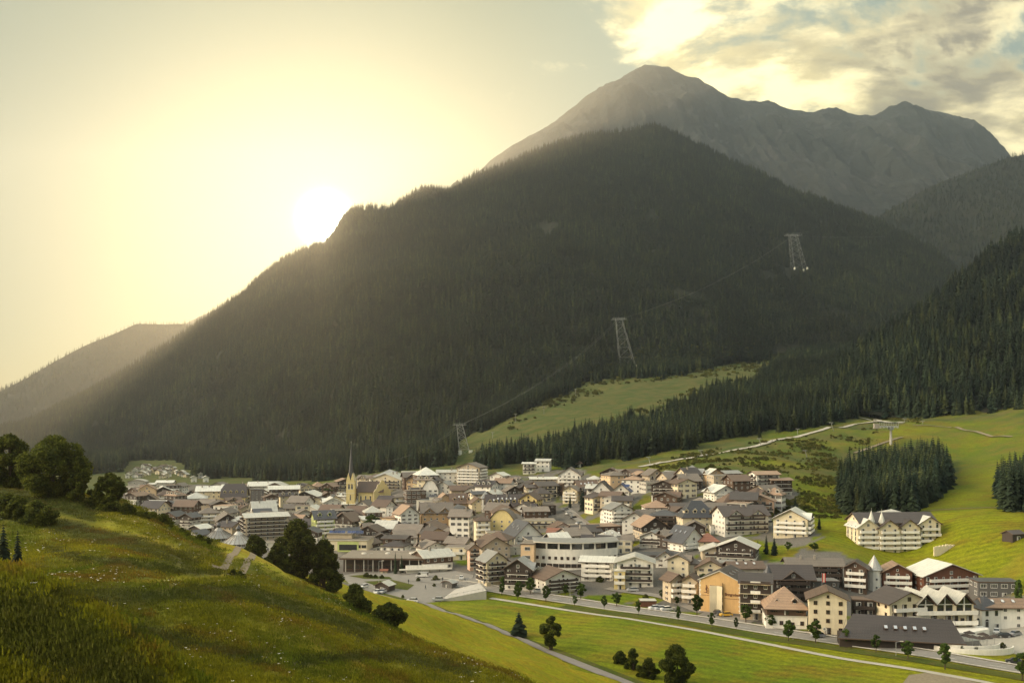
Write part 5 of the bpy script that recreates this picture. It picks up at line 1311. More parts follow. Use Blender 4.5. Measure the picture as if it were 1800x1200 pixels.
(1158,937,28,18,2,6,1,'flat',5,'P','G','b','peach flat-roofed house in front of the dark brown house',{}),
(1135,915,34,12,2,12,.9,'egable',24,'c','g','','small cream house behind the grey cross-gabled house',{}),
(1151,963,54,18,3,-20,.9,'gable',24,'w','m','b','white chalet with rows of small balconies and metal roof',{}),
(1207,970,66,18,3,28,1,'gable',44,'w','s','sB','white house with a vast blackish roof and skylights',hotel),
(1075,956,50,10,1,6,.9,'ehip',30,'q','p','s','low building under a bright roof with skylights',{}),
(1100,958,34,12,2,-10,.9,'flat',5,'G','s','','dark flat-roofed block right of the bright skylit roof',{}),
(1245,965,34,14,2,0,1,'pyramid',36,'c','r','','small house with dark red pyramid roof',{}),
(1258,986,50,18,2,-6,.9,'gable',20,'b','p','b','house with bright roof joined to the left of the broad timber chalet',{}),
(1300,990,82,26,3,-20,.8,'gable',22,'w','p','Tb','broad dark timber chalet with bright roof and white balconies',hotel),
(1155,990,90,13,1,3,.5,'flat',5,'G','s','','long dark flat-roofed building behind the yellow balcony hotel',{}),
(1172,998,40,16,2,-14,.9,'gable',36,'w','s','s','slate-roofed house with bright gable edge behind the yellow balcony hotel',{}),
(1256,938,14,14,2,0,1,'flat',4,'w','G','','small white annex between the mansard roof and the big white house',{}),
(1343,925,26,14,2,10,.9,'flat',4,'w','G','b','white flat terrace house between the big white house and the cream chalet',{}),
# front row along the main road
(832,1003,22,40,5,16,1,'gable',38,'p','g','bN','slim pink tower house at the left of the timber clad hotel',hotel),
(866,1030,52,44,5,26,.9,'gable',36,'c','m','bS','cream five storey hotel with jagged metal roofs by the car park',hotel),
(915,1038,56,38,4,-14,.8,'gable',34,'w','m','Tbx','timber clad hotel with white base beside the car park road',hotel),
(978,1045,86,27,4,26,.75,'gable',22,'w','n','bf','half timbered white chalet with brown balconies facing the road',hotel),
(1053,1022,64,34,4,-12,.8,'egable',16,'w','p','BS','pale three storey house with bright roof behind the half timbered chalet',hotel),
(1118,1033,70,44,4,-8,.8,'gable',18,'w','p','b','yellow and white hotel with dark balconies across the lawn',hotel),
(1090,1036,22,32,3,-8,1,'flat',5,'y','p','B','small yellow and white annex at the left of the dark balcony hotel',{}),
(1196,1015,46,30,3,-20,.9,'gable',26,'c','g','x','cream house with grey gable behind the beige balcony house',{}),
(1178,1050,20,34,4,0,1,'flat',5,'P','G','N','plain peach wall block behind the beige balcony house',{}),
(1185,1059,36,40,4,22,1,'gable',34,'b','n','B','left gable of the beige balcony house by the road',hotel),
(1216,1061,36,40,4,-22,1,'gable',34,'b','n','B','right gable of the beige balcony house by the road',hotel),
(1222,1010,20,20,2,0,1,'pyramid',34,'w','g','','white house with small grey pyramid roof behind the beige house',{}),
(1262,1008,66,18,2,8,.5,'flat',5,'w','m','','long white flat-roofed building behind the ochre hotel',{}),
(1250,1018,52,20,2,-10,.9,'gable',28,'c','n','','brown-roofed house peeping over the ochre hotel gable',{}),
(1310,1020,60,22,3,4,.7,'egable',22,'q','n','s','brown-roofed house behind the ochre hotel',{}),
(1392,1058,72,42,4,-4,.8,'egable',34,'D','d','xbN','blackish timber hotel with zigzag gables and white windows',hotel),
(1432,1030,98,36,4,-6,.5,'egable',22,'D','g','bc','long dark timber hotel with grey roof and white bays',hotel),
(1508,1043,48,44,4,-24,.9,'gable',30,'B','d','B','brown gabled hotel left of the pointed white turret',hotel),
(1577,1046,56,40,4,-10,.9,'gable',28,'R','t','B','reddish timber hotel gable right of the pointed turret',hotel),
(1660,1052,116,40,4,10,.6,'gable',20,'R','p','B','widest brown timber hotel with bright roof before the meadow',hotel),
(1752,1052,74,28,2,-4,.6,'flat',4,'G','s','','dark flat-roofed building at the right edge below the meadow',hotel),
(1444,1044,56,22,2,0,.6,'flat',4,'G','m','N','low dark glass pavilion with a white rim before the long dark hotel',{}),
(1458,1116,76,62,4,-14,.95,'gable',24,'c','n','fN','cream four storey hotel with square brown windows by the road',hotel),
(1520,1112,44,56,4,-14,.8,'flat',8,'D','n','b','dark balcony wing at the right of the cream four storey hotel',hotel),
(1585,1118,92,58,4,14,.8,'gable',24,'c','d','Bf','cream hotel with rounded white balconies above the long low roof',hotel),
(1763,1106,70,40,3,-4,.6,'egable',26,'w','t','s','white wing with bright tan roof at the right edge by the road',hotel),
]
for i, (px, by, wp, eh, n, yaw, ra, rf, pt, wl, rm, fl, lab, kw) in enumerate(T_):
    H(px, by, wp, eh, n, yaw, ra, rf, pt, wl, rm, fl, lab, seed=i, **kw)
# the far hamlet in the haze: forty small houses, nothing tells one from the next
_r = random.Random(5)
for k in range(44):
    a = _r.random(); px = 222 + 106 * _r.random(); by = 842 - 24 * math.sin(math.pi * (px - 215) / 120) * _r.random() ** .6
    H(px, by, _r.uniform(7, 12), _r.uniform(4, 6.5), 2, _r.uniform(-30, 30), 1, 'gable', 26, _r.choice('wwqc'), _r.choice('ppgn'), '', 'tiny pale gabled house in the hazy hamlet beyond the village', group='houses of the far hazy hamlet', seed=k)
for k, px in enumerate([340, 352, 361]): H(px, 847 - (k == 1) * 6, 12, 8, 2, 20, 1, 'gable', 30, 'w', 'p', '', ['left tiny white gabled house right of the hazy hamlet', 'taller tiny white gabled house right of the hazy hamlet', 'right tiny white gabled house right of the hazy hamlet'][k], seed=k)
# ------------------------------------------------------------------ roads, paths and yards
def road_mat(name, c, v=0.2):
    m, t, b = new_mat(name); g = t.new('ShaderNodeNewGeometry'); P = g.outputs['Position']
    n = t.noise(P, 0.25, 6, 0.7); n2 = t.noise(P, 3.0, 4, 0.6)
    k = t.mix(0.5, t.ramp(n, [(0.3, 1 - v), (0.7, 1 + v)]), t.ramp(n2, [(0.3, 1 - v), (0.7, 1 + v)]))
    t.link(t.mix(1.0, c, k, 'MULTIPLY'), b.inputs['Base Color']); b.inputs['Roughness'].default_value = 0.75
    return m
M['asphalt'] = road_mat('worn_asphalt', (0.20, 0.185, 0.16)); M['gravel_path'] = road_mat('gravel_path', (0.36, 0.33, 0.27)); M['lane'] = road_mat('lane_asphalt', (0.19, 0.17, 0.15))
M['paint'] = plain('road_paint', (0.62, 0.60, 0.54), 0.7); M['verge'] = land_mat('verge_grass', (0.055, 0.075, 0.008), (0.085, 0.095, 0.012), (0.09, 0.08, 0.02), 0.05, 2.0, 0.5)
def gpts(pp): return [tuple(on_ground(*p).xy) for p in pp]
ROAD = gpts([(700, 1016), (760, 1020), (840, 1031), (905, 1042), (1030, 1061), (1155, 1079), (1230, 1089), (1380, 1114), (1497, 1130), (1613, 1147), (1707, 1163), (1800, 1178), (1950, 1203), (2100, 1235)])
ribbon('main_road', ROAD, 8.0, gzf, M['asphalt'], 0.09)
def offset(pts, d, jit=0.0):
    P = np.array(pts); n = max(2, int(np.linalg.norm(np.diff(P, axis=0), axis=1).sum() / 4)); L = np.r_[0, np.cumsum(np.linalg.norm(np.diff(P, axis=0), axis=1))]
    s = np.linspace(0, L[-1], n); x = np.interp(s, L, P[:, 0]); y = np.interp(s, L, P[:, 1]); dx = np.gradient(x); dy = np.gradient(y); l = np.hypot(dx, dy)
    return [(a, b) for a, b in zip(x + dy / l * d, y - dx / l * d)]
RC = offset(ROAD, 0.0)
for k in range(6, len(RC) - 4, 3):
    ribbon('road_marking', [RC[k], RC[k + 1]], 0.16, gzf, M['paint'], 0.10, 1.0)
for sd in (-3.75, 3.75): ribbon('road_marking', offset(ROAD, sd)[4:], 0.14, gzf, M['paint'], 0.10, 3)
def kerb(pts, lift=0.20, w_=0.22):
    o = ribbon('kerb', pts, w_, gzf, M['concrete'], lift, 3); md = o.modifiers.new('depth', 'SOLIDIFY'); md.thickness = 0.3; md.offset = -1; return o
kerb(offset(ROAD, -4.2)[3:]); kerb(offset(ROAD, 4.2)[6:])
ribbon('pavement', offset(ROAD, -5.3)[3:], 1.8, gzf, M['gravel_path'], 0.16)
ribbon('grass_verge', offset(ROAD, 8.2)[20:], 5.5, gzf, M['verge'], 0.12)
PATH = gpts([(855, 1050), (940, 1063), (1030, 1077), (1130, 1092), (1230, 1108), (1400, 1142), (1550, 1168), (1650, 1184), (1750, 1202), (1900, 1235)])
ribbon('footpath', PATH, 2.3, gzf, M['gravel_path'], 0.13)
LANE = gpts([(640, 1040), (690, 1053), (735, 1066), (780, 1079), (830, 1097), (880, 1115), (930, 1134), (980, 1152), (1030, 1172), (1080, 1191), (1140, 1216), (1200, 1245)])
ribbon('lane', LANE, 3.3, lambda x, y: np.maximum(gzf(x, y), hzf(x, y)), M['lane'], 0.15)
ribbon('grass_verge', offset(LANE, -2.9), 2.4, lambda x, y: np.maximum(gzf(x, y), hzf(x, y)), M['verge'], 0.13)
HR_ = gpts([(1120, 822), (1150, 816), (1190, 809), (1230, 802), (1275, 795), (1305, 789), (1345, 781), (1400, 768), (1440, 758), (1500, 746), (1545, 741), (1590, 744)])
ribbon('hillside_road', HR_, 5.0, gzf, M['gravel_path'], 0.5)
ribbon('hillside_road', gpts([(1505, 733), (1530, 738), (1548, 742)]), 4.0, gzf, M['gravel_path'], 0.55)
ribbon('path', gpts([(1500, 797), (1530, 787), (1560, 776), (1590, 768)]), 3.0, gzf, M['dirt'], 0.5)
ribbon('path', gpts([(1600, 746), (1660, 750), (1720, 760), (1780, 768)]), 3.0, gzf, M['dirt'], 0.3)
ribbon('path', gpts([(1620, 899), (1700, 893), (1760, 892)]), 1.5, gzf, M['dirt'], 0.2)
ribbon('street', gpts([(992, 893), (1003, 900), (1015, 911), (1033, 925), (1045, 935)]), 5.0, gzf, M['asphalt'], 0.25)
ribbon('street', gpts([(905, 842), (935, 850), (965, 862), (1000, 872)]), 4.0, gzf, M['gravel_path'], 0.25)
ribbon('street', gpts([(1060, 1032), (1100, 1040), (1160, 1046), (1200, 1062), (1240, 1078)]), 4.0, gzf, M['asphalt'], 0.12)
def patch(name, poly, mat, lift, step=2.0):
    """an area of ground given by its picture outline, draped on the terrain"""
    P = np.array(gpts(poly)); me = bpy.data.meshes.new(name); bm = bmesh.new()
    vs = [bm.verts.new((x, y, 0)) for x, y in P]; bm.faces.new(vs); bmesh.ops.triangulate(bm, faces=bm.faces[:])
    bmesh.ops.subdivide_edges(bm, edges=bm.edges[:], cuts=6, use_grid_fill=True)
    co = np.array([v.co[:2] for v in bm.verts]); z = gzf(co[:, 0], co[:, 1])
    for v, q in zip(bm.verts, z): v.co.z = q + lift
    bm.normal_update(); 
    for f in bm.faces:
        if f.normal.z < 0: f.normal_flip()
    bm.to_mesh(me); bm.free(); o = link_mesh(name, me, mat); tag(o, kind='structure'); return o
patch('car_park', [(598, 1012), (640, 1004), (720, 1003), (800, 1003), (850, 1014), (862, 1030), (852, 1046), (775, 1057), (722, 1061), (688, 1052), (655, 1041), (620, 1030)], M['asphalt'], 0.07)
patch('lawn', [(640, 1022), (690, 1019), (728, 1028), (716, 1037), (694, 1034), (660, 1029)], M['verge'], 0.14)
patch('lawn', [(612, 1012), (640, 1010), (685, 1014), (690, 1018), (640, 1017)], M['verge'], 0.14)
patch('hotel_yard', [(1700, 1100), (1745, 1085), (1850, 1100), (1850, 1165), (1790, 1150), (1730, 1140)], M['gravel_path'], 0.10)
patch('gravel_yard', [(1598, 1186), (1640, 1181), (1720, 1200), (1760, 1215), (1640, 1230), (1580, 1210)], M['dirt'], 0.10)
patch('courtyard', [(1225, 1082), (1240, 1074), (1330, 1088), (1318, 1096), (1262, 1088)], M['asphalt'], 0.10)

# ------------------------------------------------------------------ landmark buildings
def GL(px, by):
    p = on_ground(px, by); return p, p.y / F
WM_ = WALL
# church
p, s = GL(645, 889)
c = empty('church', p, R(0), label='yellow church with twin-gabled tower and tall thin dark spire', cat='church')
def rel(px, base=None): return (px - (900 + c.location.x / c.location.y * F)) * s
tw = 15 * s; tx = -29 * s; th_ = 60 * s
m = MB(); m.box(tx - tw / 2, tx + tw / 2, 0, tw, -4, th_ - 16 * s, 0)
for q in (.02,): m.box(tx - tw / 2 - .15, tx + tw / 2 + .15, -.15, tw + .15, 22 * s, 22 * s + .35, 1).box(tx - tw / 2 - .15, tx + tw / 2 + .15, -.15, tw + .15, 40 * s, 40 * s + .35, 1)
tower = m.build('tower', [WM_['y'], WM_['c']], c)
m = MB()
for (x0, x1) in ((tx - tw / 2, tx), (tx, tx + tw / 2)):
    z0 = th_ - 16 * s; m.poly([(x0, -.05, z0), (x1, -.05, z0), ((x0 + x1) / 2, -.05, z0 + 14 * s)], 0); m.poly([(x0, -.05, z0), ((x0 + x1) / 2, -.05, z0 + 14 * s), ((x0 + x1) / 2, tw, z0 + 14 * s), (x0, tw, z0)], 1); m.poly([(x1, tw, z0), ((x0 + x1) / 2, tw, z0 + 14 * s), ((x0 + x1) / 2, -.05, z0 + 14 * s), (x1, -.05, z0)], 1); m.poly([(x1, tw, z0), (x0, tw, z0), ((x0 + x1) / 2, tw, z0 + 14 * s)], 0)
m.build('pinnacle_gables', [WM_['y'], WM_['c']], tower)
sp_ = MB(); sp_.cone(tx, tw / 2, th_ - 14 * s, 110 * s, tw * .36, 0.0, 8, 0, math.pi / 8); sp_.bar((tx, tw / 2, 109 * s), (tx, tw / 2, 114 * s), .12, 1); sp_.box(tx - .5, tx + .5, tw / 2 - .06, tw / 2 + .06, 112 * s, 112 * s + .15, 1)
sp_.build('spire', [ROOF['s'], M['steel']], tower)
for k, z in enumerate((27 * s, 8 * s)):
    for dx in ((-2.6, 2.6) if k == 0 else (0,)): inst('window', win_mesh('a', 'white_frame'), tower, (tx + dx * s, -.03, z + 1), 0, (.6 + .4 * (k == 0), 1, 1.5))
nl = 42 * s; nw = 13.0; ne = 26 * s
nave = wing(c, rel(650), tw + nw / 2 - 3, 0, nl, nw, ne, 1, 'egable', 44, 'y', 'n', 'N', 'nave')
for o in list(nave.children):
    if o.name.startswith(('window', 'door')): bpy.data.objects.remove(o)
for k in range(5): inst('window', win_mesh('t', 'white_frame'), nave, (-nl / 2 + (k + .5) * nl / 5, -nw / 2 - .02, 6 * s))
# curved west gable of the nave
g0 = rel(671); gz = ne; m = MB(); pr = [(-8, -6), (8, -6), (8, gz - 1), (6.6, gz + 1.2), (5.4, gz + 1.6), (4.4, gz + 4.5), (2.6, gz + 5.0), (1.4, gz + 7.4), (0, gz + 8.0), (-1.4, gz + 7.4), (-2.6, gz + 5.0), (-4.4, gz + 4.5), (-5.4, gz + 1.6), (-6.6, gz + 1.2), (-8, gz - 1)]
pr = [(x * .82, z) for x, z in pr]
m.poly([(x, 0, z) for x, z in pr], 0); m.poly([(x, .7, z) for x, z in pr][::-1], 0)
for i in range(len(pr)): a, b = pr[i], pr[(i + 1) % len(pr)]; m.poly([(a[0], 0, a[1]), (a[0], .7, a[1]), (b[0], .7, b[1]), (b[0], 0, b[1])], 1)
fac = m.build('gable_front', [WM_['y'], WM_['c']], c, loc=(g0, tw - 2.5, 0), rz=R(28))
inst('window', win_mesh('t', 'white_frame'), fac, (0, -.04, 6 * s)); inst('door', win_mesh('a', 'wood_frame'), fac, (0, -.06, 0.1), 0, (1.6, 1, 1.5))
wing(c, rel(668), tw - 6, 28, 5, 4, 4, 1, 'gable', 40, 'y', 's', 'N', 'porch')

# ochre hotel with lettering
p, s = GL(1265, 1076)
o_ = empty('hotel', p, R(-26), label='ochre gabled hotel with lettering and a white zigzag bay on its windowless end wall', cat='hotel')
w_ = 14.0; e_ = 56 * s; l_ = 15
m = MB(); m.box(-w_ / 2, w_ / 2, 0, l_, -2, e_, 0)
rise = 17 * s
for y in (0, l_): m.poly([(-w_ / 2, y, e_), (w_ / 2, y, e_), (0, y, e_ + rise)], 0)
wl_ = m.build('wall', [WM_['o']], o_)
m = MB()
for k in range(14):
    z = k * e_ / 14
    for sx_ in (-1, 1):
        d_ = .55 if k % 2 else .3; x1 = sx_ * w_ / 2; x0 = x1 - sx_ * d_
        m.box(min(x0, x1) - (.04 if sx_ < 0 else 0), max(x0, x1) + (.04 if sx_ > 0 else 0), -.05, .2, z, z + e_ / 14 * .8, 0)
m.build('quoins', [WM_['w']], o_)
tp = rise / (w_ / 2); m = MB(); X = w_ / 2 + .5; Y0 = -.5; z_e = e_ - .5 * tp + .25; z_r = e_ + rise + .25
m.solid([(-X, Y0, z_e), (X, Y0, z_e), (0, Y0, z_r), (-X, l_ + .5, z_e), (X, l_ + .5, z_e), (0, l_ + .5, z_r)], [(0, 2, 5, 3), (2, 1, 4, 5)], .3, 0, 1)
ro = m.build('roof', [ROOF['d'], M['pale_fascia']], o_)
for k in range(3): skylight(ro, 3.2, 3 + k * 4, e_ + (w_ / 2 - 3.2) * tp + .27, -tp, True, 1.2)
m = MB(); bx = -1.1; bw = 4.3; bh = 47 * s
m.poly([(bx - bw / 2, 0, 0), (bx - bw / 2, -.9, 0), (bx - bw / 2, -.9, bh), (bx - bw / 2, 0, bh)], 0); m.poly([(bx - bw / 2, -.9, 0), (bx + .2, -.25, 0), (bx + .2, -.25, bh), (bx - bw / 2, -.9, bh)], 0)
m.poly([(bx + .2, -.25, 0), (bx + bw / 2, -1.0, 0), (bx + bw / 2, -1.0, bh), (bx + .2, -.25, bh)], 0); m.poly([(bx + bw / 2, -1.0, 0), (bx + bw / 2, 0, 0), (bx + bw / 2, 0, bh), (bx + bw / 2, -1.0, bh)], 0)
m.poly([(bx - bw / 2, 0, bh), (bx - bw / 2, -.9, bh), (bx + .2, -.25, bh), (bx + bw / 2, -1, bh), (bx + bw / 2, 0, bh)], 1)
bay = m.build('zigzag_bay', [WM_['c'], M['fascia']], o_)
for k in range(4): q = MB().box(0, .06, -.75, -.2, 0, 1.5, 0); q.build('window', [M['glass']], bay, loc=(bx + bw / 2, 0, 1.2 + k * 2.5))
def lettering(parent, text, size, loc, mat, name='lettering'):
    cu = bpy.data.curves.new(name, 'FONT'); cu.body = text; cu.size = size; cu.extrude = .05; cu.offset = .035; cu.align_x = 'CENTER'; cu.materials.append(mat)
    o = bpy.data.objects.new(name, cu); COL.objects.link(o); o.parent = parent; o.location = loc; o.rotation_euler = (R(90), 0, 0); return o
M['letter'] = plain('letter_paint', (0.13, 0.055, 0.03), 0.7)
lettering(wl_, 'Bergerhof', 1.3, (4.35, -.06, 32 * s - 0.2), M['letter'])
m = MB()      # painted scroll line under the name, and the skier emblem
for x0, x1, z0 in ((1.6, 6.7, 25 * s), (-6.8, -3.5, 28 * s)):
    n_ = 16
    for k in range(n_):
        a = x0 + (x1 - x0) * k / n_; b = x0 + (x1 - x0) * (k + 1) / n_; za = z0 + .13 * (k % 2); zb = z0 + .13 * ((k + 1) % 2)
        m.poly([(a, -.03, za), (b, -.03, zb), (b, -.03, zb + .14), (a, -.03, za + .14)], 0)
m.build('scroll_line', [M['letter']], wl_)
m = MB(); ex, ez = -4.6, 33 * s
for a, b, r_ in (((0, 2.6), (.25, 2.1), .2), ((.2, 2.1), (-.1, 1.2), .26), ((-.1, 1.2), (.35, .7), .2), ((.35, .7), (-.1, .1), .17), ((.15, 2.0), (.75, 1.5), .1), ((-.8, .25), (.9, -.15), .08), ((.75, 1.5), (.9, .1), .05)):
    m.bar((ex + a[0], -.05, ez + a[1]), (ex + b[0], -.05, ez + b[1]), r_, 0, 6)
m.build('skier_emblem', [M['letter']], wl_)
# balcony wing of the ochre hotel
p2, s2 = GL(1328, 1089)
v = empty('hotel', p2, R(-15), label='balcony wing with alternating white and dark balconies joined to the ochre hotel', cat='hotel')
bw = wing(v, 0, 6, 0, 9.6, 12, 66 * s2, 4, 'flat', 5, 'b', 'd', 'T', 'wall_block')
for k in range(1, 5):
    z = k * 66 * s2 / 4 - 1.2 - (66 * s2 / 4 - 2.7) * .5
    for j in range(3):
        white = (j + k) % 2 == 0 if j != 1 else True
        q = MB(); q.box(-1.55, 1.55, -1.5, 0, -.15, .05, 1).box(-1.55, 1.55, -1.5, -1.4, .05, 1.0, 0)
        q.build('balcony', [WM_['w'] if j == 1 else M['dark_wood'], WM_['c']], v, loc=(-3.2 + j * 3.2, -.02, (k - 1) * 66 * s2 / 4 + 2.6))
m = MB(); m.solid([(-5.6, -1.8, 66 * s2), (5.6, -1.8, 66 * s2), (5.6, 4, 66 * s2 + 2.6), (-5.6, 4, 66 * s2 + 2.6)], [(0, 1, 2, 3)], .3, 0, 1); m.build('roof', [ROOF['d'], M['fascia']], v)
# round turret
def turret(px, by, wpx, hpx, cone_px, label, wall='w', rm='s', n=12):
    p, s = GL(px, by); t_ = empty('turret', p, 0, label=label, cat='tower'); r = wpx * s / 2; h = hpx * s
    MB().cone(0, r, -3, h, r, r, n, 0).build('wall', [WM_[wall]], t_); MB().cone(0, r, h, h + cone_px * s, r * 1.25, 0, n, 0).build('roof', [ROOF[rm]], t_)
    for k in range(max(2, int(h / 3))): inst('window', win_mesh('s', 'white_frame'), t_, (0, -.02, 1.2 + k * 3))
    return t_
turret(1352, 1072, 17, 58, 22, 'white round turret with dark cone roof between the ochre hotel and the blackish hotel')
turret(1541, 1040, 24, 38, 26, 'white turret with pointed grey roof and arched windows among the brown hotels', rm='m')
# house with the tiled pyramid roof
p, s = GL(1383, 1105)
h_ = empty('house', p, R(-8), label='brown and white house with a large tan tiled pyramid roof by the road', cat='house')
wing(h_, 0, 6.2, 0, 12.5, 11.5, 21 * s, 1, 'flat', 5, 'w', 'G', 'f', 'ground_floor', wk='w')
wing(h_, 0, 6.2, 0, 11.8, 11.2, 15 * s, 1, 'pyramid', 42, 'B', 't', 'f', 'upper_floor', dz=21 * s + .36, base=0, ov=1.0, wk='b')
dormer(h_, (2.6, 1.4, 44 * s), 0, WALL['B'], ROOF['t'], .8); dormer(h_, (-2.8, 2.0, 42 * s), 0, WALL['B'], ROOF['t'], .7)
# castle-like hotel on the meadow
p, s = GL(1588, 975)
k_ = empty('hotel', p + Vector((0, 9, 0)), R(4), label='castle-like cream hotel with two pointed turrets standing on the bright meadow', cat='hotel')
def q_(px): return (px - 1588) * s
wing(k_, q_(1588), 4, 0, 150 * s * .92, 14, 55 * s, 5, 'egable', 26, 'c', 'd', 'B', 'main_block')
for (px, wd, e, yo, pt, rm, fl) in ((1529, 38, 47, -4, 34, 'p', 'B'), (1566, 38, 46, -5, 34, 'd', 'B'), (1604, 38, 46, -4.5, 34, 'd', 'B'), (1643, 40, 52, -3.5, 30, 'p', 'B')):
    wing(k_, q_(px), yo + 5, 0, wd * s, 12, e * s, 5, 'gable', pt + 2, 'c', rm, fl, 'bay', wk='a', ov=.8)
wing(k_, q_(1600), 10, 0, 70 * s, 9, 62 * s, 5, 'hip', 16, 'c', 'p', 'N', 'roof_storey', ov=.8)
for px, z in ((1538, 50), (1557, 48)):
    q = MB(); q.cone(0, 0, z * s, (z + 6) * s, 1.3, 1.3, 8, 0).cone(0, 0, (z + 6) * s, (z + 27) * s, 1.7, 0, 8, 1).bar((0, 0, (z + 26) * s), (0, 0, (z + 31) * s), .07, 1)
    q.build('spired_turret', [WM_['c'], ROOF['p']], k_, loc=(q_(px), -3.2, 0))
# stone terrace wall stepping down beside it
p, s = GL(1672, 962); m = MB()
for k in range(7): m.box(-2 + k * 1.7 - 6, -2 + k * 1.7 - 4.9, -.3, .3, -3, 1.5 - .2 * abs(k - 3), 0)
m.box(-9, 5, -.2, .2, -3, .7, 0); tag(m.build('terrace_wall', [WM_['c']], None, loc=p, rz=R(20)), 'cream balustrade wall beside the castle-like hotel', 'wall')
# curved white hotel
p, s = GL(1015, 1003)
cv_ = empty('hotel', p, R(0), label='long curved white hotel with a dark glazed top floor and overhanging roof', cat='hotel')
N = 14; Wd = 150 * s; pts = []
for k in range(N + 1):
    t = k / N; x = -Wd / 2 + Wd * t; y = 5.5 * (2 * t - 1) ** 2 + 1.5 + 2.0 * t; pts.append((x, y))
back = [(x, y + 13) for x, y in pts][::-1]; H3 = 36 * s; H4 = 47 * s
MB().prism(pts + back, -4, H3, 0).build('wall', [WM_['w']], cv_)
ins_ = [(x, y + .9) for x, y in pts]; MB().prism(ins_ + [(x, y - .5) for x, y in back], H3, H4, 0).build('glazed_storey', [M['glass']], cv_)
m = MB()
for k in range(0, N + 1, 2): x, y = pts[k]; m.box(x - .35, x + .35, y - .05, y + .7, H3, H4, 0)
m.build('piers', [WM_['w']], cv_)
ou = [(x * 1.03, y - 1.2) for x, y in pts]; MB().prism(ou + [(x * 1.03, y + 1) for x, y in back], H4, H4 + .5, 1, 0).build('roof', [ROOF['m'], M['pale_fascia']], cv_)
for k in range(N):
    (x0, y0), (x1, y1) = pts[k], pts[k + 1]; a = math.atan2(y1 - y0, x1 - x0)
    for z in (1.0, 4.2, 7.2):
        if z + 1.5 < H3: inst('window', win_mesh('b' if z < 2 else 'w', 'wood_frame'), cv_, ((x0 + x1) / 2, (y0 + y1) / 2 - .02, z), a)
wing(cv_, -Wd / 2 - 2.2, 7, -8, 5.5, 12, H4 - .3, 3, 'flat', 5, 'P', 'G', '', 'end_block')
# tent-roofed round buildings
for (px, by, rp, hp, wp_, lab) in ((411, 965, 29, 24, 9, 'round hall with a wide grey tent-like cone roof by the crest, in front'), (376, 955, 28, 20, 9, 'round hall with a wide grey tent-like cone roof behind the front one')):
    p, s = GL(px, by); t_ = empty('round_hall', p, 0, label=lab, cat='hall'); r = rp * s; h = wp_ * s
    MB().cone(0, r, -3, h, r * .9, r * .9, 20, 0).build('wall', [WM_['g']], t_)
    m = MB(); nn = 20
    for k in range(nn):
        a0, a1 = 2 * math.pi * k / nn, 2 * math.pi * (k + 1) / nn; prev = None
        for f0, f1 in ((1.0, .62), (.62, .3), (.3, .1)):
            z = lambda f: h - .2 + hp * s * (1 - f) ** 1.45
            m.poly([(math.cos(a0) * r * f0, r + math.sin(a0) * r * f0, z(f0)), (math.cos(a1) * r * f0, r + math.sin(a1) * r * f0, z(f0)), (math.cos(a1) * r * f1, r + math.sin(a1) * r * f1, z(f1)), (math.cos(a0) * r * f1, r + math.sin(a0) * r * f1, z(f1))], 0)
        m.bar((math.cos(a0) * r, r + math.sin(a0) * r, h - .1), (math.cos(a0) * r * .3, r + math.sin(a0) * r * .3, h - .1 + hp * s * .7 ** 1.45), .14, 1)
    m.cone(0, r, h - .3, h - .21, r, r, nn, 1)
    rf = m.build('roof', [ROOF['m'], ROOF['g']], t_)
    MB().cone(0, r, h + hp * s * .82, h + hp * s * .86 + 1, r * .11, r * .11, 10, 0).cone(0, r, h + hp * s * .86 + 1, h + hp * s + 2, r * .17, 0, 10, 1).build('lantern', [M['glass'], ROOF['s']], rf)
    for k in range(9):
        a = -math.pi / 2 + (k - 4) * .3; inst('window', win_mesh('b', 'white_frame'), t_, (math.cos(a) * r * .905, r + math.sin(a) * r * .905, .9), a + math.pi / 2)
# modern shop with lime frame and solar panels
p, s = GL(607, 978); t_ = empty('shop', p, R(-4), label='modern flat-roofed shop with a lime green frame and solar panels on top', cat='shop'); W_ = 78 * s
MB().box(-W_ / 2, W_ / 2, 0, 14, -3, 11 * s, 0).box(-W_ / 2, W_ / 2, -.8, 14.2, 11 * s, 29 * s, 1).build('wall', [M['concrete'], WM_['c']], t_)
MB().box(-W_ / 2 - .5, W_ / 2 + .5, -1.3, 14.7, 29 * s, 29 * s + .4, 1, 0).build('roof', [ROOF['G'], M['pale_fascia']], t_)
MB().box(-W_ / 2 + 1, W_ / 2 - 8, 3, 12, 29 * s + .4, 38 * s, 0).box(-W_ / 2 + .5, W_ / 2 - 7.5, 2.5, 12.5, 38 * s, 38 * s + .3, 1).build('upper_storey', [WM_['b'], ROOF['G']], t_)
MB().box(-3.5, 6.5, -1.0, -.8, 9 * s, 27 * s, 0).box(-2.7, 5.7, -1.06, -1.0, 12 * s, 22 * s, 1).build('lime_frame', [WM_['l'], M['glass']], t_)
for k in range(4): MB().box(-1.1, 1.1, -.9, -.82, 0, 1.4, 0).build('window', [M['glass']], t_, loc=(-W_ / 2 + 1.6 + (k % 2) * 2.6 + (k // 2) * (W_ - 5.6), 0, 16 * s))
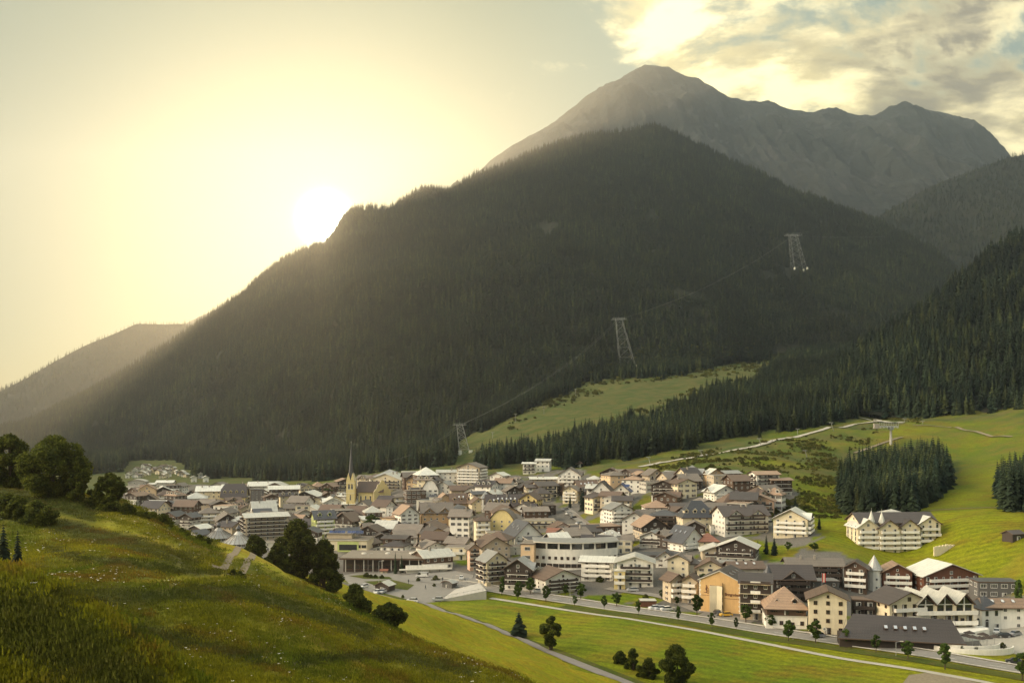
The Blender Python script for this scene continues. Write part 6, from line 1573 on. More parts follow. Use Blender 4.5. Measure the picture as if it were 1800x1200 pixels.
for k in range(8):
    m = MB(); m.poly([(-.9, 0, 0), (.9, 0, 0), (.9, 1.4, 1.1), (-.9, 1.4, 1.1)], 0); m.poly([(-.9, 1.4, 1.1), (.9, 1.4, 1.1), (.9, 1.45, 0), (-.9, 1.45, 0)], 1); m.poly([(-.9, 0, 0), (-.9, 1.4, 1.1), (-.9, 1.45, 0)], 1); m.poly([(.9, 0, 0), (.9, 1.45, 0), (.9, 1.4, 1.1)], 1)
    m.build('solar_panel', [ROOF['b'], M['steel']], t_, loc=(-W_ / 2 + 2.2 + k * 1.95 + (1 if k > 3 else 0), 5, 38 * s + .32))
# long flat-roofed hall by the car park
p, s = GL(672, 1005); t_ = empty('hall', p, R(-3), label='long dark flat-roofed hall with a brown gravel roof behind the car park', cat='hall'); W_ = 142 * s
MB().box(-W_ / 2, W_ / 2, 2, 22, -2, 22 * s, 0).build('wall', [WM_['D']], t_)
MB().box(-W_ / 2 - 1, W_ / 2 + 1, -1.2, 23, 22 * s, 22 * s + .7, 1, 0).build('roof', [ROOF['G'], M['fascia']], t_)
for k in range(9): MB().box(-.18, .18, -.6, -.3, 0, 22 * s, 0).build('column', [M['concrete']], t_, loc=(-W_ / 2 + 1.5 + k * (W_ - 3) / 8, 0, 0))
for k in range(10): inst('window', win_mesh('l', 'wood_frame'), t_, (-W_ / 2 + 2.5 + k * (W_ - 5) / 9, 1.98, .8))
for k in range(3): MB().cone(0, 0, 0, .5, 1.2, .8, 10, 0).build('roof_light', [M['pale_fascia']], t_, loc=(W_ * (-.3 + .3 * k), 12 + k, 22 * s + .7))
# chalet with bright roof and terrace by the car park
p, s = GL(752, 1004); t_ = empty('chalet', p, R(0), label='white and dark timber chalet with bright roof and a canopied terrace by the car park', cat='chalet')
wing(t_, 1.5, 9, 28, 13, 12, 24 * s, 2, 'egable', 20, 'w', 'p', 'Tc', 'main_block', dz=0)
m = MB(); m.box(-9, 8, -2, 5, -2, 9 * s, 0).box(-9, 8, -2, -1.8, 9 * s, 9 * s + .9, 0); m.build('terrace', [WM_['w']], t_, rz=R(10))
m = MB(); m.prism([(-12, -4), (10, -3), (10, -.4), (-12, -1.2)], 5 * s, 5 * s + .35, 0); m.build('canopy', [M['pale_fascia']], t_, rz=R(8))
for k in range(6): MB().box(-.1, .1, -.1, .1, 0, 5 * s, 0).build('post', [M['fascia']], t_, loc=(-11 + k * 4, -3.6 + k * .5, 0))
# hotel with three zigzag gables and its long low roof
p, s = GL(1668, 1120)
z_ = empty('hotel', p, R(4), label='cream hotel with three glazed zigzag gables and long white balconies at the right', cat='hotel')
W_ = 106 * s; e_ = 56 * s
MB().box(-W_ / 2, W_ / 2, 2.5, 14, -2, e_, 0).build('wall', [WM_['c']], z_)
m = MB()
for k in range(3):
    x = -W_ / 2 + (k + .5) * W_ / 3; hw = W_ / 6; r = 20 * s
    m.poly([(x - hw, 2.5, e_), (x + hw, 2.5, e_), (x, 2.5, e_ + r - .35)], 2)
    m.solid([(x - hw - .1, 1.0, e_), (x, 1.0, e_ + r), (x + hw + .1, 1.0, e_), (x - hw - .1, 15, e_), (x, 15, e_ + r), (x + hw + .1, 15, e_)], [(0, 1, 4, 3), (1, 2, 5, 4)], .3, 0, 1)
m.build('roof', [ROOF['p'], M['fascia'], M['glass']], z_)
for k in range(3):
    x = -W_ / 2 + (k + .5) * W_ / 3; m = MB(); m.box(-.14, .14, -.1, .1, 0, 30 * s, 0).box(-W_ / 6 + .8, W_ / 6 - .8, -.1, .1, 13 * s, 13 * s + .25, 0); m.build('gable_cross', [WM_['w']], z_, loc=(x, 2.35, 42 * s))
    for sx_ in (-1, 1): MB().box(-1.0, 1.0, -.05, .02, 0, 2.2, 0).build('window', [M['glass']], z_, loc=(x + sx_ * 1.35, 2.46, 43 * s))
for i, z in enumerate((41, 23, 5)):
    q = MB(); q.box(-W_ / 2 - .5, W_ / 2 + .3, .2, 2.5, z * s - .3, z * s, 0).box(-W_ / 2 - .5, W_ / 2 + .3, .2, .35, z * s, z * s + .95, 0); q.build('balcony', [WM_['w']], z_)
    if z < 40:
        for k in range(8): inst('window', win_mesh('d' if k % 3 else 'w', 'wood_frame'), z_, (-W_ / 2 + (k + .6) * W_ / 8.2, 2.48, z * s + .1))
MB().prism([(x, y) for x, y in [(-9, 2), (-9, -2)] + [(-7 + 16 * k / 8, -2.6 - 3.0 * math.sin(math.pi * k / 8)) for k in range(9)] + [(12, -1), (12, 3)]], -1, 4 * s + 2.0, 0).build('terrace', [WM_['w']], z_)
p, s = GL(1584, 1140)
L_ = empty('low_hall', p, R(-13), label='long low building with a dark sheet roof and five skylights along the road', cat='building')
w_ = 33.0; e_ = 2.6; m = MB(); m.box(-w_ / 2, w_ / 2, 1.0, 9, -1, e_, 0).build('wall', [WM_['D']], L_)
m = MB(); m.solid([(-w_ / 2 - .6, -.6, e_ - .2), (w_ / 2 + .6, -.6, e_ - .2), (w_ / 2 - 1.5, 9, e_ + 4.6), (-w_ / 2 + 4.5, 9, e_ + 5.2)], [(0, 1, 2, 3)], .3, 0, 1)
m.poly([(-w_ / 2 - .6, -.6, e_ - .5), (-w_ / 2 + 4.5, 9, e_ + 4.9), (-w_ / 2 + 4.5, 9, e_ - .5)], 1); m.poly([(w_ / 2 - 1.5, 9, e_ + 4.3), (w_ / 2 + .6, -.6, e_ - .5), (w_ / 2 - 1.5, 9, e_ - .5)], 1)
rb = 44
for k in range(rb): x = -w_ / 2 + k * w_ / rb; m.bar((x, -.55, e_ - .13), (x * .91 + 1.4, 8.9, e_ + 4.85), .05, 0)
ro = m.build('roof', [ROOF['d'], M['fascia']], L_)
for k in range(5): skylight(ro, -3.5 + k * 2.6, 4.2, e_ + 2.62, .51, False, 1.0)
# right-hand end: corner tower with dark pyramid roof
p, s = GL(1744, 1108); t_ = empty('house', p, R(8), label='white corner house with dark pyramid roof and arched windows at the right edge', cat='house')
wing(t_, 0, 4, 0, 36 * s, 7.5, 38 * s, 2, 'pyramid', 46, 'w', 's', '', 'wall_block', wk='a', ov=.4)
# little hut on the meadow, car park buildings, red shed
def hut(px, by, wpx, epx, yaw, rm, wall, label, pitch=24, ratio=.8, cat='hut', roof='egable'):
    return H(px, by, wpx, epx, 1, yaw, ratio, roof, pitch, wall, rm, 'N', label, cat=cat, name='hut', wk='s', ov=.5)
hut(1784, 952, 34, 13, 22, 'd', 'D', 'small dark wooden hut alone on the bright meadow')
hut(676, 1040, 34, 10, -24, 'p', 'D', 'dark wooden hut with bright roof in the car park', roof='gable')
hut(1139, 1066, 27, 9, 0, 'p', 'R', 'low red wooden shed beside the main road', roof='flat', pitch=4)
hut(675, 1007, 11, 4, 0, 'r', 'c', 'tiny kiosk with reddish roof before the long hall')
hut(790, 1034, 26, 8, -30, 'm', 'G', 'glass-roofed bus shelter building in the car park', roof='barrel', pitch=24)
# ramp with retaining walls
pa, pb, pc, pd = on_ground(775, 1056), on_ground(855, 1053), on_ground(843, 1038), on_ground(800, 1040)
r_ = MB(); r_.prism([pa.xy[:], pb.xy[:], pc.xy[:], pd.xy[:]], pa.z - 1, [pa.z + .5, pb.z + 3.2, pc.z + 3.0, pd.z + 1.0], 0)
for a, b in ((pa, pb), (pb, pc)):
    za, zb = (pa.z + .5, pb.z + 3.2) if a is pa else (pb.z + 3.2, pc.z + 3.0)
    for k in range(13):
        t = k / 12; x, y = a.x + (b.x - a.x) * t, a.y + (b.y - a.y) * t; z = za + (zb - za) * t; r_.bar((x, y, z), (x, y, z + 1.1), .05, 1)
    r_.bar((a.x, a.y, za + 1.1), (b.x, b.y, zb + 1.1), .06, 1)
tag(r_.build('ramp', [M['concrete'], M['steel']]), 'concrete car park ramp with railings at the meadow corner', 'ramp')
# curved garden wall with parasols
p, s = GL(1722, 1150); m = MB()
for rr, zz, x0 in ((1.0, 1.5, 0.0), (.78, 2.2, -1.2)):
    n_ = 16
    for k in range(n_):
        a0, a1 = math.pi * (1.04 + .92 * k / n_), math.pi * (1.04 + .92 * (k + 1) / n_); P = lambda a, q: (x0 + math.cos(a) * 11.5 * rr * q, 6 + math.sin(a) * 6.5 * rr * q)
        o0, o1, i1, i0 = P(a0, 1), P(a1, 1), P(a1, .965), P(a0, .965); m.prism([o0, o1, i1, i0], -1, zz, 0)
tag(m.build('garden_wall', [WM_['w']], None, loc=p, rz=R(-4)), 'curved two-step white garden wall in front of the zigzag-gabled hotel', 'wall')
_pm = MB(); _pm.cone(0, 0, 2.3, 3.0, 1.7, .05, 8, 0); _pp = MB(); _pp.bar((0, 0, 0), (0, 0, 3.1), .05, 0)
pmm = _pm.mesh('canopy', [M['dark_wood']]); ppm = _pp.mesh('pole', [M['steel']])
for k, (px, by) in enumerate([(1698, 1138), (1710, 1141), (1722, 1143), (1735, 1142), (1748, 1140), (1704, 1133), (1728, 1136)]):
    o = empty('parasol', on_ground(px, by) + Vector((0, 0, 1.2)), 0, label='dark parasol on the terrace behind the curved white garden wall', cat='parasol', group='dark parasols on the hotel terrace'); inst('canopy', pmm, o, (0, 0, 0)); inst('pole', ppm, o, (0, 0, 0))
for k, (px, by, hp, lb) in enumerate([(1690, 1146, 8, 'left'), (1716, 1148, 7, 'middle'), (1742, 1147, 8, 'right'), (1762, 1144, 10, 'rightmost')]):
    small_bush(on_ground(px, by) + Vector((0, 0, .9)), hp * s, lb + ' dark shrub planted behind the curved white garden wall', None, k)
for px, by, hp, lb in ((645, 1014, 8, 'left shrub on the car park island'), (652, 1015, 6, 'middle shrub on the car park island'), (660, 1015, 6, 'third shrub on the car park island'), (671, 1016, 6, 'right shrub on the car park island'), (735, 1021, 6, 'low round shrub before the white van'), (766, 1019, 8, 'small shrub at the bus shelter'), (763, 1030, 5, 'low shrub left of the bus shelter'), (708, 1050, 5, 'small bush where the lane leaves the car park'), (1055, 1022, 10, 'shrub before the pale three storey house'), (1135, 1052, 8, 'shrub at the end of the small lawn')):
    small_bush(on_ground(px, by), hp * on_ground(px, by).y / F, lb, None, px, 1.2)
# flag on the cream hotel
p, s = GL(1452, 1106); o = empty('flagpole', Vector((p.x, p.y + 4, p.z + 76 * s)), 0, label='red and white flag hanging on a pole above the cream hotel roof', cat='flag')
MB().bar((0, 0, -3), (0, 0, 3.6), .07, 0).build('pole', [M['steel']], o)
M['flag_red'] = plain('flag_red', (0.5, 0.03, 0.02), 0.8); m = MB()
for k, mi in enumerate((0, 1, 0)): m.box(.08 + k * .35, .43 + k * .35, -.03, .03, .6, 3.4, mi)
m.build('flag', [M['flag_red'], M['petal']], o)
# ------------------------------------------------------------------ lift towers on the mountain
def on_loft(P, px, py):
    Q = P.reshape(-1, 3); a = 900 + Q[:, 0] / Q[:, 1] * F; b = HY - (Q[:, 2] - CZ) / Q[:, 1] * F
    i = int(np.argmin((a - px) ** 2 + (b - py) ** 2)); return Vector(Q[i].tolist())
M['lattice'] = plain('lattice_steel', (0.30, 0.30, 0.28), 0.5, metal=0.3); M['rope'] = plain('steel_rope', (0.16, 0.15, 0.14), 0.5)
def pylon(base, hpx, wpx, topw, leanpx, label, legs=True):
    s = base.y / F; h = hpx * s; w = wpx * s / 2; tw = topw * s / 2; lx = leanpx * s
    o = empty('cableway_pylon', base, 0, label=label, cat='pylon'); r = max(.22, .24 * s)
    C0 = [Vector((sx * w, sy * w, -3)) for sx, sy in ((-1, -1), (1, -1), (1, 1), (-1, 1))]; C1 = [Vector((lx + sx * tw, sy * tw, h)) for sx, sy in ((-1, -1), (1, -1), (1, 1), (-1, 1))]
    for a, b in zip(C0, C1): MB().bar(a, b, r).build('leg', [M['lattice']], o)
    m = MB(); n = 6; ts = [0, .24, .44, .61, .76, .89, 1.0]
    for k in range(n):
        for i in range(4):
            j = (i + 1) % 4; a0, a1 = C0[i].lerp(C1[i], ts[k]), C0[i].lerp(C1[i], ts[k + 1]); b0, b1 = C0[j].lerp(C1[j], ts[k]), C0[j].lerp(C1[j], ts[k + 1])
            m.bar(a1, b1, r * .6); m.bar(a0, b1, r * .5); m.bar(b0, a1, r * .5)
    m.build('bracing', [M['lattice']], o)
    hw = topw * s * 1.15; m = MB()
    for sy in (-1, 1): m.bar((lx - hw, sy * tw, h), (lx + hw, sy * tw, h + .05 * hw), r * 1.2); m.bar((lx - hw * .9, sy * tw, h + 2.5 * s), (lx + hw * .9, sy * tw, h + 3 * s), r * .8)
    for k in range(9):
        x = lx - hw + 2 * hw * k / 8; m.bar((x, -tw, h), (x, tw, h), r * .7); m.bar((x, -tw, h), (x, -tw, h + 2.6 * s), r * .6)
    m.build('crossarm', [M['lattice']], o)
    m = MB().bar((lx, 0, h), (lx, 0, h + 6 * s), r * .6).build('mast', [M['lattice']], o)
    if legs:
        for c in C0: MB().cone(c.x, c.y, -2, 3.2, 2.0, 1.7, 8).build('footing', [M['petal']], o)
    return Vector((base.x + lx, base.y, base.z + h))
b1 = on_loft(FP, 1103, 645); b2 = on_loft(FP, 1402, 478) ; b3 = on_ground(818, 797)
t1 = pylon(b1, 84, 27, 11, -16, 'tall lattice cableway pylon with white footings on the upper meadow'); t2 = pylon(b2 + Vector((0, 0, 4)), 60, 22, 12, -11, 'lattice cableway pylon high on the forested mountainside'); t3 = pylon(b3, 50, 19, 10, -10, 'lowest lattice cableway pylon above the village roofs')
def rope(name, a, b, sag, r, label, group=None):
    n = 24; m = MB(); P = [a.lerp(b, k / n) - Vector((0, 0, sag * 4 * (k / n) * (1 - k / n))) for k in range(n + 1)]
    for k in range(n): m.bar(P[k], P[k + 1], r, 0, 4)
    return tag(m.build(name, [M['rope']]), label, 'cable', group)
st = on_ground(655, 842) + Vector((0, 0, 14)); en = Vector((xof(1610, 2750), 2750, zof(412, 2750)))
for q, wd in ((-5, 'lower'), (5, 'upper')):
    d = Vector((q * .6, q, q * .25))
    rope('cableway_rope', t3 + d, st + d * .5, 8, .07, wd + ' cableway rope running from the lowest pylon to the village')
    rope('cableway_rope', t3 + d, t1 + d, 14, .09, wd + ' cableway rope between the lowest and the tall pylon')
    rope('cableway_rope', t1 + d, t2 + d, 18, .10, wd + ' cableway rope climbing from the tall pylon to the highest pylon')
    rope('cableway_rope', t2 + d, en + d, 6, .11, wd + ' cableway rope leaving the highest pylon towards the right ridge')
# T-shaped lift support on the ski slope
p = on_ground(1566, 781); s = p.y / F
o = empty('lift_support', p, 0, label='T-shaped lift support with concrete column at the end of the hillside road', cat='lift tower')
MB().cone(0, 0, -2, 27 * s, 2.6 * s, 1.8 * s, 12).build('column', [M['concrete']], o)
m = MB(); m.box(-22 * s, 12 * s, -2, 2, 31 * s, 33 * s).box(-4 * s, 4 * s, -1.6, 1.6, 26 * s, 31 * s)
for k in range(9): m.bar((-22 * s + k * 4.2 * s, -2, 33 * s), (-22 * s + k * 4.2 * s, -2, 39 * s), .16)
m.bar((-22 * s, -2, 39 * s), (12 * s, -2, 39 * s), .2); m.bar((-22 * s, -2, 36 * s), (12 * s, -2, 36 * s), .15)
m.build('platform', [M['steel']], o); m = MB().box(-30 * s, -22 * s, -1.5, 1.5, 28 * s, 37 * s); m.build('cabin', [M['chimney']], o)
for k in range(6): MB().cone(-20 * s + k * 6 * s, -2.4, 29.5 * s, 30.5 * s, 1.0, 1.0, 10).build('sheave', [M['steel']], o)
# small lift masts along the slopes
MASTS = [(837, 752, 14, 'lift mast at the lower end of the upper meadow, first'), (866, 770, 10, 'short lift mast left of the forest belt tops'), (906, 742, 14, 'lift mast on the upper meadow, second going up'), (956, 727, 12, 'lift mast on the upper meadow, second-last going up'), (1012, 698, 14, 'lift mast in the middle of the upper meadow'), (1172, 655, 8, 'lift mast near the dark bushes of the upper meadow'), (1230, 648, 8, 'last lift mast at the top of the upper meadow'),
         (1144, 816, 12, 'leaning pole at the lower end of the hillside road'), (1235, 802, 10, 'leaning pole beside the hillside road, second'), (1338, 782, 11, 'leaning pole beside the hillside road, third'), (1466, 757, 14, 'leaning pole beside the hillside road near the lift support'), (1420, 806, 14, 'leaning pole on the open green bank'), (1402, 762, 8, 'short post on the hillside road edge'), (1528, 733, 16, 'floodlight post above the lift support'), (1590, 742, 6, 'white cabinet-like post right of the lift support'), (1622, 745, 5, 'small white post on the ski slope')]
for px, py, hp, lab in MASTS:
    p = on_ground(px, py); s = p.y / F; o = empty('lift_mast' if 'mast' in lab else 'post', p, 0, label=lab, cat='mast' if 'mast' in lab else 'post'); ln = -.35 if 'leaning' in lab else 0
    MB().bar((0, 0, -1), (ln * hp * s, 0, hp * s), .22, 0, 6).build('pole', [M['lattice']], o); MB().box(ln * hp * s - 1.6, ln * hp * s + 1.6, -.3, .3, hp * s, hp * s + .5).build('crossarm', [M['lattice']], o)
# ------------------------------------------------------------------ cars, lamps, people
_cars = {}
M['tyre'] = plain('tyre', (0.02, 0.02, 0.02), 0.9); M['headlamp'] = plain('headlamp_glass', (0.5, 0.5, 0.5), 0.1, metal=.5); M['tail'] = plain('tail_lamp', (0.3, 0.01, 0.01), 0.3)
def paint(name, c):
    m, t, b = new_mat(name); b.inputs['Base Color'].default_value = c + (1,); b.inputs['Roughness'].default_value = .35; b.inputs['Coat Weight'].default_value = .6; return m
PAINT = dict(white=paint('white_car_paint', (.62, .61, .58)), yellow=paint('yellow_car_paint', (.62, .36, .03)), black=paint('black_car_paint', (.02, .02, .022)), grey=paint('grey_car_paint', (.22, .22, .23)), silver=paint('silver_car_paint', (.42, .42, .43)), red=paint('red_car_paint', (.3, .03, .02)), blue=paint('blue_car_paint', (.04, .07, .2)))
def car_parts(kind):
    if kind in _cars: return _cars[kind]
    van = kind == 'van'; L, W, Hh = (5.0, 1.9, 2.0) if van else (4.3, 1.76, 1.48)
    pr = [(-L / 2, .3), (-L / 2, .75), (-L / 2 + .15, .95), (-L / 2 + (1.0 if not van else .7), 1.02), (L / 2 - .35, .98), (L / 2, .8), (L / 2, .3)]
    def ext(pr, w0, w1, zc):
        m = MB(); n = len(pr); wf = lambda z: (w0 + (w1 - w0) * (z - .3) / (zc - .3)) / 2
        A = [(x, -wf(z), z) for x, z in pr]; B = [(x, wf(z), z) for x, z in pr]
        m.poly(A, 0); m.poly(B[::-1], 0)
        for i in range(n): j = (i + 1) % n; m.poly([A[j], A[i], B[i], B[j]], 0)
        return m
    body = ext(pr, W, W * .96, 1.0).mesh('body', [M['tyre']])
    cab = [(-L / 2 + (.9 if not van else .55), 1.0), (-L / 2 + (1.55 if not van else 1.2), Hh), (L / 2 - (.95 if not van else .15), Hh), (L / 2 - (.25 if not van else .05), .98)]
    cabm = ext(cab, W * .96, W * .74, Hh).mesh('cabin', [M['glass']])
    rf = MB().box(cab[1][0] - .05, cab[2][0] + .05, -W * .38, W * .38, Hh, Hh + .05).mesh('roof', [M['tyre']])
    wh = MB(); n = 12
    P0 = [(math.cos(2 * math.pi * k / n) * .33, -.1, math.sin(2 * math.pi * k / n) * .33) for k in range(n)]; P1 = [(x, .1, z) for x, y, z in P0]
    for k in range(n): j = (k + 1) % n; wh.poly([P0[k], P0[j], P1[j], P1[k]], 0)
    wh.poly(P0[::-1], 1); wh.poly(P1, 1); whm = wh.mesh('wheel', [M['tyre'], M['steel']])
    hl = MB().box(-.06, .06, -.2, .2, -.09, .09).mesh('headlight', [M['headlamp']])
    tl = MB().box(-.06, .06, -.15, .15, -.09, .09).mesh('tail_light', [M['tail']])
    _cars[kind] = (body, cabm, rf, whm, hl, tl, L, W); return _cars[kind]
def car(px, by, yaw, color, label, kind='car', dz=0, group=None):
    p = on_ground(px, by) + Vector((0, 0, .12 + dz)); body, cb, rf, wh, hl, tl, L, W = car_parts(kind)
    o = empty('parked_van' if kind == 'van' else 'parked_car', p, R(yaw), label=label, cat='van' if kind == 'van' else 'car', group=group)
    for nm, me in (('body', body), ('roof', rf)):
        q = inst(nm, me.copy(), o, (0, 0, 0)); q.data.materials[0] = PAINT[color]
    if kind == 'van': q = inst('side_panel', MB().box(-.4, L / 2 - .3, -W * .465, W * .465, 1.0, 1.75).mesh('side_panel', [PAINT[color]]), o, (0, 0, 0))
    inst('cabin', cb, o, (0, 0, 0))
    for x in (-L / 2 + .8, L / 2 - .85):
        for y in (-W / 2 + .08, W / 2 - .08): inst('wheel', wh, o, (x, y, .33))
    for y in (-W / 2 + .3, W / 2 - .3): inst('headlight', hl, o, (-L / 2, y, .72)); inst('tail_light', tl, o, (L / 2, y, .78))
for a in [(1276, 1083, 10, 'yellow', 'yellow car parked at the foot of the ochre hotel wall'), (1262, 1080, 100, 'black', 'black car behind the yellow car at the ochre hotel'), (663, 1043, 75, 'white', 'white car beside the dark hut in the car park, left of another'), (673, 1042, 75, 'silver', 'pale car beside the dark hut in the car park, right one'),
          (725, 1058, -8, 'white', 'white car alone at the meadow end of the car park'), (770, 1056, 5, 'silver', 'silver and dark car at the foot of the ramp'), (811, 1018, 95, 'white', 'white car near the white hotel by the car park'), (946, 1041, 12, 'white', 'white car beside the half timbered chalet'), (1112, 1039, 8, 'silver', 'silver car before the dark balcony hotel'),
          (1151, 1071, 20, 'white', 'left pale car beside the red shed'), (1161, 1072, 20, 'silver', 'middle pale car beside the red shed'), (1171, 1073, 20, 'white', 'right pale car beside the red shed'), (1764, 1120, 0, 'black', 'black car parked in the hotel yard at the right edge'), (1752, 1113, 60, 'white', 'white car in the hotel yard behind the black car'), (1784, 1117, 30, 'grey', 'grey car in the hotel yard at the right edge'), (1783, 1166, -20, 'black', 'dark car at the road junction near the right edge'),
          (994, 897, 40, 'grey', 'grey car on the upper village street, highest one'), (1000, 904, 40, 'white', 'white car on the upper village street'), (1008, 911, 40, 'black', 'black car on the upper village street'), (1018, 921, 40, 'silver', 'silver car on the upper village street, lowest one'), (1050, 932, 10, 'blue', 'blue car below the arched balcony house'), (1062, 934, 10, 'blue', 'another blue car below the arched balcony house, right one'), (432, 968, 0, 'white', 'white car by the round tent-roofed hall'), (640, 1033, 60, 'white', 'white car at the left side of the car park'), (1438, 1120, 20, 'grey', 'grey car before the cream four storey hotel')]: car(*a)
car(742, 1014, -5, 'white', 'white van parked before the chalet with the terrace', 'van')
def lamp(px, by, hp, lab):
    p = on_ground(px, by); s = p.y / F; h = hp * s; o = empty('street_lamp', p, 0, label=lab, cat='street lamp')
    MB().bar((0, 0, 0), (0, 0, h), .09, 0, 6).bar((0, 0, h), (1.4, 0, h + .25), .06, 0, 6).build('pole', [M['steel']], o); MB().box(1.1, 2.0, -.16, .16, h + .15, h + .35).build('lamp_head', [M['pale_fascia']], o)
for a in [(647, 1004, 31, 'tall lamp post before the long flat hall'), (666, 1024, 38, 'tall lamp post on the car park island'), (850, 1036, 18, 'street lamp at the start of the main road'), (1002, 1060, 36, 'tall street lamp on the main road near the half timbered chalet'), (1176, 1088, 20, 'street lamp on the main road near the red shed'), (797, 1024, 12, 'short lamp at the bus shelter'), (1394, 1124, 24, 'street lamp by the pyramid roof house'), (1575, 1152, 24, 'street lamp before the long low roof'), (820, 1030, 14, 'lamp beside the ramp')]: lamp(*a)
p = on_ground(1449, 1119); s = p.y / F; o = empty('road_sign', p, 0, label='white diamond road sign before the cream four storey hotel', cat='sign')
MB().bar((0, 0, 0), (0, 0, 2.6), .05, 0, 6).build('pole', [M['steel']], o)
m = MB(); m.poly([(0, -.08, 1.7), (.75, -.08, 2.45), (0, -.08, 3.2), (-.75, -.08, 2.45)], 0); m.poly([(0, -.1, 2.05), (.4, -.1, 2.45), (0, -.1, 2.85), (-.4, -.1, 2.45)], 1); m.poly([(0, -.04, 1.7), (-.75, -.04, 2.45), (0, -.04, 3.2), (.75, -.04, 2.45)], 2); m.build('sign_plate', [M['petal'], M['chimney'], M['steel']], o)
M['skin'] = plain('skin', (0.45, 0.28, 0.20), 0.7); M['jacket'] = plain('dark_clothes', (0.03, 0.03, 0.04), 0.9); M['hair'] = plain('hair', (0.04, 0.03, 0.02), 0.8)
def person(px, by, yaw, lab, step=.22):
    V = [(0, 0, .95), (0, 0, 1.2), (0, 0, 1.45), (0, 0, 1.54), (0, -.01, 1.66), (0, 0, 1.76), (.1, 0, .9), (.11, step, .5), (.11, step * 1.2, .08), (.11, step * 1.2 - .14, .04), (-.1, 0, .9), (-.11, -step * .6, .5), (-.11, -step * .5 + .1, .08), (-.11, -step * .5 - .06, .04),
         (.2, 0, 1.4), (.25, -.05, 1.13), (.24, -.16, .9), (.24, -.2, .82), (-.2, 0, 1.4), (-.25, .06, 1.13), (-.24, -.02, .9), (-.24, -.05, .82)]
    E = [(0, 1), (1, 2), (2, 3), (3, 4), (4, 5), (0, 6), (6, 7), (7, 8), (8, 9), (0, 10), (10, 11), (11, 12), (12, 13), (2, 14), (14, 15), (15, 16), (16, 17), (2, 18), (18, 19), (19, 20), (20, 21)]
    Rr = [.15, .15, .16, .06, .10, .08, .09, .065, .045, .04, .09, .065, .045, .04, .07, .05, .035, .04, .07, .05, .035, .04]
    me = bpy.data.meshes.new('person'); me.from_pydata(V, E, []); o = link_mesh('person', me, M['jacket'])
    o.modifiers.new('skin', 'SKIN')
    for k, q in enumerate(me.skin_vertices[0].data): q.radius = (Rr[k], Rr[k] * .8); q.use_root = k == 0
    o.modifiers.new('sub', 'SUBSURF').levels = 1
    o.location = on_ground(px, by) + Vector((0, 0, .1)); o.rotation_euler = (0, 0, R(yaw)); tag(o, lab, 'person')
    m = MB().cone(0, 0, 1.69, 1.84, .11, .05, 8); m.build('hair', [M['hair']], o)
person(718, 1026, 30, 'person in dark clothes walking alone across the car park'); person(748, 1036, -60, 'person in dark clothes standing near the bus shelter'); person(778, 1022, 10, 'person in dark clothes at the far side of the bus shelter'); person(833, 1016, 80, 'person in dark clothes by the white hotel corner')
# fences round the car park
def fence(pp, h, label, n_=10, mat='steel'):
    P = [on_ground(*q) for q in pp]; m = MB(); o = empty('fence', P[0], 0, label=label, cat='fence')
    for a, b in zip(P[:-1], P[1:]):
        a2, b2 = a - P[0], b - P[0]
        for k in range(n_): t = k / n_; q = a2.lerp(b2, t); m.bar(q, q + Vector((0, 0, h)), .05)
        r_ = MB().bar(a2 + Vector((0, 0, h)), b2 + Vector((0, 0, h)), .05).bar(a2 + Vector((0, 0, h * .5)), b2 + Vector((0, 0, h * .5)), .04); r_.build('rail', [M[mat]], o)
    m.build('posts', [M[mat]], o)
fence([(612, 1028), (632, 1033), (652, 1038), (668, 1041)], 1.3, 'light post-and-rail fence at the left side of the car park'); fence([(775, 1028), (800, 1030), (835, 1033), (842, 1038)], 1.0, 'railing beside the bus shelter and ramp')
fence([(1010, 905), (1025, 915), (1036, 925)], 1.2, 'brown fence along the upper village street', 8, 'wood_frame')
# ------------------------------------------------------------------ smaller houses that fill the gaps between the named ones
_rf = random.Random(99); WN = dict(w='white', c='cream', q='off-white', b='beige', D='dark timber', P='peach', B='brown timber'); RN = dict(p='bright', g='grey', n='brown', d='dark brown', s='slate', t='tan')
for nm_ in ((645, 889, 30), (1262, 1076, 14), (1327, 1090, 12), (1383, 1105, 12), (1015, 1003, 26), (411, 962, 16), (376, 955, 14), (607, 978, 20), (672, 1005, 28), (752, 1004, 18), (1668, 1120, 24)):
    p = on_ground(nm_[0], nm_[1]); BUILT.append((p.x, p.y + 6, nm_[2] * .8, None))
VIN = [(215, 900), (230, 872), (330, 858), (560, 866), (650, 850), (900, 850), (1000, 842), (1060, 850), (1300, 850), (1390, 890), (1340, 925), (1200, 955), (1170, 985), (1000, 990), (930, 975), (830, 985), (700, 985), (560, 960), (420, 960), (300, 940)]
cells = []
for py in np.arange(852, 1022, 3.0):
    for px in np.arange(215, 1420, 6.0): cells.append((px + _rf.uniform(-3, 3), py))
_rf.shuffle(cells); nf = 0; used = set()
ci = np.array(cells); okc = in_poly(ci[:, 0], ci[:, 1], VIN)
for g_ in GREEN: okc &= ~in_poly(ci[:, 0], ci[:, 1], g_)
okc &= ~in_poly(ci[:, 0], ci[:, 1], [(980, 885), (1040, 880), (1060, 940), (1010, 940)])
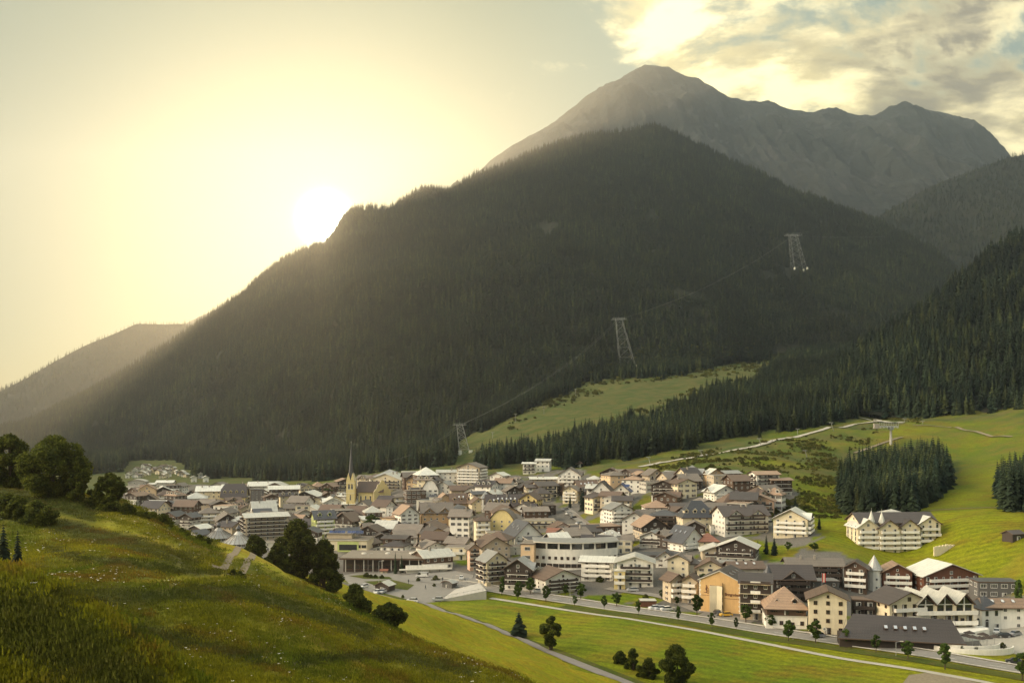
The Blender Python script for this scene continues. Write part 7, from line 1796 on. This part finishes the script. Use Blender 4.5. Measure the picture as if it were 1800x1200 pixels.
for (px, py), ok in zip(cells, okc):
    if not ok or nf >= 150: continue
    p = on_ground(px, py); w_ = _rf.uniform(9, 13.5); cx, cyy = p.x, p.y + w_ * .45
    if any(math.hypot(cx - a, cyy - b) < (r + w_ * .5) * .76 for a, b, r, _ in BUILT): continue
    wl, rm = _rf.choice('wwcqbDcPB'), _rf.choice('pgnndgsgt'); nst = (_rf.choice((2, 3)) if py < 930 else 2); 
    near = sorted(((math.hypot(cx - a, (cyy - b) * .7), lb, b, a) for a, b, r, lb in BUILT if lb and not lb.startswith('small gap')), key=lambda q: q[0])[:6]
    lab = None
    for _, lb, b, a in near:
        relw = 'behind' if cyy > b + 6 else ('before' if cyy < b - 6 else ('right of' if cx > a else 'left of')); art = lb.split(' joined')[0].split(' below')[0].split(' beside')[0]
        L0 = f"{WN[wl]} {RN[rm]}-roofed house {relw} the {art}"
        if L0 not in used and len(L0.split()) <= 16: lab = L0; break
    if lab is None: continue
    used.add(lab); nf += 1
    house_at(Vector((cx, cyy, p.z)), R(_rf.choice((-1, 1)) * _rf.uniform(8, 30)), w_, w_ * _rf.uniform(.8, 1.2), nst * 2.75, nst, _rf.choice(('gable', 'gable', 'egable', 'egable', 'ehip', 'flat')), _rf.uniform(18, 34), wl, rm, _rf.choice(('', 'b', 'B', 't', 'c', 'bt', 'x', 'd')), lab, seed=500 + nf, name='house')
    BUILT.append((cx, cyy, w_ * .5, None))
print('gap houses', nf)
HAZE = 0.85e-4
# ------------------------------------------------------------------ the air
def box_mesh(name, lo, hi):
    v = [(x, y, z) for x in (lo[0], hi[0]) for y in (lo[1], hi[1]) for z in (lo[2], hi[2])]
    f = [(0, 1, 3, 2), (4, 6, 7, 5), (0, 4, 5, 1), (2, 3, 7, 6), (0, 2, 6, 4), (1, 5, 7, 3)]
    return mesh_np(name, v, f)
hm = bpy.data.materials.new('haze_air'); hm.use_nodes = True
ht = NT(hm.node_tree)
for n in list(ht.n): ht.n.remove(n)
ho = ht.new('ShaderNodeOutputMaterial'); hv = ht.new('ShaderNodeVolumePrincipled')
hv.inputs['Color'].default_value = (0.76, 0.86, 1.0, 1)
hv.inputs['Density'].default_value = HAZE
hv.inputs['Anisotropy'].default_value = 0.74
ht.link(hv.outputs[0], ho.inputs['Volume'])
hz = link_mesh('haze', box_mesh('haze', (-11500, -300, -62), (11500, 8050, 2200)), hm)
tag(hz, kind='stuff')
